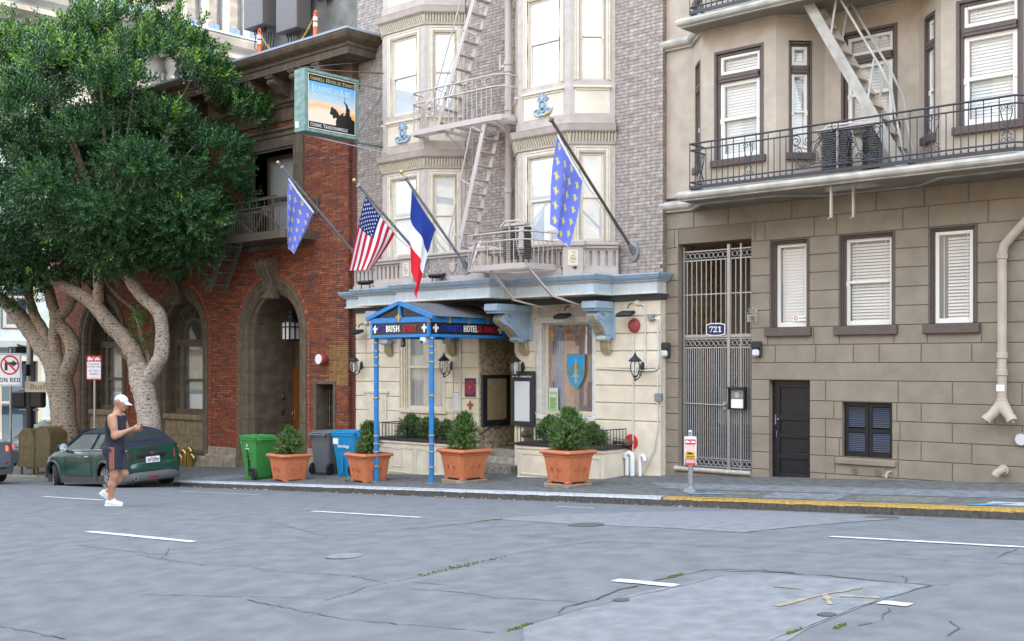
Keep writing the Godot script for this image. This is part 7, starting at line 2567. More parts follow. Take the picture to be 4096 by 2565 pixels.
	for q in [[-26.80,-25.92,10.66,12.6,"left brown radio cabinet on the grey roof wall, with looped cables"],[-25.32,-24.42,10.28,12.4,"right brown radio cabinet on the grey roof wall behind the orange post"]]:
		var c := thing("radio_cabinet",q[4],"equipment cabinet",V((q[0] + q[1])/2,q[2],-1.1))
		mk("cabinet_brown",lin(0.145,0.125,0.115),0.5,{tex = "faint",ts = 1.5})
		b = B.new()
		b.cbox(q[0],q[2],-1.1,q[1],q[3],-0.62,0.02)
		part(c,"box",b,M.cabinet_brown)
		b = B.new()
		for i in 7: b.tube([V(q[0] + 0.2 + i*0.09,q[2],-0.85),V(q[0] + 0.2 + i*0.09,q[2] - 0.12,-0.85)],0.018,6)
		part(c,"gland",b,M.rubber)
		for i in 4:
			b = B.new()
			var x: float = q[0] + 0.25 + i*0.12
			var dp := 0.5 + 0.14*i
			b.tube([V(x,q[2] - 0.1,-0.85),V(x - 0.05 + i*0.03,q[2] - dp,-0.85),V(x + 0.2,q[2] - dp - 0.18,-0.9),V(x + 0.3,q[2] - dp*0.6,-0.95),V(x + 0.28,q[2] - 0.1,-1.0)],0.014,5)
			part(c,"cable",b,M.rubber)
		b = B.new()
		b.tube([V(q[0] + 0.55,q[2],-0.95),V(q[0] + 0.55,9.15,-0.95)],0.045,8)
		part(c,"pole",b,M.cabinet_brown)
	b = B.new()
	b.cbox(-24.15,11.0,-1.28,-23.75,12.4,-1.0,0.01)
	for i in 5: b.tube([V(-24.05 + i*0.06,11.0,-1.1),V(-24.1 + i*0.07,10.2,-1.1),V(-24.25 + i*0.05,9.5,-1.15)],0.014,5)
	solo("radio_unit",b,M.cabinet_brown,"slim dark radio unit trailing cables right of the larger cabinets","equipment cabinet")
	b = B.new()
	b.box(-25.85,10.75,-1.29,-25.62,11.3,-1.28)
	solo("warning_notice",b,M.paper_grey,"pale notice on the grey roof wall between the cabinets","notice")
	var posts := [[-24.33,9.14,"left orange delineator post on the brick block's cornice, by the pale tower"],[-22.07,9.14,"right orange delineator post on the brick block's cornice, in front of the cabinet"]]
	for q in posts:
		var d := thing("delineator_post",q[2],"traffic post",V(q[0],q[1],0.6),0,"orange posts along the roof edge")
		b = B.new()
		b.lathe([Vector2(0.1,0.0),Vector2(0.06,0.03),Vector2(0.055,0.05),Vector2(0.05,0.66),Vector2(0.03,0.7)],12)
		b.tube(circle(V(0,0.75,0),V(1,0,0),V(0,1.2,0),0.045,10),0.018,6,false)
		part(d,"post",b,M.orange,false)
		for h in [0.42,0.56]:
			b = B.new()
			b.lathe([Vector2(0.054,h),Vector2(0.054,h + 0.09)],12)
			part(d,"reflective_band",b,M.paper,false)
		for h in [0.39,0.53,0.66]:
			b = B.new()
			b.lathe([Vector2(0.05,h - 0.012),Vector2(0.064,h),Vector2(0.05,h + 0.012)],12)
			part(d,"ring",b,M.orange,false)
	b = B.new()
	for s in [[V(-24.33,9.86,0.6),V(-23.3,9.2,0.6)],[V(-23.3,9.2,0.6),V(-22.07,9.86,0.6)]]:
		var n := 26
		for i in n:
			var t0 := float(i)/n
			var p: Vector3 = s[0].lerp(s[1],t0) - V(0,0.22*sin(PI*t0),0)
			var t1 := float(i + 1)/n
			var q: Vector3 = s[0].lerp(s[1],t1) - V(0,0.22*sin(PI*t1),0)
			var d := (q - p).normalized()
			var w := V(0,0,1) if i % 2 else d.cross(V(0,0,1)).normalized()
			b.tube(circle((p + q)/2,d*1.5,w,0.02,8),0.006,4,false)
	solo("plastic_chain",b,M.yellow,"yellow plastic chain slung between the orange roof posts","chain")

func apartment_things() -> void:
	var z := -0.25
	var g := thing("entrance_gate","galvanised steel gate with rows of rings closing the apartment house entrance","gate",V(-11.4,-0.43,z))
	var b := B.new()
	for q in [[-12.12,0.02],[-11.155,0.03],[-10.908,0.016]]: b.bar(V(q[0],-0.42,z),V(q[0],3.66,z),q[1]*2,q[1]*2)
	for y in [3.57,3.40,2.02,1.95,1.79,-0.24,-0.385]: b.bar(V(-12.15,y,z),V(-10.63,y,z),0.03,0.022)
	b.bar(V(-12.17,2.771,z),V(-10.63,2.771,z),0.02,0.02)
	b.bar(V(-12.12,2.0,z),V(-10.63,2.0,z),0.045,0.05)
	part(g,"frame",b,M.steel)
	var x := -12.06
	var k := 0
	while x < -10.66:
		if absf(x + 11.155) > 0.03:
			b = B.new()
			b.tube([V(x,2.02,z),V(x,3.40,z)],0.011,6)
			part(g,"bar",b,M.steel)
		x += 0.104
		k += 1
	x = -12.085
	while x < -10.65:
		b = B.new()
		b.tube([V(x,-0.24,z),V(x,1.79,z)],0.011,6)
		part(g,"bar",b,M.steel)
		x += 0.047
	for y in [3.485,1.87,-0.312]:
		x = -12.04
		while x < -10.66:
			b = B.new()
			b.tube(circle(V(x,y,z),V(1,0,0),V(0,1,0),0.048 if y > 3 else 0.044,14),0.008,5,false)
			part(g,"ring",b,M.steel)
			x += 0.1
	b = B.new()
	b.box(-11.38,0.7,z - 0.03,-11.17,1.05,z - 0.02); b.box(-11.38,0.4,z - 0.03,-10.75,0.7,z - 0.02)
	part(g,"lock_plate",b,M.steel_dull)
	b = B.new()
	b.cbox(-11.26,0.66,z,-11.18,0.80,z + 0.05,0.006)
	b.ball(V(-11.22,0.74,z + 0.08),V(0.032,0.032,0.03),10)
	b.tube([V(-12.12,0.76,z + 0.03),V(-11.24,0.74,z + 0.03)],0.011,6)
	part(g,"lock",b,M.steel)
	var nm := thing("number_plate","black house number plate 721 on the gate","house number",V(-11.42,2.12,z + 0.03))
	var pl := PackedVector2Array([Vector2(-0.2,-0.09),Vector2(-0.1,-0.115),Vector2(0.1,-0.115),Vector2(0.2,-0.09),Vector2(0.2,0.09),Vector2(0.1,0.115),Vector2(-0.1,0.115),Vector2(-0.2,0.09)])
	b = B.new(); b.prism(pl,0.012); part(nm,"border",b,M.white,false)
	b = B.new()
	var pl2 := PackedVector2Array()
	for q in pl: pl2.append(q*Vector2(0.92,0.86))
	b.prism(pl2,0.004,Transform3D(Basis.IDENTITY,V(0,0,0.012)))
	part(nm,"panel",b,M.navy,false)
	words(nm,"numerals","721",0.105,M.white,Transform3D(Basis.IDENTITY,V(0,0,0.018)),"Droid Serif",true,1.1)
	var s7 := thing("bracket_number_sign","small beige hanging sign 721 on a scrolled bracket at the gate's right","house number",V(-10.52,2.31,-0.1))
	b = B.new(); b.cbox(-0.005,-0.09,0.02,0.02,0.05,0.3,0.008); part(s7,"board",b,M.stucco_pale,false)
	b = B.new()
	b.tube([V(0,0.08,0),V(0,0.08,0.3)],0.008,5)
	for e in [0.09,0.2]: b.tube(curl(V(0,0.12,e),V(0,0,1),V(0,1,0),0.05,0.0,1.1,10),0.006,5)
	b.cbox(-0.02,-0.12,-0.02,0.02,0.14,0.0,0.005)
	part(s7,"bracket",b,M.stucco_pale,false)
	words(s7,"numerals","721",0.06,M.iron_black,Transform3D(Basis(Vector3.UP,PI/2),V(0.022,-0.02,0.16)),"Droid Serif",true,1.0)
	var ic := thing("intercom","black hooded intercom box on the steel gate","intercom",V(-10.92,0.87,z + 0.06))
	b = B.new(); b.cbox(-0.15,-0.2,0.0,0.15,0.2,0.06,0.01); b.cbox(-0.17,0.17,0,0.17,0.21,0.13,0.008)
	for s in [-0.165,0.15]: b.cbox(s,-0.2,0,s + 0.015,0.18,0.11,0.004)
	part(ic,"case",b,M.iron_black,false)
	b = B.new(); b.box(-0.125,-0.17,0.06,0.125,-0.01,0.064); part(ic,"directory",b,M.paper,false)
	b = B.new(); b.box(-0.125,0.0,0.06,0.125,0.16,0.063); part(ic,"panel",b,M.steel_dull,false)
	for r in 4:
		for c in 3:
			b = B.new(); b.cbox(-0.035 + c*0.024,0.02 + r*0.024,0.063,-0.017 + c*0.024,0.038 + r*0.024,0.068,0.002)
			part(ic,"key",b,M.paper_grey,false)
	for q in [[-12.42,"oblong black and white bulkhead lamp left of the steel gate"],[-10.48,"oblong black and white bulkhead lamp right of the steel gate"]]:
		var l := thing("bulkhead_lamp",q[1],"wall lamp",V(q[0],1.75,-0.115))
		b = B.new(); b.cbox(-0.085,-0.14,0,0.085,0.14,0.06,0.02); b.cbox(-0.085,0.0,0.06,0.085,0.14,0.14,0.03); part(l,"housing",b,M.iron_black,false)
		b = B.new(); b.cbox(-0.07,-0.13,0.06,0.07,0.0,0.13,0.03); part(l,"lens",b,M.paper_grey,false)
	b = B.new()
	b.box(-0.16,-0.05,0,0.16,0.05,0.004)
	var ns := thing("no_smoking_sticker","small NO SMOKING sticker at the foot of the first ground floor window","sticker",V(-9.69,2.28,-0.205))
	part(ns,"sheet",b,M.paper,false)
	words(ns,"lettering","NO SMOKING",0.022,M.iron_black,Transform3D(Basis.IDENTITY,V(0.045,0,0.005)),"Droid Sans",true,0.9,0.002)
	b = B.new(); b.tube(circle(V(-0.11,0,0.006),V(1,0,0),V(0,1,0),0.032,14),0.006,4,false); b.bar(V(-0.13,0.02,0.006),V(-0.09,-0.02,0.006),0.008,0.004)
	part(ns,"ban_ring",b,M.red,false)
	var sp := thing("wall_standpipe","taupe painted standpipe ending in a two way hose inlet on the right wall","pipe",V(-6.25,0.6,0.0))
	b = B.new()
	b.tube([V(-5.2,4.35,0.0),V(-6.1,3.42,0.0),V(-6.22,3.28,0.0),V(-6.25,3.15,0.0),V(-6.25,0.92,0.0)],0.068,12)
	part(sp,"pipe",b,M.stucco)
	for y in [3.12,1.36,1.62,0.92]:
		b = B.new()
		b.lathe([Vector2(0.068,-0.05),Vector2(0.082,-0.04),Vector2(0.082,0.04),Vector2(0.068,0.05)],12,Transform3D(Basis.IDENTITY,V(-6.25,y,0.0)))
		part(sp,"collar",b,M.stucco)
	b = B.new()
	b.tube([V(-6.25,0.95,0.0),V(-6.25,0.86,0.01),V(-6.36,0.74,0.06),V(-6.41,0.68,0.1)],[0.075,0.11,0.08,0.07],12)
	b.tube([V(-6.25,0.86,0.01),V(-6.14,0.74,0.06),V(-6.09,0.68,0.1)],[0.11,0.08,0.07],12)
	part(sp,"wye",b,M.stucco)
	for s in [-1.0,1.0]:
		b = B.new()
		b.tube([V(-6.25 + s*0.16,0.69,0.1),V(-6.25 + s*0.2,0.63,0.13)],0.082,12)
		b.tube([V(-6.25 + s*0.2,0.63,0.13),V(-6.25 + s*0.21,0.61,0.14)],0.025,6)
		part(sp,"cap",b,M.stucco)
	b = B.new(); b.box(-0.06,-0.05,0.07,0.06,0.05,0.072)
	part(sp,"label",b,M.paper,false).position = V(0.0,0.53,0.0)
	var gg := thing("gauge","round white gauge on the taupe wall at the picture's right edge","gauge",V(-6.0,0.36,-0.12))
	b = B.new(); b.lathe([Vector2(0.001,0.05),Vector2(0.1,0.05),Vector2(0.11,0.0)],18,Transform3D(Basis(V(1,0,0),PI/2),Vector3.ZERO)); part(gg,"rim",b,M.steel_dull,false)
	b = B.new(); b.lathe([Vector2(0.001,0.054),Vector2(0.085,0.052)],18,Transform3D(Basis(V(1,0,0),PI/2),Vector3.ZERO)); part(gg,"dial",b,M.paper_grey,false)
	b = B.new(); b.tube([V(0,0,0),V(0,0,0.1),V(-0.04,-0.03,0.15),V(-0.07,-0.08,0.16)],0.06,10)
	b.lathe([Vector2(0.06,0.0),Vector2(0.085,0.01),Vector2(0.085,0.03),Vector2(0.06,0.04)],12,Transform3D(Basis(V(1,0,0),PI/2),Vector3.ZERO))
	solo("drain_elbow",b,M.stucco,"taupe drain elbow low on the wall below the hose inlet","pipe",V(-6.27,-0.12,-0.12))
	b = B.new(); b.tube([V(0,0,0),V(0,0,0.07),V(-0.02,-0.03,0.09),V(-0.03,-0.09,0.09)],0.022,8); b.bar(V(-0.08,-0.06,0.1),V(0.0,-0.04,0.1),0.015,0.015)
	solo("hose_tap",b,M.stucco,"small taupe tap beside the wall vents","tap",V(-8.06,-0.26,-0.12))
	for q in [[-8.67,"left round louvred wall vent under the shuttered window"],[-8.27,"right round louvred wall vent under the shuttered window"]]:
		b = B.new()
		b.lathe([Vector2(0.055,0.0),Vector2(0.055,0.012),Vector2(0.048,0.014),Vector2(0.046,0.004),Vector2(0.001,0.004)],16,Transform3D(Basis(V(1,0,0),PI/2),Vector3.ZERO))
		for i in 6: b.box(-0.04,-0.04 + i*0.014,0.004,0.04,-0.034 + i*0.014,0.012)
		solo("wall_vent",b,M.taupe,q[1],"vent",V(q[0],-0.28,-0.118),"round vents under the shuttered window")
	var st := thing("balcony_stair","beige steel fire stair running down from the upper balcony to the lower one","fire escape",V(-8.4,4.5,0.5))
	var p0 := V(-9.2,7.55,0)
	var p1 := V(-7.5,4.5,0)
	for zz in [0.66,0.26]:
		b = B.new(); b.bar(p0 + V(0,0,zz),p1 + V(0,0,zz),0.016,0.17); part(st,"stringer",b,M.stucco_pale)
		b = B.new()
		var off := V(0.30,0.42,0)
		b.tube([p0 + off + V(0,0,zz),p0.lerp(p1,0.6) + off + V(0,0,zz),p0.lerp(p1,0.72) + off*0.95 + V(0,-0.02,zz),p0.lerp(p1,0.78) + off*0.8 + V(0,-0.15,zz),p0.lerp(p1,0.98) + V(0.05,0.1,zz)],0.02,8)
		part(st,"handrail",b,M.stucco_pale)
		for t in [0.18,0.55]:
			b = B.new(); b.bar(p0.lerp(p1,t + 0.1) + V(0,0,zz),p0.lerp(p1,t) + off*0.97 + V(0,0,zz),0.014,0.035); part(st,"rail_stay",b,M.stucco_pale)
	for i in 13:
		b = B.new()
		var p := p0.lerp(p1,(i + 0.4)/13.0)
		b.box(p.x - 0.1,p.y - 0.012,0.26,p.x + 0.1,p.y + 0.006,0.66)
		for zz in [0.272,0.645]: b.box(p.x - 0.05,p.y - 0.06,zz,p.x + 0.05,p.y,zz + 0.01)
		part(st,"tread",b,M.stucco)
	weights(thing("ladder_weights","bundles of dark wooden ladder weights behind the ornate balcony railing","ladder weights",V(-8.5,4.55,0.6)),V(-8.4,4.58,0.62),0.62,17,0.03,true)
	var lg := thing("ladder_guides","two beige steel guide rails hanging under the balcony","guide rail",V(-8.4,3.8,0.75))
	for q in [[-8.62,0.82],[-8.32,0.66]]:
		b = B.new(); b.bar(V(q[0],4.34,q[1]),V(q[0],3.82,q[1]),0.05,0.03); b.bar(V(q[0] - 0.06,3.80,q[1]),V(q[0],3.84,q[1]),0.04,0.01); part(lg,"rail",b,M.stucco)

func planter_pot(label: String,at: Vector3,turn: float,s: float,plinth: bool,seed_n: int,shape: Array) -> void:
	var o := thing("terracotta_planter",label,"planter",at,turn,"square terracotta planters on the kerb side of the pavement")
	var lift := 0.06 if plinth else 0.0
	var ring := func(h: float,prof: Array) -> B:
		var b := B.new()
		var c := 0.05
		for i in prof.size() - 1:
			var p: Vector2 = prof[i]
			var q: Vector2 = prof[i + 1]
			var oc := func(r: float,y: float) -> Array: return [V(r - c,y,r),V(r,y,r - c),V(r,y,-r + c),V(r - c,y,-r),V(-r + c,y,-r),V(-r,y,-r + c),V(-r,y,r - c),V(-r + c,y,r)]
			var a: Array = oc.call(p.x,p.y + h)
			var e: Array = oc.call(q.x,q.y + h)
			for k in 8: b.quad(a[k],a[(k + 1) % 8],e[(k + 1) % 8],e[k])
		return b
	var pot: B = ring.call(lift,[Vector2(0.05,0.03),Vector2(0.272*s,0.03),Vector2(0.277*s,0.05),Vector2(0.33*s,0.47),Vector2(0.342*s,0.475),Vector2(0.348*s,0.49),Vector2(0.342*s,0.505),Vector2(0.355*s,0.515),Vector2(0.382*s,0.525),Vector2(0.395*s,0.55),Vector2(0.385*s,0.58),Vector2(0.35*s,0.59),Vector2(0.31*s,0.59),Vector2(0.31*s,0.55),Vector2(0.02,0.55)])
	for k in 4:
		pot.cbox(0.16*s,lift,0.16*s,0.272*s,lift + 0.04,0.272*s,0.01,Transform3D(Basis(Vector3.UP,k*PI/2),Vector3.ZERO))
	part(o,"pot",pot,M.terracotta,false)
	for k in 4:
		var l := B.new()
		var t := Transform3D(Basis(Vector3.UP,k*PI/2),Vector3.ZERO)*Transform3D(Basis(V(1,0,0),0.126),V(0,lift + 0.10,0.283*s))
		l.prism(fleur(0.30),0.012,t)
		for e in [-1.0,1.0]:
			var cvp := [V(e*0.025,0.14,0.012),V(e*0.05,0.19,0.014),V(e*0.085,0.205,0.014),V(e*0.12,0.18,0.014),V(e*0.125,0.15,0.012)]
			l.tube(cvp.map(func(p): return t*p),0.009,5)
			l.tube(cvp.map(func(p): return t*(p*V(0.78,0.92,1) + V(0,0.004,0.002))),0.007,5)
		l.tube([t*V(0,0.2,0.014),t*V(0,0.29,0.012)],0.012,5)
		part(o,"lily_relief",l,M.terracotta,false)
	if plinth:
		var pb := B.new()
		pb.cbox(-0.31*s,-0.06,-0.31*s,0.31*s,0.055,0.31*s,0.012)
		part(o,"stone_base",pb,M.base_stone,false)
	var so := B.new()
	so.box(-0.31*s,lift + 0.5,-0.31*s,0.31*s,lift + 0.555,0.31*s)
	part(o,"soil",so,M.soil,false)
	bush(o,V(0,lift + 0.55,0),shape,seed_n)

func wheelie_bin(label: String,at: Vector3,turn: float,m: Material) -> Node3D:
	var o := thing("wheelie_bin",label,"bin",at,turn)
	var b := B.new()
	var lv := [[0.0,0.215,-0.25,0.23],[0.06,0.22,-0.255,0.27],[0.45,0.25,-0.30,0.31],[0.62,0.265,-0.335,0.33],[0.86,0.285,-0.36,0.35],[0.90,0.30,-0.375,0.36],[0.94,0.30,-0.375,0.36]]
	for i in lv.size() - 1:
		var p: Array = lv[i]
		var q: Array = lv[i + 1]
		var oc := func(e: Array) -> Array:
			var c := 0.04
			return [V(e[1] - c,e[0],e[3]),V(e[1],e[0],e[3] - c),V(e[1],e[0],e[2] + c),V(e[1] - c,e[0],e[2]),V(-e[1] + c,e[0],e[2]),V(-e[1],e[0],e[2] + c),V(-e[1],e[0],e[3] - c),V(-e[1] + c,e[0],e[3])]
		var a: Array = oc.call(p)
		var d: Array = oc.call(q)
		for k in 8: b.quad(a[k],a[(k + 1) % 8],d[(k + 1) % 8],d[k])
	b.cbox(-0.2,0.5,-0.35,0.2,0.54,-0.30,0.01)
	for s in [-1.0,1.0]:
		b.cbox(s*0.262 - 0.012,0.08,-0.06,s*0.262 + 0.012,0.66,0.0,0.006)
		b.cbox(s*0.262 - 0.014,0.6,-0.06,s*0.262 + 0.014,0.66,0.22,0.006)
	part(o,"body",b,m,false)
	b = B.new()
	b.cbox(-0.31,0.94,-0.39,0.31,0.975,0.38,0.014)
	b.cbox(-0.27,0.975,-0.34,0.27,1.0,0.30,0.012)
	part(o,"lid",b,m,false)
	b = B.new()
	for s in [-0.2,0.2]: b.cbox(s - 0.02,0.86,0.34,s + 0.02,0.95,0.46,0.008)
	b.tube([V(-0.26,0.92,0.45),V(0.26,0.92,0.45)],0.016,8)
	part(o,"handle",b,m,false)
	for s in [-1.0,1.0]:
		b = B.new()
		b.lathe([Vector2(0.001,-0.03),Vector2(0.12,-0.03),Vector2(0.14,-0.015),Vector2(0.14,0.015),Vector2(0.12,0.03),Vector2(0.1,0.018),Vector2(0.001,0.018)],18,Transform3D(Basis(V(0,0,1),-s*PI/2),V(s*0.25,0.14,0.27)))
		for k in 8: b.bar(V(s*0.275,0.14,0.27),V(s*0.275,0.14 + sin(TAU*k/8)*0.1,0.27 + cos(TAU*k/8)*0.1),0.012,0.02)
		part(o,"wheel",b,M.rubber,false)
	return o

func sign_post(o: Node3D,h: float,r := 0.03) -> void:
	var b := B.new()
	b.tube([V(0,0,0),V(0,h,0)],r,10)
	part(o,"post",b,M.steel,false)

func rounded(w: float,h: float,r: float) -> PackedVector2Array:
	var p := PackedVector2Array()
	for c in [[w/2 - r,-h/2 + r,-PI/2],[w/2 - r,h/2 - r,0.0],[-w/2 + r,h/2 - r,PI/2],[-w/2 + r,-h/2 + r,PI]]:
		for k in 5: p.append(Vector2(c[0] + cos(c[2] + k*PI/8)*r,c[1] + sin(c[2] + k*PI/8)*r))
	return p

func tow_truck(b: B,x0: float,y0: float,s: float,z: float) -> void:
	for q in [[0,0.03,0.42,0.16],[0.05,0.16,0.22,0.26],[0.55,0.03,1.0,0.14],[0.66,0.14,0.9,0.22]]: b.box(x0 + q[0]*s,y0 + q[1]*s,z,x0 + q[2]*s,y0 + q[3]*s,z + 0.002)
	b.bar(V(x0 + 0.3*s,y0 + 0.16*s,z + 0.001),V(x0 + 0.6*s,y0 + 0.24*s,z + 0.001),0.03*s,0.002,V(0,0,1))
	for k in [0.1,0.33,0.65,0.9]: b.lathe([Vector2(0.001,0.003),Vector2(0.06*s,0.002)],10,Transform3D(Basis(V(1,0,0),PI/2),V(x0 + k*s,y0 + 0.03*s,z)))

func street_things() -> void:
	planter_pot("terracotta planter beside the green bin with a loose round shrub, farthest left",V(-20.75,walk(-20.75,2.35),2.35),-0.12,1.0,false,3,[0.235,0.52,0.0])
	planter_pot("terracotta planter left of the front canopy pole with a pointed shrub",V(-18.35,walk(-18.35,2.12),2.12),-0.12,1.0,false,5,[0.21,0.60,0.5])
	planter_pot("terracotta planter right of the second canopy pole, chipped on one side, with a tall shrub",V(-15.92,walk(-15.92,1.75),1.75),-0.10,1.06,true,8,[0.25,0.64,0.35])
	planter_pot("terracotta planter in front of the shop window with a wide open shrub, nearest the viewer",V(-13.12,walk(-13.12,1.95),1.95),-0.10,1.0,true,9,[0.29,0.72,0.25])
	mk("bin_green",lin(0.05,0.27,0.055),0.5,{tex = "faint",ts = 2.0})
	mk("bin_grey",lin(0.16,0.165,0.175),0.5,{tex = "faint",ts = 2.0})
	mk("bin_blue",lin(0.01,0.27,0.55),0.5,{tex = "faint",ts = 2.0})
	var g := wheelie_bin("green wheeled bin covered in scrawled graffiti beside the leftmost planter",V(-22.0,walk(-22.0,2.28),2.28),-PI/2 - 0.15 + PI,M.bin_green)
	graffiti(g)
	g = wheelie_bin("grey wheeled bin left of the blue bin by the service door",V(-20.92,walk(-20.92,1.1),1.1),0.2,M.bin_grey)
	words(g,"lettering","545",0.05,M.paper_grey,Transform3D(Basis(V(1,0,0),-0.08),V(-0.1,0.8,0.37)).rotated(Vector3.UP,PI),"Droid Sans",false)
	g = wheelie_bin("bright blue wheeled bin behind the pointed shrub",V(-20.0,walk(-20.0,1.2),1.2),PI/2 + 0.1,M.bin_blue)
	var bw := B.new()
	bw.box(-0.287,0.7,-0.3,-0.283,0.83,-0.14)
	part(g,"sticker",bw,M.paper,false)
	words(g,"lettering","Recology",0.06,M.paper,Transform3D(Basis(Vector3.UP,-PI/2),V(-0.287,0.66,0.02)),"Droid Sans",true)
	var b := B.new()
	b.lathe([Vector2(0.055,0.0),Vector2(0.055,0.95),Vector2(0.04,0.98),Vector2(0.001,0.985)],10)
	solo("bollard",b,M.steel_dull,"grey steel bollard between the green bin and the leftmost planter","bollard",V(-21.42,walk(-21.42,2.0),2.0))
	var o := thing("tow_away_sign","short steel post with a red white and yellow tow away sign at the yellow kerb","sign",V(-10.33,walk(-10.33,2.25),2.25),0.5)
	sign_post(o,0.95,0.045)
	b = B.new(); b.lathe([Vector2(0.13,0.0),Vector2(0.12,0.035),Vector2(0.06,0.06),Vector2(0.05,0.09)],12); part(o,"base",b,M.steel_dull,false)
	b = B.new(); b.ball(V(0,0.95,0),V(0.048,0.045,0.048),10); part(o,"cap",b,M.steel,false)
	b = B.new(); b.prism(rounded(0.19,0.46,0.02),0.006,Transform3D(Basis.IDENTITY,V(0,0.66,0.05))); var pm := part(o,"plate",b,M.white,false)
	for q in [[0.80,0.085,"red"],[0.595,0.11,"yellow"],[0.485,0.105,"red"]]:
		b = B.new(); b.box(-0.083,q[0] - q[1]/2 + (0.0),0.056,0.083,q[0] + q[1]/2,0.058); part(o,"field",b,M[q[2]],false)
	b = B.new(); tow_truck(b,-0.075,0.785,0.15,0.058); part(o,"tow_symbol",b,M.white,false)
	b = B.new(); b.box(-0.05,0.6,0.058,0.02,0.635,0.06); b.box(0.02,0.6,0.058,0.05,0.62,0.06); part(o,"truck_symbol",b,M.iron_black,false)
	words(o,"lettering","NO STOPPING",0.018,M.red,Transform3D(Basis.IDENTITY,V(0,0.735,0.057)),"Droid Sans",true,0.9,0.002)
	words(o,"lettering","MON-FRI",0.026,M.red,Transform3D(Basis.IDENTITY,V(0,0.703,0.057)),"Droid Sans",false,1.1,0.002)
	words(o,"lettering","7AM-6PM",0.024,M.red,Transform3D(Basis.IDENTITY,V(0,0.668,0.057)),"Droid Sans",false,1.0,0.002)
	b = B.new()
	for i in 3:
		b.box(-0.065,0.575 - i*0.011,0.058,0.065,0.58 - i*0.011,0.06)
	part(o,"print",b,M.iron_black,false)
	b = B.new()
	for i in 4: b.box(-0.07,0.51 - i*0.015,0.058,0.07,0.517 - i*0.015,0.06)
	part(o,"print",b,M.paper,false)
	o = thing("loading_sign","tall steel post with a white and red passenger loading sign before the left arch","sign",V(-29.4,walk(-29.4,2.35),2.35),0.62)
	sign_post(o,3.0,0.035)
	b = B.new(); b.prism(rounded(0.42,0.66,0.03),0.008,Transform3D(Basis.IDENTITY,V(0,2.88,0.04))); part(o,"plate",b,M.red,false)
	b = B.new(); b.prism(rounded(0.39,0.46,0.02),0.002,Transform3D(Basis.IDENTITY,V(0,2.815,0.048))); part(o,"field",b,M.white,false)
	b = B.new(); tow_truck(b,-0.18,3.08,0.36,0.048); part(o,"tow_symbol",b,M.white,false)
	for q in [["PASSENGER",2.98,0.045],["LOADING ONLY",2.91,0.045],["AT ALL",2.80,0.055],["TIMES",2.71,0.055]]: words(o,"lettering",q[0],q[2],M.iron_black,Transform3D(Basis.IDENTITY,V(0,q[1],0.05)),"Droid Sans",false,0.92 if q[2] < 0.05 else 1.25,0.002)
	words(o,"lettering","5 MINUTE LIMIT",0.02,M.red,Transform3D(Basis.IDENTITY,V(0,2.61,0.05)),"Droid Sans",false,1.0,0.002)
	o = thing("no_turn_sign","large white sign forbidding a right turn, ON RED lettered below, at the left edge","sign",V(-34.5,walk(-34.5,2.35),2.35),0.68)
	sign_post(o,3.7,0.035)
	var sy := 3.06
	b = B.new(); b.prism(rounded(0.72,0.98,0.04),0.01,Transform3D(Basis.IDENTITY,V(0,sy,0.04))); part(o,"plate",b,M.white,false)
	b = B.new()
	surround(b,Transform3D(Basis.IDENTITY,V(0,sy - 0.455,0.05)),0.63,0.9,[[0.012,0.0,0.0,0.003]])
	b.box(-0.16,sy - 0.02,0.05,-0.07,sy + 0.22,0.053); b.box(-0.16,sy + 0.14,0.05,0.1,sy + 0.23,0.0532)
	b.prism(PackedVector2Array([Vector2(0.08,0.08),Vector2(0.25,0.185),Vector2(0.08,0.29)]),0.003,Transform3D(Basis.IDENTITY,V(0,sy,0.0501)))
	part(o,"arrow",b,M.iron_black,false)
	b = B.new()
	b.lathe([Vector2(0.245,0.004),Vector2(0.295,0.004)],32,Transform3D(Basis(V(1,0,0),PI/2),V(0,sy + 0.14,0.05)))
	b.bar(V(-0.19,sy + 0.33,0.056),V(0.19,sy - 0.05,0.056),0.05,0.004,V(0,0,1))
	part(o,"ban_ring",b,M.red,false)
	words(o,"lettering","ON RED",0.13,M.iron_black,Transform3D(Basis.IDENTITY,V(0,sy - 0.31,0.051)),"Droid Sans",true,0.98,0.003)
	o = thing("signal_pole","dark lower signal pole with two black pedestrian signal heads seen from behind","signal pole",V(-34.85,walk(-34.85,1.6),1.6))
	b = B.new(); b.tube([V(0,0,0),V(0,2.6,0)],0.115,12); part(o,"pole_foot",b,M.iron_black,false)
	b = B.new(); b.tube([V(0,2.6,0),V(0,7.0,0)],0.10,12); part(o,"pole",b,M.steel,false)
	for q in [[-0.28,0.2,0.8,0.0],[0.22,-0.16,0.45,0.5]]:
		b = B.new()
		b.cbox(-0.23,-0.25,-0.12,0.23,0.25,0.12,0.05,Transform3D(Basis(Vector3.UP,q[2]),V(q[0],2.12,q[1])))
		part(o,"signal_head",b,M.iron_black,false)
		b = B.new()
		for y in [2.42,1.80]: b.tube([V(0,y,0),V(q[0],y,q[1])],0.035,6)
		part(o,"signal_arm",b,M.steel_dull,false)
	b = B.new(); b.cbox(-0.05,2.85,0.05,0.18,3.2,0.2,0.02); part(o,"control_box",b,M.iron_black,false)
	b = B.new(); b.cbox(-0.75,3.55,0.0,-0.2,3.75,0.35,0.02); b.tube([V(0,3.7,0),V(-0.4,3.8,0.2)],0.035,6); part(o,"signal_head",b,M.iron_black,false)
	o = thing("street_name_plate","cream street name plate lettered Bush on the signal pole","street sign",V(-34.1,0.79,1.72),0.7)
	mk("plate_cream",lin(0.66,0.56,0.40),0.5)
	b = B.new(); b.cbox(-0.38,-0.16,-0.01,0.38,0.16,0.01,0.005); part(o,"plate",b,M.plate_cream,false)
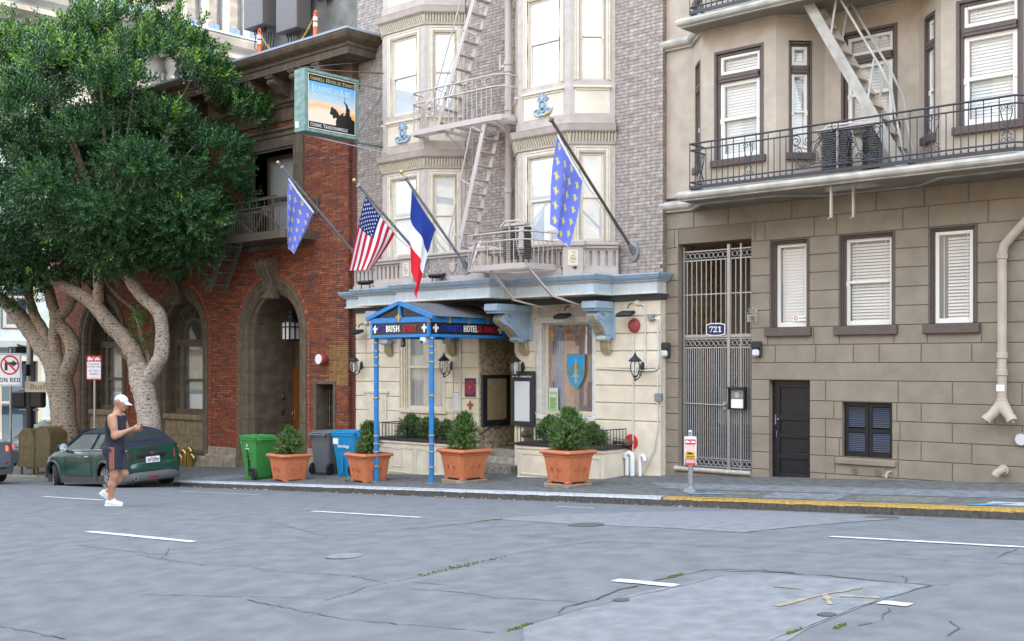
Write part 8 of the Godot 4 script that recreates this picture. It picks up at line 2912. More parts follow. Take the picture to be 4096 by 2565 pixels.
	words(o,"lettering","Bush",0.16,M.iron_brown,Transform3D(Basis.IDENTITY,V(0.05,0,0.012)),"Droid Sans",false,1.1,0.003)
	mk("mail_olive",lin(0.165,0.125,0.055),0.5,{tex = "stain",ts = 1.2})
	mk("mail_blue",lin(0.02,0.045,0.10),0.45)
	for q in [[-32.35,2.6,"mail_olive",1.30,0.6,"olive relay mailbox nearest the left edge, standing on the kerb"],[-31.05,2.75,"mail_olive",1.36,0.6,"olive relay mailbox close behind the green car's front"],[-32.1,1.75,"mail_blue",1.2,0.5,"dark blue mailbox between the two olive ones"]]:
		o = thing("mailbox",q[5],"mailbox",V(q[0],walk(q[0],q[1]),q[1]),0.25 if q[2] == "mail_olive" else 0.4)
		b = B.new()
		var pr := PackedVector2Array()
		var w: float = q[4]/2
		pr.append(Vector2(-w,0.22)); pr.append(Vector2(w,0.22))
		for k in 13: pr.append(Vector2(cos(PI*k/12)*w,q[3] - w + sin(PI*k/12)*w))
		b.prism(pr,0.62,Transform3D(Basis.IDENTITY,V(0,0,-0.31)))
		part(o,"body",b,M[q[2]],false)
		b = B.new()
		for k in pr.size():
			var e := pr[k]
			var e2 := pr[(k + 1) % pr.size()]
			b.bar(V(e.x,e.y,0.312),V(e2.x,e2.y,0.312),0.03,0.012,V(0,0,1))
			if k % 2 == 0: b.ball(V(e.x*0.9,e.y*0.98,0.315),V(0.012,0.012,0.006),5)
		part(o,"rim",b,M[q[2]],false)
		for s in [-1,1]:
			for t in [-1,1]:
				b = B.new(); b.cbox(s*(w - 0.05) - 0.03,0,t*0.27 - 0.03,s*(w - 0.05) + 0.03,0.26,t*0.27 + 0.03,0.004); part(o,"leg",b,M[q[2]],false)
		if q[2] == "mail_blue":
			b = B.new(); b.box(-0.14,0.5,0.33,0.14,0.9,0.335); part(o,"label",b,M.paper,false)
			b = B.new(); b.prism(PackedVector2Array([Vector2(-0.1,0.56),Vector2(0.06,0.64),Vector2(-0.1,0.72)]),0.003,Transform3D(Basis.IDENTITY,V(0,0,0.335))); b.box(-0.1,0.78,0.335,0.1,0.84,0.338); part(o,"emblem",b,M.iron_black,false)

func graffiti(g: Node3D) -> void:
	var b := B.new()
	var x := -0.292
	var stroke := func(pts: Array,r: float):
		var p := []
		for i in range(0,pts.size(),2): p.append(V(x + 0.06*(0.9 - pts[i + 1]),pts[i + 1],pts[i]))
		b.tube(p,r,4)
	for q in [[-0.05,0.62,-0.02,0.66,0.03,0.64,0.02,0.58,-0.03,0.57],[-0.03,0.52,0.02,0.55,0.05,0.51,0.0,0.48,-0.03,0.52],[0.0,0.44,0.06,0.45,0.07,0.40,0.02,0.39,0.0,0.44],[0.01,0.35,0.09,0.37,0.03,0.31,0.1,0.31],[0.04,0.26,0.11,0.27,0.1,0.21,0.05,0.22,0.04,0.18],[0.06,0.12,0.07,0.11]]: stroke.call(q,0.014)
	part(g,"graffiti",b,M.iron_black,false)
	b = B.new()
	for q in [[-0.3,0.80,-0.26,0.84,-0.24,0.79,-0.2,0.85,-0.18,0.80,-0.13,0.86,-0.1,0.80,-0.02,0.87,-0.06,0.78,0.06,0.84,0.1,0.84],[0.16,0.56,0.19,0.64,0.21,0.58,0.24,0.64,0.27,0.56],[0.2,0.50,0.26,0.50,0.2,0.44,0.26,0.44],[0.2,0.40,0.25,0.40,0.22,0.34,0.27,0.32],[0.22,0.28,0.27,0.28,0.24,0.22,0.24,0.32]]: stroke.call(q,0.005)
	part(g,"graffiti",b,M.paper,false)
	words(g,"lettering","R",0.07,M.paper,Transform3D(Basis(Vector3.UP,-PI/2),V(-0.285,0.77,-0.0)),"Droid Sans",true)
	words(g,"lettering","Recology",0.03,M.paper,Transform3D(Basis(Vector3.UP,-PI/2),V(-0.283,0.70,-0.0)),"Droid Sans",true)
	b = B.new()
	for i in 16: b.box(-0.26 + i*0.033,0.80 - 0.03*((i*5) % 3),-0.374,-0.245 + i*0.033,0.885,-0.37)
	part(g,"paint_drips",b,M.paper,false)

func leaf(b: B,at: Vector3,d: Vector3,up: Vector3,l: float,w: float) -> void:
	var s := d.cross(up).normalized()*w
	var m := at + d*l*0.5 - up*l*0.05
	b.tri(at,m + s + up*w*0.35,at + d*l)
	b.tri(at,at + d*l,m - s + up*w*0.35)

func sprig(n: int,len: float,l: float,w: float,sd: int) -> ArrayMesh:
	var r := RandomNumberGenerator.new()
	r.seed = sd
	var b := B.new()
	for i in n:
		var t := (i + 0.6)/n
		var a := i*2.4 + r.randf()*0.6
		var tilt := lerpf(0.35,1.15,t) + r.randf_range(-0.2,0.2)
		var o := V(cos(a),0,sin(a))
		var d := (o*cos(tilt) + Vector3.UP*sin(tilt)).normalized()
		var up := (Vector3.UP*cos(tilt) - o*sin(tilt)).normalized()
		leaf(b,V(0,len*t,0) + o*0.004,d,up,l*r.randf_range(0.75,1.15),w*r.randf_range(0.8,1.1))
	return b.mesh()

func twig_basis(d: Vector3,spin: float) -> Basis:
	var q := Quaternion(Vector3.UP,d.normalized()) if d.normalized().y > -0.999 else Quaternion(Vector3.RIGHT,PI)
	return Basis(q)*Basis(Vector3.UP,spin)

func bush(o: Node3D,at: Vector3,shape: Array,sd: int) -> void:
	var r := RandomNumberGenerator.new()
	r.seed = sd*31 + 5
	var fam := o.has_meta("bush_family")
	if not T.has("box_sprig"):
		T.box_sprig = sprig(12,0.075,0.030,0.009,4)
		mk("box_leaf",Color.WHITE,0.38,{tint = true,back = Color(0.35,0.4,0.2),spec = 0.5})
	var xf := []
	var col := []
	var blobs := []
	for k in 16:
		var h := r.randf()
		var rad: float = shape[0]*(1.0 - shape[2]*h)*sqrt(clampf(1.0 - pow(absf(h - 0.42)/0.6,2.4),0.05,1.0))
		var a := r.randf()*TAU
		blobs.append([V(cos(a)*rad*0.52,0.06 + h*(shape[1] - 0.15),sin(a)*rad*0.52),rad*0.6 + 0.05])
	for k in 4:
		blobs.append([V(r.randf_range(-0.05,0.05),shape[1]*r.randf_range(0.8,1.05),r.randf_range(-0.05,0.05)),0.05])
	for i in int(1500*shape[0]/0.3):
		var q: Array = blobs[r.randi() % blobs.size()]
		var d := V(r.randfn(),r.randfn() + 0.35,r.randfn()).normalized()
		var p: Vector3 = q[0] + d*q[1]*(0.55 + 0.5*sqrt(r.randf()))
		if p.y < 0.02: continue
		xf.append(Transform3D(twig_basis((d + V(0,0.6,0) + V(r.randfn(),r.randfn(),r.randfn())*0.3),r.randf()*TAU)*Basis.from_scale(Vector3.ONE*r.randf_range(0.75,1.25)),at + p))
		var c := lin(0,0,0)
		c = Color(0.045,0.10,0.02).lerp(Color(0.10,0.20,0.04),r.randf())
		if r.randf() < 0.12: c = Color(0.17,0.27,0.05)
		if r.randf() < 0.04: c = Color(0.20,0.13,0.04)
		col.append(c)
	var mm := copies(o,"foliage",T.box_sprig,M.box_leaf,xf,col,false)
	var b := B.new()
	for k in 7:
		var q: Array = blobs[k]
		b.tube([at,at + (q[0] as Vector3)*V(0.4,0.5,0.4),at + q[0]],[0.014,0.009,0.004],5)
	if not M.has("twig"): mk("twig",lin(0.16,0.12,0.08),0.9)
	part(o,"stem",b,M.twig,false)

func trees() -> void:
	mk("bark",lin(0.40,0.325,0.25),0.9,{tex = "bark",ts = 0.8,nrm = "lumpy",ns = 0.35}) if false else null
	var f := FastNoiseLite.new()
	f.seed = 21
	f.frequency = 0.035
	f.fractal_octaves = 3
	var f2 := FastNoiseLite.new()
	f2.seed = 5
	f2.frequency = 0.02
	var im := Image.create(256,256,false,Image.FORMAT_RGB8)
	for y in 256:
		for x in 256:
			var wx := minf(x,255 - x)
			var wy := minf(y,255 - y)
			var c := 0.86 + 0.14*f2.get_noise_2d(wx,wy)
			var s := f.get_noise_2d(wx*1.3,wy*3.2)
			if s > 0.36: c *= 0.30
			elif s > 0.28: c *= 0.62
			im.set_pixel(x,y,Color(c,c*0.97,c*0.93))
	T.bark = ImageTexture.create_from_image(im)
	mk("bark",lin(0.46,0.385,0.31),0.9,{tex = "bark",ts = 0.62,nrm = "lumpy",ns = 0.4})
	mk("bark_pale",lin(0.60,0.54,0.48),0.88,{tex = "bark",ts = 0.62,nrm = "lumpy",ns = 0.35})
	mk("wound",lin(0.14,0.075,0.04),0.95,{nrm = "lumpy",ts = 2.0,ns = 2.0})
	mk("ficus_leaf",Color.WHITE,0.33,{tint = true,back = Color(0.4,0.5,0.2),spec = 0.42})
	var big: Array[ArrayMesh] = []
	for k in 3: big.append(sprig(13,0.34,0.115,0.024,40 + k))
	var limb := func(o: Node3D,p: Array,r: Array,m: Material,nm: String):
		var cv := Curve3D.new()
		for i in p.size():
			var t: Vector3 = (p[mini(i + 1,p.size() - 1)] - p[maxi(i - 1,0)])*0.17
			cv.add_point(p[i],-t,t)
		var q := []
		var rr := []
		var n := (p.size() - 1)*6
		for i in n + 1:
			var u := float(i)/6.0
			var k := mini(int(u),p.size() - 2)
			q.append(cv.sample(k,u - k) + V(rng.randf_range(-1,1),0,rng.randf_range(-1,1))*0.008)
			rr.append(lerpf(r[k],r[k + 1],u - k)*rng.randf_range(0.96,1.05))
		var b := B.new()
		b.tube(q,rr,14)
		part(o,nm,b,m)
	var one := thing("street_tree","street tree with pale smooth forked trunk and dense dark crown, nearer the arched porch","tree",V(-26.85,walk(-26.85,2.2),2.2))
	var g1 := walk(-26.85,2.2)
	limb.call(one,[V(-26.8,g1 - 0.1,2.2),V(-26.85,-0.17,2.2),V(-27.00,0.48,2.2),V(-27.25,1.03,2.2),V(-27.37,1.40,2.2)],[0.42,0.29,0.285,0.30,0.26],M.bark_pale,"trunk")
	limb.call(one,[V(-27.30,1.2,2.2),V(-27.67,1.97,2.3),V(-28.33,2.5,2.45),V(-29.11,3.15,2.6),V(-29.99,3.52,2.75),V(-31.03,3.93,2.9),V(-32.11,4.58,3.0)],[0.26,0.22,0.22,0.19,0.15,0.13,0.08],M.bark,"limb")
	limb.call(one,[V(-27.24,0.9,2.15),V(-26.78,1.45,2.05),V(-26.6,1.79,2.0),V(-26.68,2.72,2.0),V(-27.36,3.18,2.05),V(-27.91,3.65,2.1),V(-28.26,4.11,2.15),V(-28.28,4.84,2.2),V(-28.32,6.2,2.3)],[0.2,0.19,0.185,0.165,0.165,0.16,0.14,0.12,0.07],M.bark_pale,"limb")
	limb.call(one,[V(-28.85,2.95,2.58),V(-28.72,3.6,2.6),V(-28.77,4.28,2.6),V(-28.43,4.82,2.6),V(-28.39,5.9,2.5)],[0.15,0.13,0.12,0.08,0.05],M.bark,"limb")
	limb.call(one,[V(-28.77,4.17,2.6),V(-28.96,4.62,2.8),V(-29.14,5.6,3.0)],[0.1,0.08,0.05],M.bark,"limb")
	limb.call(one,[V(-27.45,1.15,2.0),V(-27.41,1.58,1.9),V(-27.96,2.26,1.8),V(-28.45,2.9,1.7),V(-29.48,3.34,1.6),V(-30.48,3.98,1.5),V(-30.48,5.0,1.5)],[0.08,0.07,0.055,0.05,0.045,0.04,0.03],M.bark,"limb")
	for k in 14:
		var a := TAU*k/14
		var hub := V(-28.0,4.9,2.5)
		limb.call(one,[hub + V(cos(a)*0.3,0,sin(a)*0.3),hub + V(cos(a)*1.2 + 0.5,1.2 + (k % 3)*0.5,sin(a)*1.0 + 0.2),hub + V(cos(a)*2.0 + 0.9,2.2 + (k % 3)*0.9,sin(a)*1.7 + 0.3)],[0.06,0.04,0.015],M.bark,"branch")
	var wd := B.new()
	for k in 9: wd.ball(V(-27.62 - k*0.07 + 0.1,1.62 + k*0.075 - 0.12*sin(k*0.4),2.3 + 0.14),V(0.10,0.085,0.07),7)
	wd.ball(V(-28.28,2.38,2.58),V(0.16,0.09,0.08),8)
	part(one,"bark_wound",wd,M.wound)
	var two := thing("street_tree","street tree with stouter brown trunk by the mailboxes, farther left","tree",V(-31.21,walk(-31.21,2.3),2.3))
	var g2 := walk(-31.2,2.3)
	limb.call(two,[V(-31.15,g2 - 0.1,2.3),V(-31.21,-0.33,2.3),V(-31.33,0.39,2.3),V(-31.51,0.98,2.3),V(-31.81,1.59,2.3)],[0.44,0.35,0.35,0.37,0.3],M.bark,"trunk")
	limb.call(two,[V(-31.72,1.4,2.3),V(-32.46,2.08,2.4),V(-33.19,2.64,2.5),V(-33.79,3.09,2.6),V(-34.42,3.42,2.7),V(-35.36,3.65,2.8)],[0.3,0.27,0.24,0.21,0.18,0.1],M.bark,"limb")
	limb.call(two,[V(-31.7,1.3,2.25),V(-31.92,2.19,2.25),V(-31.86,2.8,2.25),V(-32.07,3.41,2.3),V(-32.25,4.6,2.5)],[0.2,0.17,0.16,0.15,0.08],M.bark,"limb")
	limb.call(two,[V(-31.5,0.95,2.2),V(-31.01,1.82,2.15),V(-31.41,2.31,2.1),V(-31.86,2.74,2.15),V(-31.28,3.21,2.1),V(-31.11,3.87,2.0),V(-31.06,5.2,2.0)],[0.23,0.21,0.2,0.17,0.16,0.15,0.07],M.bark,"limb")
	limb.call(two,[V(-32.07,1.83,2.3),V(-32.44,2.5,2.35),V(-32.86,2.94,2.4),V(-33.3,3.9,2.5)],[0.17,0.15,0.14,0.1],M.bark,"limb")
	var wd2 := B.new()
	for k in 8: wd2.ball(V(-31.95 - k*0.09,1.5 + k*0.085,2.55),V(0.09,0.06,0.05),6)
	part(two,"bark_wound",wd2,M.wound)
	var r := RandomNumberGenerator.new()
	r.seed = 99
	for t in [[one,V(-27.0,7.15,2.75),V(3.05,3.5,2.6),44,10500],[two,V(-32.0,7.25,2.75),V(3.3,3.6,2.6),44,10000]]:
		var clumps := []
		var ctr: Vector3 = t[1]
		var rad: Vector3 = t[2]
		for k in t[3]:
			var y: float = 1.0 - 2.0*(k + 0.5)/t[3]
			var a: float = k*2.39996
			var d := V(cos(a)*sqrt(1 - y*y),y,sin(a)*sqrt(1 - y*y))
			var q := ctr + d*rad*r.randf_range(0.66,0.90)
			if q.y < 4.2: q.y = lerpf(q.y,4.6,0.55)
			clumps.append([q,r.randf_range(0.62,1.12),d])
		if t[0] == two:
			for e in [[-33.6,4.3,3.2],[-34.6,4.6,3.0],[-32.2,4.0,3.4],[-35.2,5.2,2.6],[-33.0,3.7,2.9],[-31.0,4.2,3.0]]: clumps.append([V(e[0],e[1],e[2]),0.75,V(0,-0.5,0.8)])
		else:
			for e in [[-25.2,4.6,2.2],[-25.9,4.3,1.5],[-24.6,5.0,2.4],[-27.5,4.5,1.2],[-26.5,4.4,3.2]]: clumps.append([V(e[0],e[1],e[2]),0.7,V(0,-0.5,0.6)])
		var sets := [[],[],[]]
		var cols := [[],[],[]]
		for i in t[4]:
			var c: Array = clumps[r.randi() % clumps.size()]
			var d := (V(r.randfn(),r.randfn(),r.randfn()).normalized() + (c[2] as Vector3)*0.8 + V(0,0.55,0)).normalized()
			var p: Vector3 = c[0] + d*c[1]*(0.62 + 0.42*sqrt(r.randf()))*V(1.15,0.66,1.15)
			if p.z < 0.35 or (p.z < 1.3 and p.y > 8.3): continue
			var dir := (d*0.8 + V(r.randfn(),r.randfn(),r.randfn())*0.35 + V(0,0.75 if p.y > 6.5 else 0.25,0)).normalized()
			var k := r.randi() % 3
			sets[k].append(Transform3D(twig_basis(dir,r.randf()*TAU)*Basis.from_scale(Vector3.ONE*r.randf_range(0.75,1.2)),p))
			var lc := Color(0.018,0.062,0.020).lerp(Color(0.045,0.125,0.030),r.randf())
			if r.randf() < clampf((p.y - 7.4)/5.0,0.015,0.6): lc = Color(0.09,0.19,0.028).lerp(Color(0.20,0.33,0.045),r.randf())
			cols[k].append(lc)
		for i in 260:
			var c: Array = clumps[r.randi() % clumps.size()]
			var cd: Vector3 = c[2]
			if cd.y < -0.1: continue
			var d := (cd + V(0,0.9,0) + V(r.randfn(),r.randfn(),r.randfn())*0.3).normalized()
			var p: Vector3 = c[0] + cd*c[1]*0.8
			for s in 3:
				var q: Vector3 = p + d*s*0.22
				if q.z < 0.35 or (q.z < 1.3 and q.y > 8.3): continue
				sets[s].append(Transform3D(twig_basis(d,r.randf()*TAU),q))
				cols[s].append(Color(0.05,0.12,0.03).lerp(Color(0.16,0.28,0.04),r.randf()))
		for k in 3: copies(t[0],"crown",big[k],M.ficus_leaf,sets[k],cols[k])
	var ex := []
	var ec := []
	for i in 46:
		var q := V(-27.35,1.75,2.1).lerp(V(-27.7,3.0,1.85),r.randf()) + V(r.randfn()*0.12,r.randfn()*0.12,r.randfn()*0.1 + 0.05)
		ex.append(Transform3D(twig_basis(V(r.randfn(),0.8,r.randfn()),r.randf()*TAU)*Basis.from_scale(Vector3.ONE*0.8),q))
		ec.append(Color(0.05,0.11,0.03).lerp(Color(0.12,0.24,0.04),r.randf()))
	copies(one,"water_shoots",big[0],M.ficus_leaf,ex,ec)
	var k := 0
	for q in [[-18.9,0.42,0.25,0.42,"bushy green shrub at the left of the planter under the left window"],[-18.3,0.42,0.24,0.38,"dense green shrub in the middle of the planter under the left window"],[-17.75,0.42,0.19,0.33,"low green shrub at the right end of the left planter"],[-14.85,0.42,0.20,0.46,"tall thin shrub at the left of the planter under the shop window"],[-14.2,0.42,0.22,0.38,"rounded shrub behind the nearest terracotta planter"],[-13.75,0.42,0.18,0.33,"straggly shrub at the right end of the right planter"]]:
		var yb := -0.15 if q[0] < -17 else -0.08
		var o := thing("shrub",q[4],"shrub",V(q[0],yb,q[1]),0,"shrubs in the planter walls")
		bush(o,Vector3.ZERO,[q[2],q[3],0.2],60 + k)
		k += 1
	var wo := thing("weed","small pale weed growing at the foot of the planter with the pointed shrub","weed",V(-18.55,walk(-18.55,2.55),2.55))
	var wb := B.new()
	for i in 14:
		var a := i*2.4
		leaf(wb,V(0,0.02,0),V(cos(a),0.5 + 0.5*(i % 3),sin(a)).normalized(),Vector3.UP,0.14,0.014)
	mk("weed_leaf",lin(0.18,0.26,0.09),0.7)
	part(wo,"leaves",wb,M.weed_leaf,false)

func sheet(b: B,g: Array) -> void:
	var nr := g.size()
	var nc: int = g[0].size()
	var nn := []
	for i in nr:
		var row := []
		for j in nc:
			var du: Vector3 = g[mini(i + 1,nr - 1)][j] - g[maxi(i - 1,0)][j]
			var dv: Vector3 = g[i][mini(j + 1,nc - 1)] - g[i][maxi(j - 1,0)]
			row.append(du.cross(dv).normalized())
		nn.append(row)
	for i in nr - 1:
		for j in nc - 1:
			b.squad(g[i][j],g[i + 1][j],g[i + 1][j + 1],g[i][j + 1],nn[i][j],nn[i + 1][j],nn[i + 1][j + 1],nn[i][j + 1])

func car_shell(st: Array,wheels: Array,ra: float,wy: float) -> B:
	var xs := []
	var x: float = st[0][0]
	while x < st[-1][0]:
		xs.append(x)
		x += 0.045
	xs.append(st[-1][0])
	for w in wheels:
		for k in 15: xs.append(w + cos(PI*k/14)*ra)
	xs.sort()
	var g := []
	for q in xs:
		var i := 0
		while i < st.size() - 2 and st[i + 1][0] < q: i += 1
		var t: float = clampf((q - st[i][0])/(st[i + 1][0] - st[i][0]),0,1)
		t = t*t*(3 - 2*t)*0.5 + t*0.5
		var v := []
		for k in 5: v.append(lerpf(st[i][k],st[i + 1][k],t))
		var yb: float = v[2]
		for w in wheels:
			var d: float = absf(q - w)
			if d < ra: yb = maxf(yb,wy + sqrt(ra*ra - d*d))
		var row := []
		var half := [[yb,0.955],[lerpf(yb,v[3],0.22),0.99],[lerpf(yb,v[3],0.5),1.0],[lerpf(yb,v[3],0.8),0.985],[v[3],0.945],[lerpf(v[3],v[4],0.65),0.86],[v[4],0.66],[v[4] + 0.012,0.3],[v[4] + 0.015,0.0]]
		for s in half: row.append(V(q,s[0],v[1]*s[1]))
		for s in range(half.size() - 2,-1,-1): row.append(V(q,half[s][0],-v[1]*half[s][1]))
		g.append(row)
	var b := B.new()
	sheet(b,g)
	for e in [0,g.size() - 1]:
		var row: Array = g[e]
		var c := V(row[0].x,(row[0].y + row[8].y)/2,0)
		for j in row.size():
			var p: Vector3 = row[j]
			var q: Vector3 = row[(j + 1) % row.size()]
			if e == 0: b.tri(c,p,q)
			else: b.tri(c,q,p)
	return b

func car_wheel(o: Node3D,at: Vector3,r: float,w: float,side: float,turn: float,spokes: int) -> void:
	var t := Transform3D(Basis(Vector3.UP,turn)*Basis(V(1,0,0),side*PI/2),at)
	var b := B.new()
	b.lathe([Vector2(r*0.66,-w),Vector2(r*0.92,-w),Vector2(r,-w*0.7),Vector2(r,-0.02),Vector2(r*0.985,-0.02),Vector2(r*0.985,0.0),Vector2(r,0.0),Vector2(r,w*0.55),Vector2(r*0.97,w*0.8),Vector2(r*0.9,w),Vector2(r*0.72,w*0.98),Vector2(r*0.70,w*0.6)],30,t)
	var m := part(o,"wheel",b,M.rubber,false)
	var sub := func(nm: String,g: B,mt: Material):
		var i := MeshInstance3D.new()
		i.name = nm; i.mesh = g.mesh(); i.material_override = mt
		m.add_child(i,true)
	var g := B.new()
	g.lathe([Vector2(r*0.72,w*0.98),Vector2(r*0.67,w*0.97),Vector2(r*0.64,w*0.7),Vector2(r*0.62,-w*0.3)],30,t)
	for k in spokes:
		var a := TAU*k/spokes
		for e in [-0.06,0.06]:
			var p0 := V(cos(a)*r*0.14,w*0.86,sin(a)*r*0.14)
			var p1 := V(cos(a + e)*r*0.65,w*0.88,sin(a + e)*r*0.65)
			g.bar(t*p0,t*p1,r*0.075,r*0.06,t.basis.y)
	g.lathe([Vector2(0.001,w*0.97),Vector2(r*0.1,w*0.95),Vector2(r*0.17,w*0.85),Vector2(r*0.17,w*0.5)],16,t)
	sub.call("rim",g,M.alloy)
	g = B.new()
	g.lathe([Vector2(0.001,w*0.25),Vector2(r*0.6,w*0.25)],20,t)
	g.lathe([Vector2(0.001,w*0.985),Vector2(r*0.065,w*0.975)],12,t)
	sub.call("brake_disc",g,M.black)

func vehicles() -> void:
	mk("alloy",lin(0.62,0.62,0.62),0.25,{metal = 0.8})
	mk("chrome",lin(0.75,0.75,0.76),0.1,{metal = 1.0})
	mk("car_green",lin(0.008,0.05,0.036),0.3,{coat = 1.0})
	mk("car_grey",lin(0.16,0.18,0.22),0.3,{metal = 0.5,coat = 1.0})
	mk("car_black",lin(0.010,0.012,0.018),0.25,{coat = 1.0})
	mk("soft_top",lin(0.014,0.018,0.032),0.95)
	mk("car_trim",lin(0.06,0.06,0.062),0.6)
	mk("trim_grey",lin(0.12,0.125,0.13),0.5)
	mk("lens_red",lin(0.42,0.012,0.015),0.15,{coat = 1.0})
	mk("lens_lit",lin(0.8,0.12,0.03),0.3,{emit = Color(1.0,0.16,0.03),power = 2.2})
	mk("lens_amber",lin(0.9,0.4,0.08),0.3,{emit = Color(1.0,0.5,0.12),power = 3.0})
	mk("car_glass",lin(0.05,0.07,0.07),0.02,{alpha = 0.55,spec = 0.9})
	var o := thing("parked_car","small dark green convertible with navy soft top parked at the kerb","car",V(-23.62,road(-23.62,4.0),3.98),PI)
	o.rotation = Vector3(0,PI,-0.0)
	o.transform = Transform3D(Basis(V(0,0,1),0.05)*Basis(V(1,0,0),0.045)*Basis(Vector3.UP,PI),o.position)
	var st := [[0.0,0.66,0.36,0.86,0.90],[0.05,0.74,0.28,0.88,0.93],[0.16,0.80,0.24,0.90,0.95],[0.5,0.845,0.24,0.91,0.95],[1.2,0.85,0.22,0.905,0.94],[2.3,0.845,0.22,0.895,0.94],[2.75,0.84,0.22,0.87,0.95],[3.15,0.82,0.24,0.82,0.90],[3.5,0.76,0.26,0.74,0.80],[3.68,0.66,0.30,0.64,0.70],[3.76,0.5,0.36,0.54,0.60]]
	var wx := [0.62,3.10]
	part(o,"body",car_shell(st,wx,0.365,0.29),M.car_green,false)
	var b := B.new()
	for s in [-1.0,1.0]:
		b.box(0.75,0.16,s*0.80 - 0.03,2.72,0.33,s*0.80 + 0.045)
		for w in wx:
			var p := []
			for k in 17: p.append(V(w + cos(PI*k/16*1.06 - 0.1)*0.375,0.29 + sin(PI*k/16*1.06 - 0.1)*0.375,s*(0.835 if w < 1 else 0.815)))
			b.tube(p,0.036,6)
	b.box(0.1,0.14,-0.72,3.6,0.3,0.72)
	part(o,"lower_trim",b,M.car_trim,false)
	b = B.new()
	var bg := []
	for k in 15:
		var a := -1.0 + 2.0*k/14
		var xx := -0.045 + 0.17*pow(absf(a),3.0)
		bg.append([V(xx + 0.05,0.17,a*0.80),V(xx,0.22,a*0.81),V(xx - 0.01,0.33,a*0.81),V(xx + 0.02,0.38,a*0.80)])
	sheet(b,bg)
	part(o,"bumper_insert",b,M.trim_grey,false)
	b = B.new()
	var bg2 := []
	for k in 15:
		var a := -1.0 + 2.0*k/14
		var xx := -0.055 + 0.2*pow(absf(a),3.0)
		bg2.append([V(xx + 0.05,0.36,a*0.80),V(xx,0.40,a*0.815),V(xx,0.55,a*0.815),V(xx + 0.05,0.60,a*0.80)])
	sheet(b,bg2)
	part(o,"bumper",b,M.car_green,false)
	for s in [-1.0,1.0]:
		for w in wx: car_wheel(o,V(w,0.29,s*0.70),0.30,0.11,s,-0.42 if w > 2 else 0.0,10)
	b = B.new()
	var rf := [[0.10,0.92,0.93,0.68],[0.22,1.05,1.02,0.66],[0.40,1.24,1.16,0.625],[0.58,1.36,1.26,0.59],[0.85,1.405,1.29,0.57],[1.3,1.42,1.30,0.565],[1.75,1.405,1.30,0.56],[2.05,1.36,1.285,0.55]]
	var gg := []
	for q in rf:
		var row := []
		for s in [-1.0,-0.97,-0.8,-0.4,0.0,0.4,0.8,0.97,1.0]:
			var k := absf(s)
			row.append(V(q[0],q[2] if k == 1.0 else lerpf(q[1],q[2],pow(k,4.0)),s*q[3]))
		gg.append(row)
	sheet(b,gg)
	for s in [-1.0,1.0]:
		var side := [[V(0.12,0.90,s*0.79),V(0.12,0.93,s*0.68)],[V(0.4,0.915,s*0.80),V(0.4,1.16,s*0.625)],[V(0.62,0.915,s*0.80),V(0.62,1.265,s*0.588)],[V(0.86,0.915,s*0.80),V(0.80,1.285,s*0.575)]]
		for i in 3: b.quad(side[i][0],side[i + 1][0],side[i + 1][1],side[i][1])
		b.bar(V(0.78,1.285,s*0.575),V(2.05,1.29,s*0.553),0.03,0.03)
		b.bar(V(2.05,1.32,s*0.55),V(2.62,0.93,s*0.76),0.05,0.05)
		b.bar(V(1.22,0.92,s*0.80),V(1.18,1.29,s*0.572),0.03,0.04)
	b.bar(V(2.05,1.37,-0.55),V(2.05,1.37,0.55),0.05,0.03)
	part(o,"soft_top",b,M.soft_top,false)
	b = B.new()
	b.quad(V(0.245,1.075,-0.44),V(0.245,1.075,0.44),V(0.47,1.30,0.40),V(0.47,1.30,-0.40))
	for i in b.v.size(): b.v[i] += V(-0.02,0.008,0)
	part(o,"rear_window",b,M.car_glass,false)
	for s in [-1.0,1.0]:
		b = B.new()
		b.quad(V(0.88,0.92,s*0.795),V(1.20,0.92,s*0.795),V(1.17,1.28,s*0.572),V(0.84,1.28,s*0.574))
		part(o,"side_window",b,M.car_glass,false)
		b = B.new()
		b.quad(V(1.24,0.92,s*0.795),V(2.55,0.92,s*0.77),V(2.06,1.285,s*0.553),V(1.20,1.28,s*0.572))
		part(o,"side_window",b,M.car_glass,false)
		b = B.new()
		b.tube([V(0.1,0.925,s*0.775),V(0.5,0.93,s*0.812),V(1.3,0.925,s*0.815),V(2.6,0.915,s*0.80)],0.012,5)
		part(o,"chrome_strip",b,M.chrome,false)
		b = B.new()
		for xx in [1.18,2.42]: b.box(xx,0.34,s*0.853 - 0.003,xx + 0.008,0.9,s*0.853 + 0.003)
		b.box(1.18,0.335,s*0.845 - 0.004,2.43,0.343,s*0.845 + 0.004)
		part(o,"door_seam",b,M.black,false)
		b = B.new()
		b.cbox(1.28,0.76,s*0.86 - 0.012,1.44,0.79,s*0.86 + 0.012,0.008)
		part(o,"door_handle",b,M.chrome,false)
		b = B.new()
		b.ball(V(2.32,1.0,s*0.95),V(0.09,0.085,0.11),12)
		b.bar(V(2.34,0.9,s*0.8),V(2.33,0.97,s*0.92),0.04,0.05)
		var mm := part(o,"mirror",b,M.black,false)
		var rg := B.new()
		rg.lathe([Vector2(0.001,0.01),Vector2(0.095,0.005)],16,Transform3D(Basis(V(0,0,1),PI/2),V(2.235,1.0,s*0.95)))
		var ri := MeshInstance3D.new()
		ri.name = "mirror_glass"; ri.mesh = rg.mesh(); ri.material_override = M.chrome
		mm.add_child(ri,true)
		b = B.new()
		b.cbox(-0.03,0.595,-0.105,0.03,0.865,0.105,0.03,Transform3D(Basis(Vector3.UP,s*0.42),V(0.06,0,s*0.625)))
		var tl := part(o,"tail_light",b,M.chrome,false)
		b = B.new()
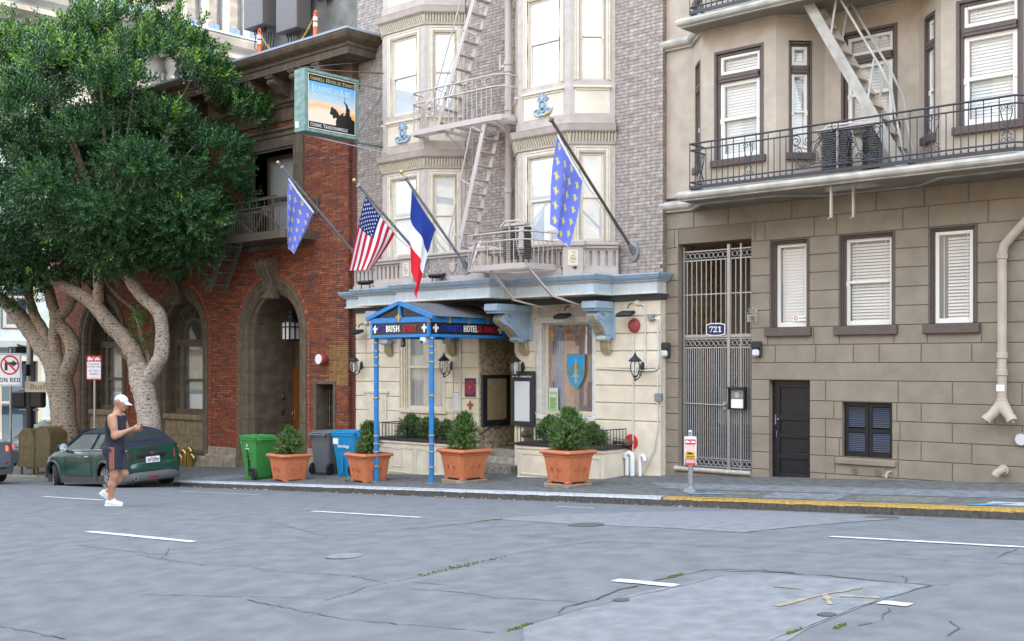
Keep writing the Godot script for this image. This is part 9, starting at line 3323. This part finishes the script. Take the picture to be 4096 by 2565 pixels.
		b.cbox(-0.045,0.62,-0.085,0.0,0.84,0.085,0.022,Transform3D(Basis(Vector3.UP,s*0.42),V(0.06,0,s*0.625)))
		var ln := MeshInstance3D.new()
		ln.name = "lens"; ln.mesh = b.mesh(); ln.material_override = M.lens_red
		tl.add_child(ln,true)
		b = B.new()
		b.ball(V(1.15,1.12,s*0.34),V(0.06,0.1,0.13),8)
		b.cbox(1.1,0.4,s*0.34 - 0.22,1.25,1.02,s*0.34 + 0.22,0.05)
		part(o,"seat",b,M.black,false)
	b = B.new()
	b.quad(V(2.60,0.93,-0.72),V(2.60,0.93,0.72),V(2.08,1.365,0.52),V(2.08,1.365,-0.52))
	part(o,"windscreen",b,M.car_glass,false)
	b = B.new()
	b.box(0.3,0.85,-0.7,2.6,0.88,0.7)
	part(o,"cabin_floor",b,M.black,false)
	b = B.new()
	b.cbox(-0.045,0.70,-0.36,0.02,0.80,0.36,0.02)
	part(o,"boot_handle",b,M.black,false)
	b = B.new()
	b.cbox(0.0,0.885,-0.22,0.08,0.915,0.22,0.008)
	part(o,"brake_light",b,M.lens_red,false)
	b = B.new()
	b.cbox(-0.075,0.57,-0.165,-0.02,0.705,0.165,0.008)
	var pl := part(o,"number_plate",b,M.white,false)
	var rear := Transform3D(Basis(Vector3.UP,-PI/2),V(-0.077,0.632,0))
	words(pl,"lettering","9FTJ990",0.07,M.navy if M.has("navy") else M.black,rear,"Droid Sans",true,0.78,0.003)
	words(pl,"lettering","California",0.022,M.red,Transform3D(rear.basis,V(-0.077,0.69,0)),"Droid Serif",false,1.0,0.003)
	words(o,"lettering","COOPER",0.035,M.chrome,Transform3D(rear.basis,V(-0.035,0.56,0.50)),"Droid Sans",true,1.2,0.006)
	b = B.new()
	b.lathe([Vector2(0.03,0.0),Vector2(0.034,0.006),Vector2(0.001,0.008)],14,Transform3D(Basis(V(0,0,1),PI/2),V(-0.05,0.79,0)))
	for s in [-1.0,1.0]:
		for k in 3: b.bar(V(-0.052,0.79 + 0.012 - k*0.012,s*0.03),V(-0.052,0.795 + 0.014 - k*0.012,s*(0.10 - k*0.015)),0.004,0.007)
	part(o,"winged_badge",b,M.chrome,false)
	b = B.new()
	b.cbox(-0.07,0.235,-0.13,-0.03,0.275,0.13,0.01)
	part(o,"fog_light",b,M.lens_red,false)
	b = B.new()
	b.lathe([Vector2(0.035,0.0),Vector2(0.045,0.0),Vector2(0.045,0.12),Vector2(0.035,0.12)],14,Transform3D(Basis(V(0,0,1),PI/2),V(0.04,0.245,-0.46)))
	part(o,"exhaust",b,M.chrome,false)
	var c := thing("moving_car","grey saloon with its brake lights on, cut off by the left edge","car",V(-28.45,road(-28.45,5.6),5.75),PI)
	c.transform = Transform3D(Basis(V(0,0,1),0.05)*Basis(Vector3.UP,PI),c.position)
	var s2 := [[0.0,0.70,0.40,0.92,0.98],[0.06,0.82,0.30,0.95,1.03],[0.25,0.88,0.24,0.97,1.07],[0.9,0.90,0.22,0.97,1.08],[2.0,0.91,0.22,0.95,1.02],[3.2,0.90,0.22,0.92,1.0],[4.0,0.86,0.24,0.82,0.9],[4.5,0.70,0.3,0.66,0.74]]
	part(c,"body",car_shell(s2,[0.85,3.55],0.38,0.32),M.car_grey,false)
	b = B.new()
	var g2 := []
	for q in [[0.5,1.06,0.72],[1.0,1.32,0.62],[1.5,1.44,0.58],[2.3,1.45,0.57],[2.9,1.3,0.6],[3.5,0.99,0.72]]:
		var row := []
		for s in [-1.0,-0.85,-0.4,0.0,0.4,0.85,1.0]: row.append(V(q[0],q[1] - 0.05*pow(absf(s),3.0),s*q[2]))
		g2.append(row)
	sheet(b,g2)
	part(c,"roof",b,M.car_grey,false)
	for s in [-1.0,1.0]:
		b = B.new()
		b.quad(V(0.62,1.0,s*0.86),V(3.3,0.97,s*0.85),V(2.5,1.38,s*0.585),V(1.3,1.37,s*0.605))
		part(c,"side_window",b,M.car_glass,false)
		for w in [0.85,3.55]: car_wheel(c,V(w,0.32,s*0.76),0.32,0.11,s,0.0,5)
		b = B.new()
		b.cbox(-0.03,0.79,-0.14,0.03,0.93,0.14,0.02,Transform3D(Basis(Vector3.UP,s*0.5),V(0.07,0,s*0.70)))
		part(c,"tail_light",b,M.lens_lit,false)
		b = B.new()
		b.cbox(-0.036,0.81,-0.06,0.0,0.90,0.07,0.012,Transform3D(Basis(Vector3.UP,s*0.5),V(0.07,0,s*0.70)))
		part(c,"indicator",b,M.lens_amber,false)
		b = B.new()
		b.cbox(-0.02,0.50,-0.12,0.02,0.53,0.12,0.008,Transform3D(Basis(Vector3.UP,s*0.5),V(0.03,0,s*0.66)))
		part(c,"reflector",b,M.lens_red,false)
	b = B.new()
	b.box(-0.01,0.22,-0.72,0.3,0.36,0.72)
	part(c,"lower_bumper",b,M.car_trim,false)
	var v := thing("dark_van","long glossy black van waiting in the side street behind the mailboxes","van",V(-40.5,-2.25,-1.5),PI/2)
	var s3 := [[0.0,0.8,0.4,1.1,1.15],[0.1,0.92,0.3,1.15,1.2],[1.0,0.96,0.28,1.15,1.2],[4.5,0.96,0.28,1.1,1.15],[5.2,0.9,0.3,0.95,1.0],[5.5,0.75,0.4,0.8,0.85]]
	var vt := Transform3D(Basis(Vector3.UP,-PI/2 + 0.25),V(-40.8,-2.3,-5.0))
	v.transform = vt
	part(v,"body",car_shell(s3,[1.0,4.5],0.42,0.36),M.car_black,false)
	b = B.new()
	var g3 := []
	for q in [[0.1,1.2,0.9],[0.2,1.7,0.8],[0.6,1.82,0.76],[3.2,1.80,0.75],[3.9,1.62,0.76],[4.7,1.12,0.86]]:
		var row := []
		for s in [-1.0,-0.9,-0.4,0.0,0.4,0.9,1.0]: row.append(V(q[0],q[1] - 0.06*pow(absf(s),3.0),s*q[2]))
		g3.append(row)
	sheet(b,g3)
	part(v,"roof",b,M.car_black,false)
	for s in [-1.0,1.0]:
		for q in [[0.35,1.5],[1.6,2.7],[2.8,3.75]]:
			b = B.new()
			b.quad(V(q[0],1.2,s*0.955),V(q[1],1.19,s*0.95),V(q[1] - 0.04,1.66,s*0.79),V(q[0] + 0.02,1.66,s*0.80))
			part(v,"side_window",b,M.panel_black,false)
		for w in [1.0,4.5]: car_wheel(v,V(w,0.36,s*0.8),0.36,0.12,s,0.0,6)
		b = B.new()
		b.tube([V(0.2,1.76,s*0.78),V(3.4,1.75,s*0.76)],0.02,5)
		part(v,"roof_rail",b,M.chrome,false)

func cap_d(p: Vector3,a: Vector3,b: Vector3,ra: float,rb: float) -> float:
	var ab := b - a
	var t := clampf((p - a).dot(ab)/maxf(ab.length_squared(),1e-9),0,1)
	return p.distance_to(a + ab*t) - lerpf(ra,rb,t)

func flesh(bones: Array,cell: float,k: float,trim = null,grow := 0.0) -> B:
	var lo := Vector3.INF
	var hi := -Vector3.INF
	for q in bones:
		var r: float = maxf(q[2],q[3]) + grow + k + cell*3
		lo = lo.min((q[0] as Vector3).min(q[1]) - Vector3.ONE*r)
		hi = hi.max((q[0] as Vector3).max(q[1]) + Vector3.ONE*r)
	var nx := int((hi.x - lo.x)/cell) + 2
	var ny := int((hi.y - lo.y)/cell) + 2
	var nz := int((hi.z - lo.z)/cell) + 2
	var f := PackedFloat32Array()
	f.resize(nx*ny*nz)
	f.fill(1.0)
	for q in bones:
		var r: float = maxf(q[2],q[3]) + grow + k + cell*2
		var a: Vector3 = ((q[0] as Vector3).min(q[1]) - Vector3.ONE*r - lo)/cell
		var b: Vector3 = ((q[0] as Vector3).max(q[1]) + Vector3.ONE*r - lo)/cell
		for z in range(maxi(0,int(a.z)),mini(nz,int(b.z) + 1)):
			for y in range(maxi(0,int(a.y)),mini(ny,int(b.y) + 1)):
				for x in range(maxi(0,int(a.x)),mini(nx,int(b.x) + 1)):
					var d := cap_d(lo + V(x,y,z)*cell,q[0],q[1],q[2] + grow,q[3] + grow)
					var i := x + nx*(y + ny*z)
					var e := f[i]
					var h := maxf(k - absf(d - e),0.0)/k
					f[i] = minf(d,e) - h*h*k*0.25
	if trim != null:
		for z in nz:
			for y in ny:
				for x in nx:
					var i := x + nx*(y + ny*z)
					if f[i] < cell*3: f[i] = maxf(f[i],trim.call(lo + V(x,y,z)*cell))
	var at := {}
	var pos := []
	var st := [1,nx,nx*ny]
	for z in nz - 1:
		for y in ny - 1:
			for x in nx - 1:
				var i := x + nx*(y + ny*z)
				var c := [f[i],f[i + 1],f[i + nx],f[i + nx + 1],f[i + st[2]],f[i + 1 + st[2]],f[i + nx + st[2]],f[i + nx + 1 + st[2]]]
				var neg := 0
				for q in c:
					if q < 0: neg += 1
				if neg == 0 or neg == 8: continue
				var s := Vector3.ZERO
				var m := 0
				for e in [[0,1],[2,3],[4,5],[6,7],[0,2],[1,3],[4,6],[5,7],[0,4],[1,5],[2,6],[3,7]]:
					var u: float = c[e[0]]
					var w: float = c[e[1]]
					if (u < 0) != (w < 0):
						var t := u/(u - w)
						var p0 := V(e[0] & 1,(e[0] >> 1) & 1,e[0] >> 2)
						var p1 := V(e[1] & 1,(e[1] >> 1) & 1,e[1] >> 2)
						s += p0.lerp(p1,t)
						m += 1
				at[i] = pos.size()
				pos.append(lo + (V(x,y,z) + s/m)*cell)
	var quads := []
	for i in at:
		var x: int = i % nx
		var y: int = (i/nx) % ny
		var z: int = i/(nx*ny)
		for ax in 3:
			if (f[i] < 0.0) == (f[i + st[ax]] < 0.0): continue
			var o1: int = st[(ax + 1) % 3]
			var o2: int = st[(ax + 2) % 3]
			if not (at.has(i - o1) and at.has(i - o2) and at.has(i - o1 - o2)): continue
			var q := [at[i - o1 - o2],at[i - o2],at[i],at[i - o1]]
			if f[i] >= 0: q.reverse()
			quads.append(q)
	var nn := []
	nn.resize(pos.size())
	nn.fill(Vector3.ZERO)
	for q in quads:
		var m: Vector3 = (pos[q[2]] - pos[q[0]]).cross(pos[q[3]] - pos[q[1]])
		for j in 4: nn[q[j]] += m
	var b := B.new()
	for q in quads: b.squad(pos[q[0]],pos[q[1]],pos[q[2]],pos[q[3]],nn[q[0]].normalized(),nn[q[1]].normalized(),nn[q[2]].normalized(),nn[q[3]].normalized())
	return b

func add_b(a: B,c: B) -> void:
	a.v.append_array(c.v)
	a.n.append_array(c.n)

func people() -> void:
	var at := V(-17.75,0,8.15)
	at.y = road(at.x,at.z) + 0.004
	var o := thing("person","walking person in white cap, navy sleeveless top and shorts, looking at a phone","person",at,deg_to_rad(42.3))
	mk("skin",lin(0.42,0.22,0.135),0.6)
	mk("top_navy",lin(0.020,0.024,0.036),0.9)
	mk("shorts_navy",lin(0.024,0.026,0.045),0.85)
	mk("stripe",lin(0.40,0.14,0.09),0.8)
	mk("cap_white",lin(0.72,0.73,0.73),0.85)
	mk("shoe_white",lin(0.74,0.75,0.74),0.7)
	mk("sole_mint",lin(0.55,0.68,0.66),0.7)
	mk("sock",lin(0.66,0.66,0.67),0.9)
	var hipR := V(0.02,0.93,0.10)
	var hipL := V(0.0,0.93,-0.10)
	var kneeR := V(0.03,0.50,0.09)
	var ankR := V(-0.03,0.10,0.08)
	var kneeL := V(0.14,0.53,-0.09)
	var ankL := V(-0.14,0.22,-0.08)
	var shR := V(0.03,1.47,0.205)
	var shL := V(0.07,1.47,-0.19)
	var elR := V(0.10,1.17,0.27)
	var wrR := V(0.31,1.28,0.10)
	var elL := V(0.14,1.18,-0.25)
	var wrL := V(0.31,1.24,-0.07)
	var torso := [[V(0.0,0.96,0.05),V(0.0,0.96,-0.05),0.125,0.125],[V(0.01,1.10,0.04),V(0.01,1.10,-0.04),0.118,0.118],[V(0.02,1.28,0.06),V(0.02,1.28,-0.06),0.13,0.13],[V(0.02,1.38,0.09),V(0.03,1.38,-0.08),0.118,0.118],[V(0.0,0.98,0),V(0.02,1.3,0),0.13,0.14],[V(0.03,1.455,0.15),V(0.05,1.455,-0.14),0.075,0.075]]
	var body := torso.duplicate()
	for q in [[V(0.04,1.50,0),V(0.085,1.62,0),0.066,0.06],[V(0.06,1.44,0.08),V(0.06,1.53,0.03),0.05,0.06],[V(0.06,1.44,-0.08),V(0.06,1.53,-0.03),0.05,0.06],
		[hipR,kneeR,0.098,0.062],[hipR + V(-0.04,0.0,0),hipR.lerp(kneeR,0.3) + V(-0.02,0,0),0.10,0.08],[kneeR,kneeR.lerp(ankR,0.35) + V(-0.022,0,0),0.056,0.060],[kneeR.lerp(ankR,0.35) + V(-0.02,0,0),ankR,0.058,0.037],
		[hipL,kneeL,0.098,0.062],[kneeL,kneeL.lerp(ankL,0.35) + V(-0.01,0.02,0),0.056,0.060],[kneeL.lerp(ankL,0.35),ankL,0.058,0.037],
		[ankR,ankR + V(0.10,-0.055,0.0),0.036,0.03],[ankL,ankL + V(0.05,-0.09,0.0),0.036,0.03],
		[shR,elR,0.062,0.046],[elR,elR.lerp(wrR,0.3),0.046,0.047],[elR.lerp(wrR,0.3),wrR,0.046,0.028],[shL,elL,0.062,0.046],[elL,elL.lerp(wrL,0.3),0.046,0.047],[elL.lerp(wrL,0.3),wrL,0.046,0.028],[shR + V(0.01,-0.03,0.0),shR.lerp(elR,0.5) + V(0.015,0,0.0),0.06,0.054]]: body.append(q)
	var skin := flesh(body,0.014,0.045)
	var h := Transform3D(Basis(V(0,0,1),-0.28),V(0.115,1.70,0))
	var hb := []
	for q in [[V(-0.02,0.03,0),V(0.015,0.03,0),0.088,0.084],[V(-0.015,0.035,0.015),V(-0.015,0.035,-0.015),0.086,0.086],[V(0.03,-0.02,0.015),V(0.03,-0.02,-0.015),0.066,0.066],[V(0.045,-0.085,0.012),V(0.045,-0.085,-0.012),0.042,0.042],[V(0.02,-0.07,0.035),V(0.02,-0.07,-0.035),0.034,0.034],
		[V(0.095,0.012,0),V(0.116,-0.03,0),0.010,0.014],[V(0.112,-0.034,0.01),V(0.112,-0.034,-0.01),0.010,0.010],[V(0.092,0.025,0.03),V(0.092,0.025,-0.03),0.012,0.012],[V(0.088,-0.062,0.016),V(0.088,-0.062,-0.016),0.008,0.008],[V(0.086,-0.072,0.014),V(0.086,-0.072,-0.014),0.009,0.009],[V(0.083,-0.10,0.006),V(0.083,-0.10,-0.006),0.014,0.014],
		[V(-0.012,0.02,0.082),V(-0.016,-0.03,0.078),0.013,0.009],[V(-0.012,0.02,-0.082),V(-0.016,-0.03,-0.078),0.013,0.009],[V(-0.02,-0.04,0),V(-0.03,-0.12,0),0.06,0.06]]: hb.append([h*q[0],h*q[1],q[2],q[3]])
	add_b(skin,flesh(hb,0.0065,0.02))
	var phone_c := V(0.415,1.325,0.02)
	for s in [1.0,-1.0]:
		var w := wrR if s > 0 else wrL
		var pc := w + V(0.055,0.015,-0.02*s)
		var f := []
		f.append([w,pc,0.027,0.03])
		f.append([pc + V(0.0,0.012,0.012*s),pc + V(0.03,0.015,-0.012*s),0.023,0.022])
		for k in 4:
			var root := pc + V(0.028,-0.022 + k*0.017,0.012*s - 0.004*s*k)
			var ln: float = [0.022,0.028,0.031,0.027][k]
			var j1 := root + V(ln*1.1,0.004,0.006*s)
			var j2 := j1 + V(ln*0.75,0.006,-0.012*s)
			var j3 := j2 + V(ln*0.25,0.006,-0.02*s)
			f.append([root,j1,0.0095,0.009])
			f.append([j1,j2,0.009,0.0082])
			f.append([j2,j3,0.0082,0.0072])
		var t0 := pc + V(-0.005,0.028,0.0)
		f.append([t0,t0 + V(0.03,0.022,-0.012*s),0.013,0.0105])
		f.append([t0 + V(0.03,0.022,-0.012*s),t0 + V(0.058,0.03,-0.022*s),0.0105,0.0085])
		add_b(skin,flesh(f,0.0045,0.007))
	part(o,"body",skin,M.skin,false)
	var tb := torso.duplicate()
	tb.append([shR + V(0,0.0,-0.055),shR + V(0.0,-0.02,-0.04),0.075,0.07])
	tb.append([shL + V(0,0.0,0.055),shL + V(0.0,-0.02,0.04),0.075,0.07])
	tb.append([V(0.0,0.92,0.05),V(0.0,0.92,-0.05),0.135,0.135])
	var top := flesh(tb,0.012,0.05,func(p: Vector3) -> float: return maxf(0.885 + 0.015*sin(p.x*25 + p.z*9) - p.y,maxf(p.y - 1.52 - (p.x - 0.05)*-0.25,absf(p.z) - 0.19)) ,0.014)
	part(o,"sleeveless_top",top,M.top_navy,false)
	var sh := [[V(0.0,0.97,0.05),V(0.0,0.97,-0.05),0.13,0.13],[V(-0.03,0.92,0.06),V(-0.03,0.92,-0.06),0.125,0.125],[hipR,hipR.lerp(kneeR,0.9),0.105,0.10],[hipL,hipL.lerp(kneeL,0.9),0.105,0.10]]
	part(o,"shorts",flesh(sh,0.012,0.04,func(p: Vector3) -> float: return maxf(0.625 - 0.05*p.x - p.y,p.y - 1.0),0.018),M.shorts_navy,false)
	var sp := B.new()
	for k in 9:
		var y0 := 0.985 - k*0.04
		for e in 3:
			var xx := 0.01 + e*0.028 - 0.012
			var z0 := 0.228 - absf(k - 4.0)*0.0015
			sp.cbox(xx,y0 - 0.036,z0 - 0.012,xx + 0.022,y0,z0,0.003)
	part(o,"stripe",sp,M.stripe,false)
	for q in [[ankR,0.0],[ankL,-0.62]]:
		var a: Vector3 = q[0]
		var t := Transform3D(Basis(V(0,0,1),q[1]),a - Basis(V(0,0,1),q[1])*V(0,0.10,0))
		var sk := []
		for e in [[V(0,0.09,0),V(0,0.13,0),0.044,0.042]]: sk.append([t*e[0],t*e[1],e[2],e[3]])
		part(o,"sock",flesh(sk,0.008,0.02),M.sock,false)
		var so := []
		for e in [[V(-0.045,0.06,0),V(0.02,0.07,0),0.046,0.046],[V(0.0,0.095,0),V(0.06,0.07,0),0.042,0.042],[V(0.05,0.052,0.01),V(0.17,0.04,0.012),0.046,0.036],[V(0.05,0.052,-0.01),V(0.16,0.04,-0.016),0.044,0.034]]: so.append([t*e[0],t*e[1],e[2],e[3]])
		var sm := part(o,"shoe",flesh(so,0.008,0.03,func(p: Vector3) -> float:
			var l: Vector3 = t.affine_inverse()*p
			return maxf(0.018 - l.y,l.y - 0.125)),M.shoe_white,false)
		var sl := []
		for e in [[V(-0.06,0.016,0.012),V(0.17,0.018,0.018),0.040,0.038],[V(-0.06,0.016,-0.012),V(0.17,0.018,-0.018),0.040,0.036]]: sl.append([t*e[0],t*e[1],e[2],e[3]])
		var sole := flesh(sl,0.008,0.02,func(p: Vector3) -> float:
			var l: Vector3 = t.affine_inverse()*p
			return maxf(-l.y,l.y - 0.034))
		var i := MeshInstance3D.new()
		i.name = "sole"; i.mesh = sole.mesh(); i.material_override = M.sole_mint
		sm.add_child(i,true)
		var lc := B.new()
		for e in 4: lc.tube([t*V(0.03 + e*0.022,0.108 - e*0.012,0.03),t*V(0.035 + e*0.022,0.116 - e*0.012,0),t*V(0.03 + e*0.022,0.108 - e*0.012,-0.03)],0.004,4)
		lc.tube(circle(t*V(0.06,0.125,0.01),V(1,0,0),V(0,1,0),0.018,8),0.003,4,false)
		i = MeshInstance3D.new()
		i.name = "lace"; i.mesh = lc.mesh(); i.material_override = M.paper
		sm.add_child(i,true)
	var cb := B.new()
	var pr := []
	for k in 8: pr.append(Vector2(cos(PI/2*k/7)*0.101,sin(PI/2*k/7)*0.092))
	pr[7].x = 0.001
	cb.lathe(pr,22,h*Transform3D(Basis.from_scale(V(1.1,1,0.98)),V(-0.008,0.05,0)))
	cb.lathe([Vector2(0.1,-0.02),Vector2(0.102,0.0)],22,h*Transform3D(Basis.from_scale(V(1.1,1,0.98)),V(-0.008,0.05,0)))
	var bg := []
	for k in 13:
		var a := -1.15 + 2.3*k/12
		var row := []
		for e in 5: row.append(h*V(0.045 + cos(a)*(0.055 + e*0.0225*cos(a*0.75)) ,0.052 - e*0.008 - 0.035*a*a*0.35,sin(a)*(0.095 - e*0.004)))
		bg.append(row)
	sheet(cb,bg)
	cb.ball(h*V(-0.008,0.143,0),V(0.01,0.006,0.01),6)
	part(o,"cap",cb,M.cap_white,false)
	var ey := B.new()
	for s in [-1.0,1.0]: ey.ball(h*V(0.089,0.005,s*0.031),V(0.011,0.009,0.013),8)
	mk("eye",lin(0.35,0.33,0.31),0.2)
	part(o,"eyes",ey,M.eye,false)
	mk("ink",lin(0.10,0.09,0.09),0.7)
	var ph := thing("phone","dark phone held in the walking person's hands","phone",o.transform*phone_c,deg_to_rad(42.3))
	var pb := B.new()
	pb.cbox(-0.075,-0.005,-0.036,0.075,0.005,0.036,0.004,Transform3D(Basis(V(0,0,1),0.5),Vector3.ZERO))
	part(ph,"case",pb,M.black,false)
	pb = B.new()
	pb.box(-0.07,0.005,-0.033,0.07,0.006,0.033,Transform3D(Basis(V(0,0,1),0.5),Vector3.ZERO))
	part(ph,"screen",pb,M.panel_black,false)
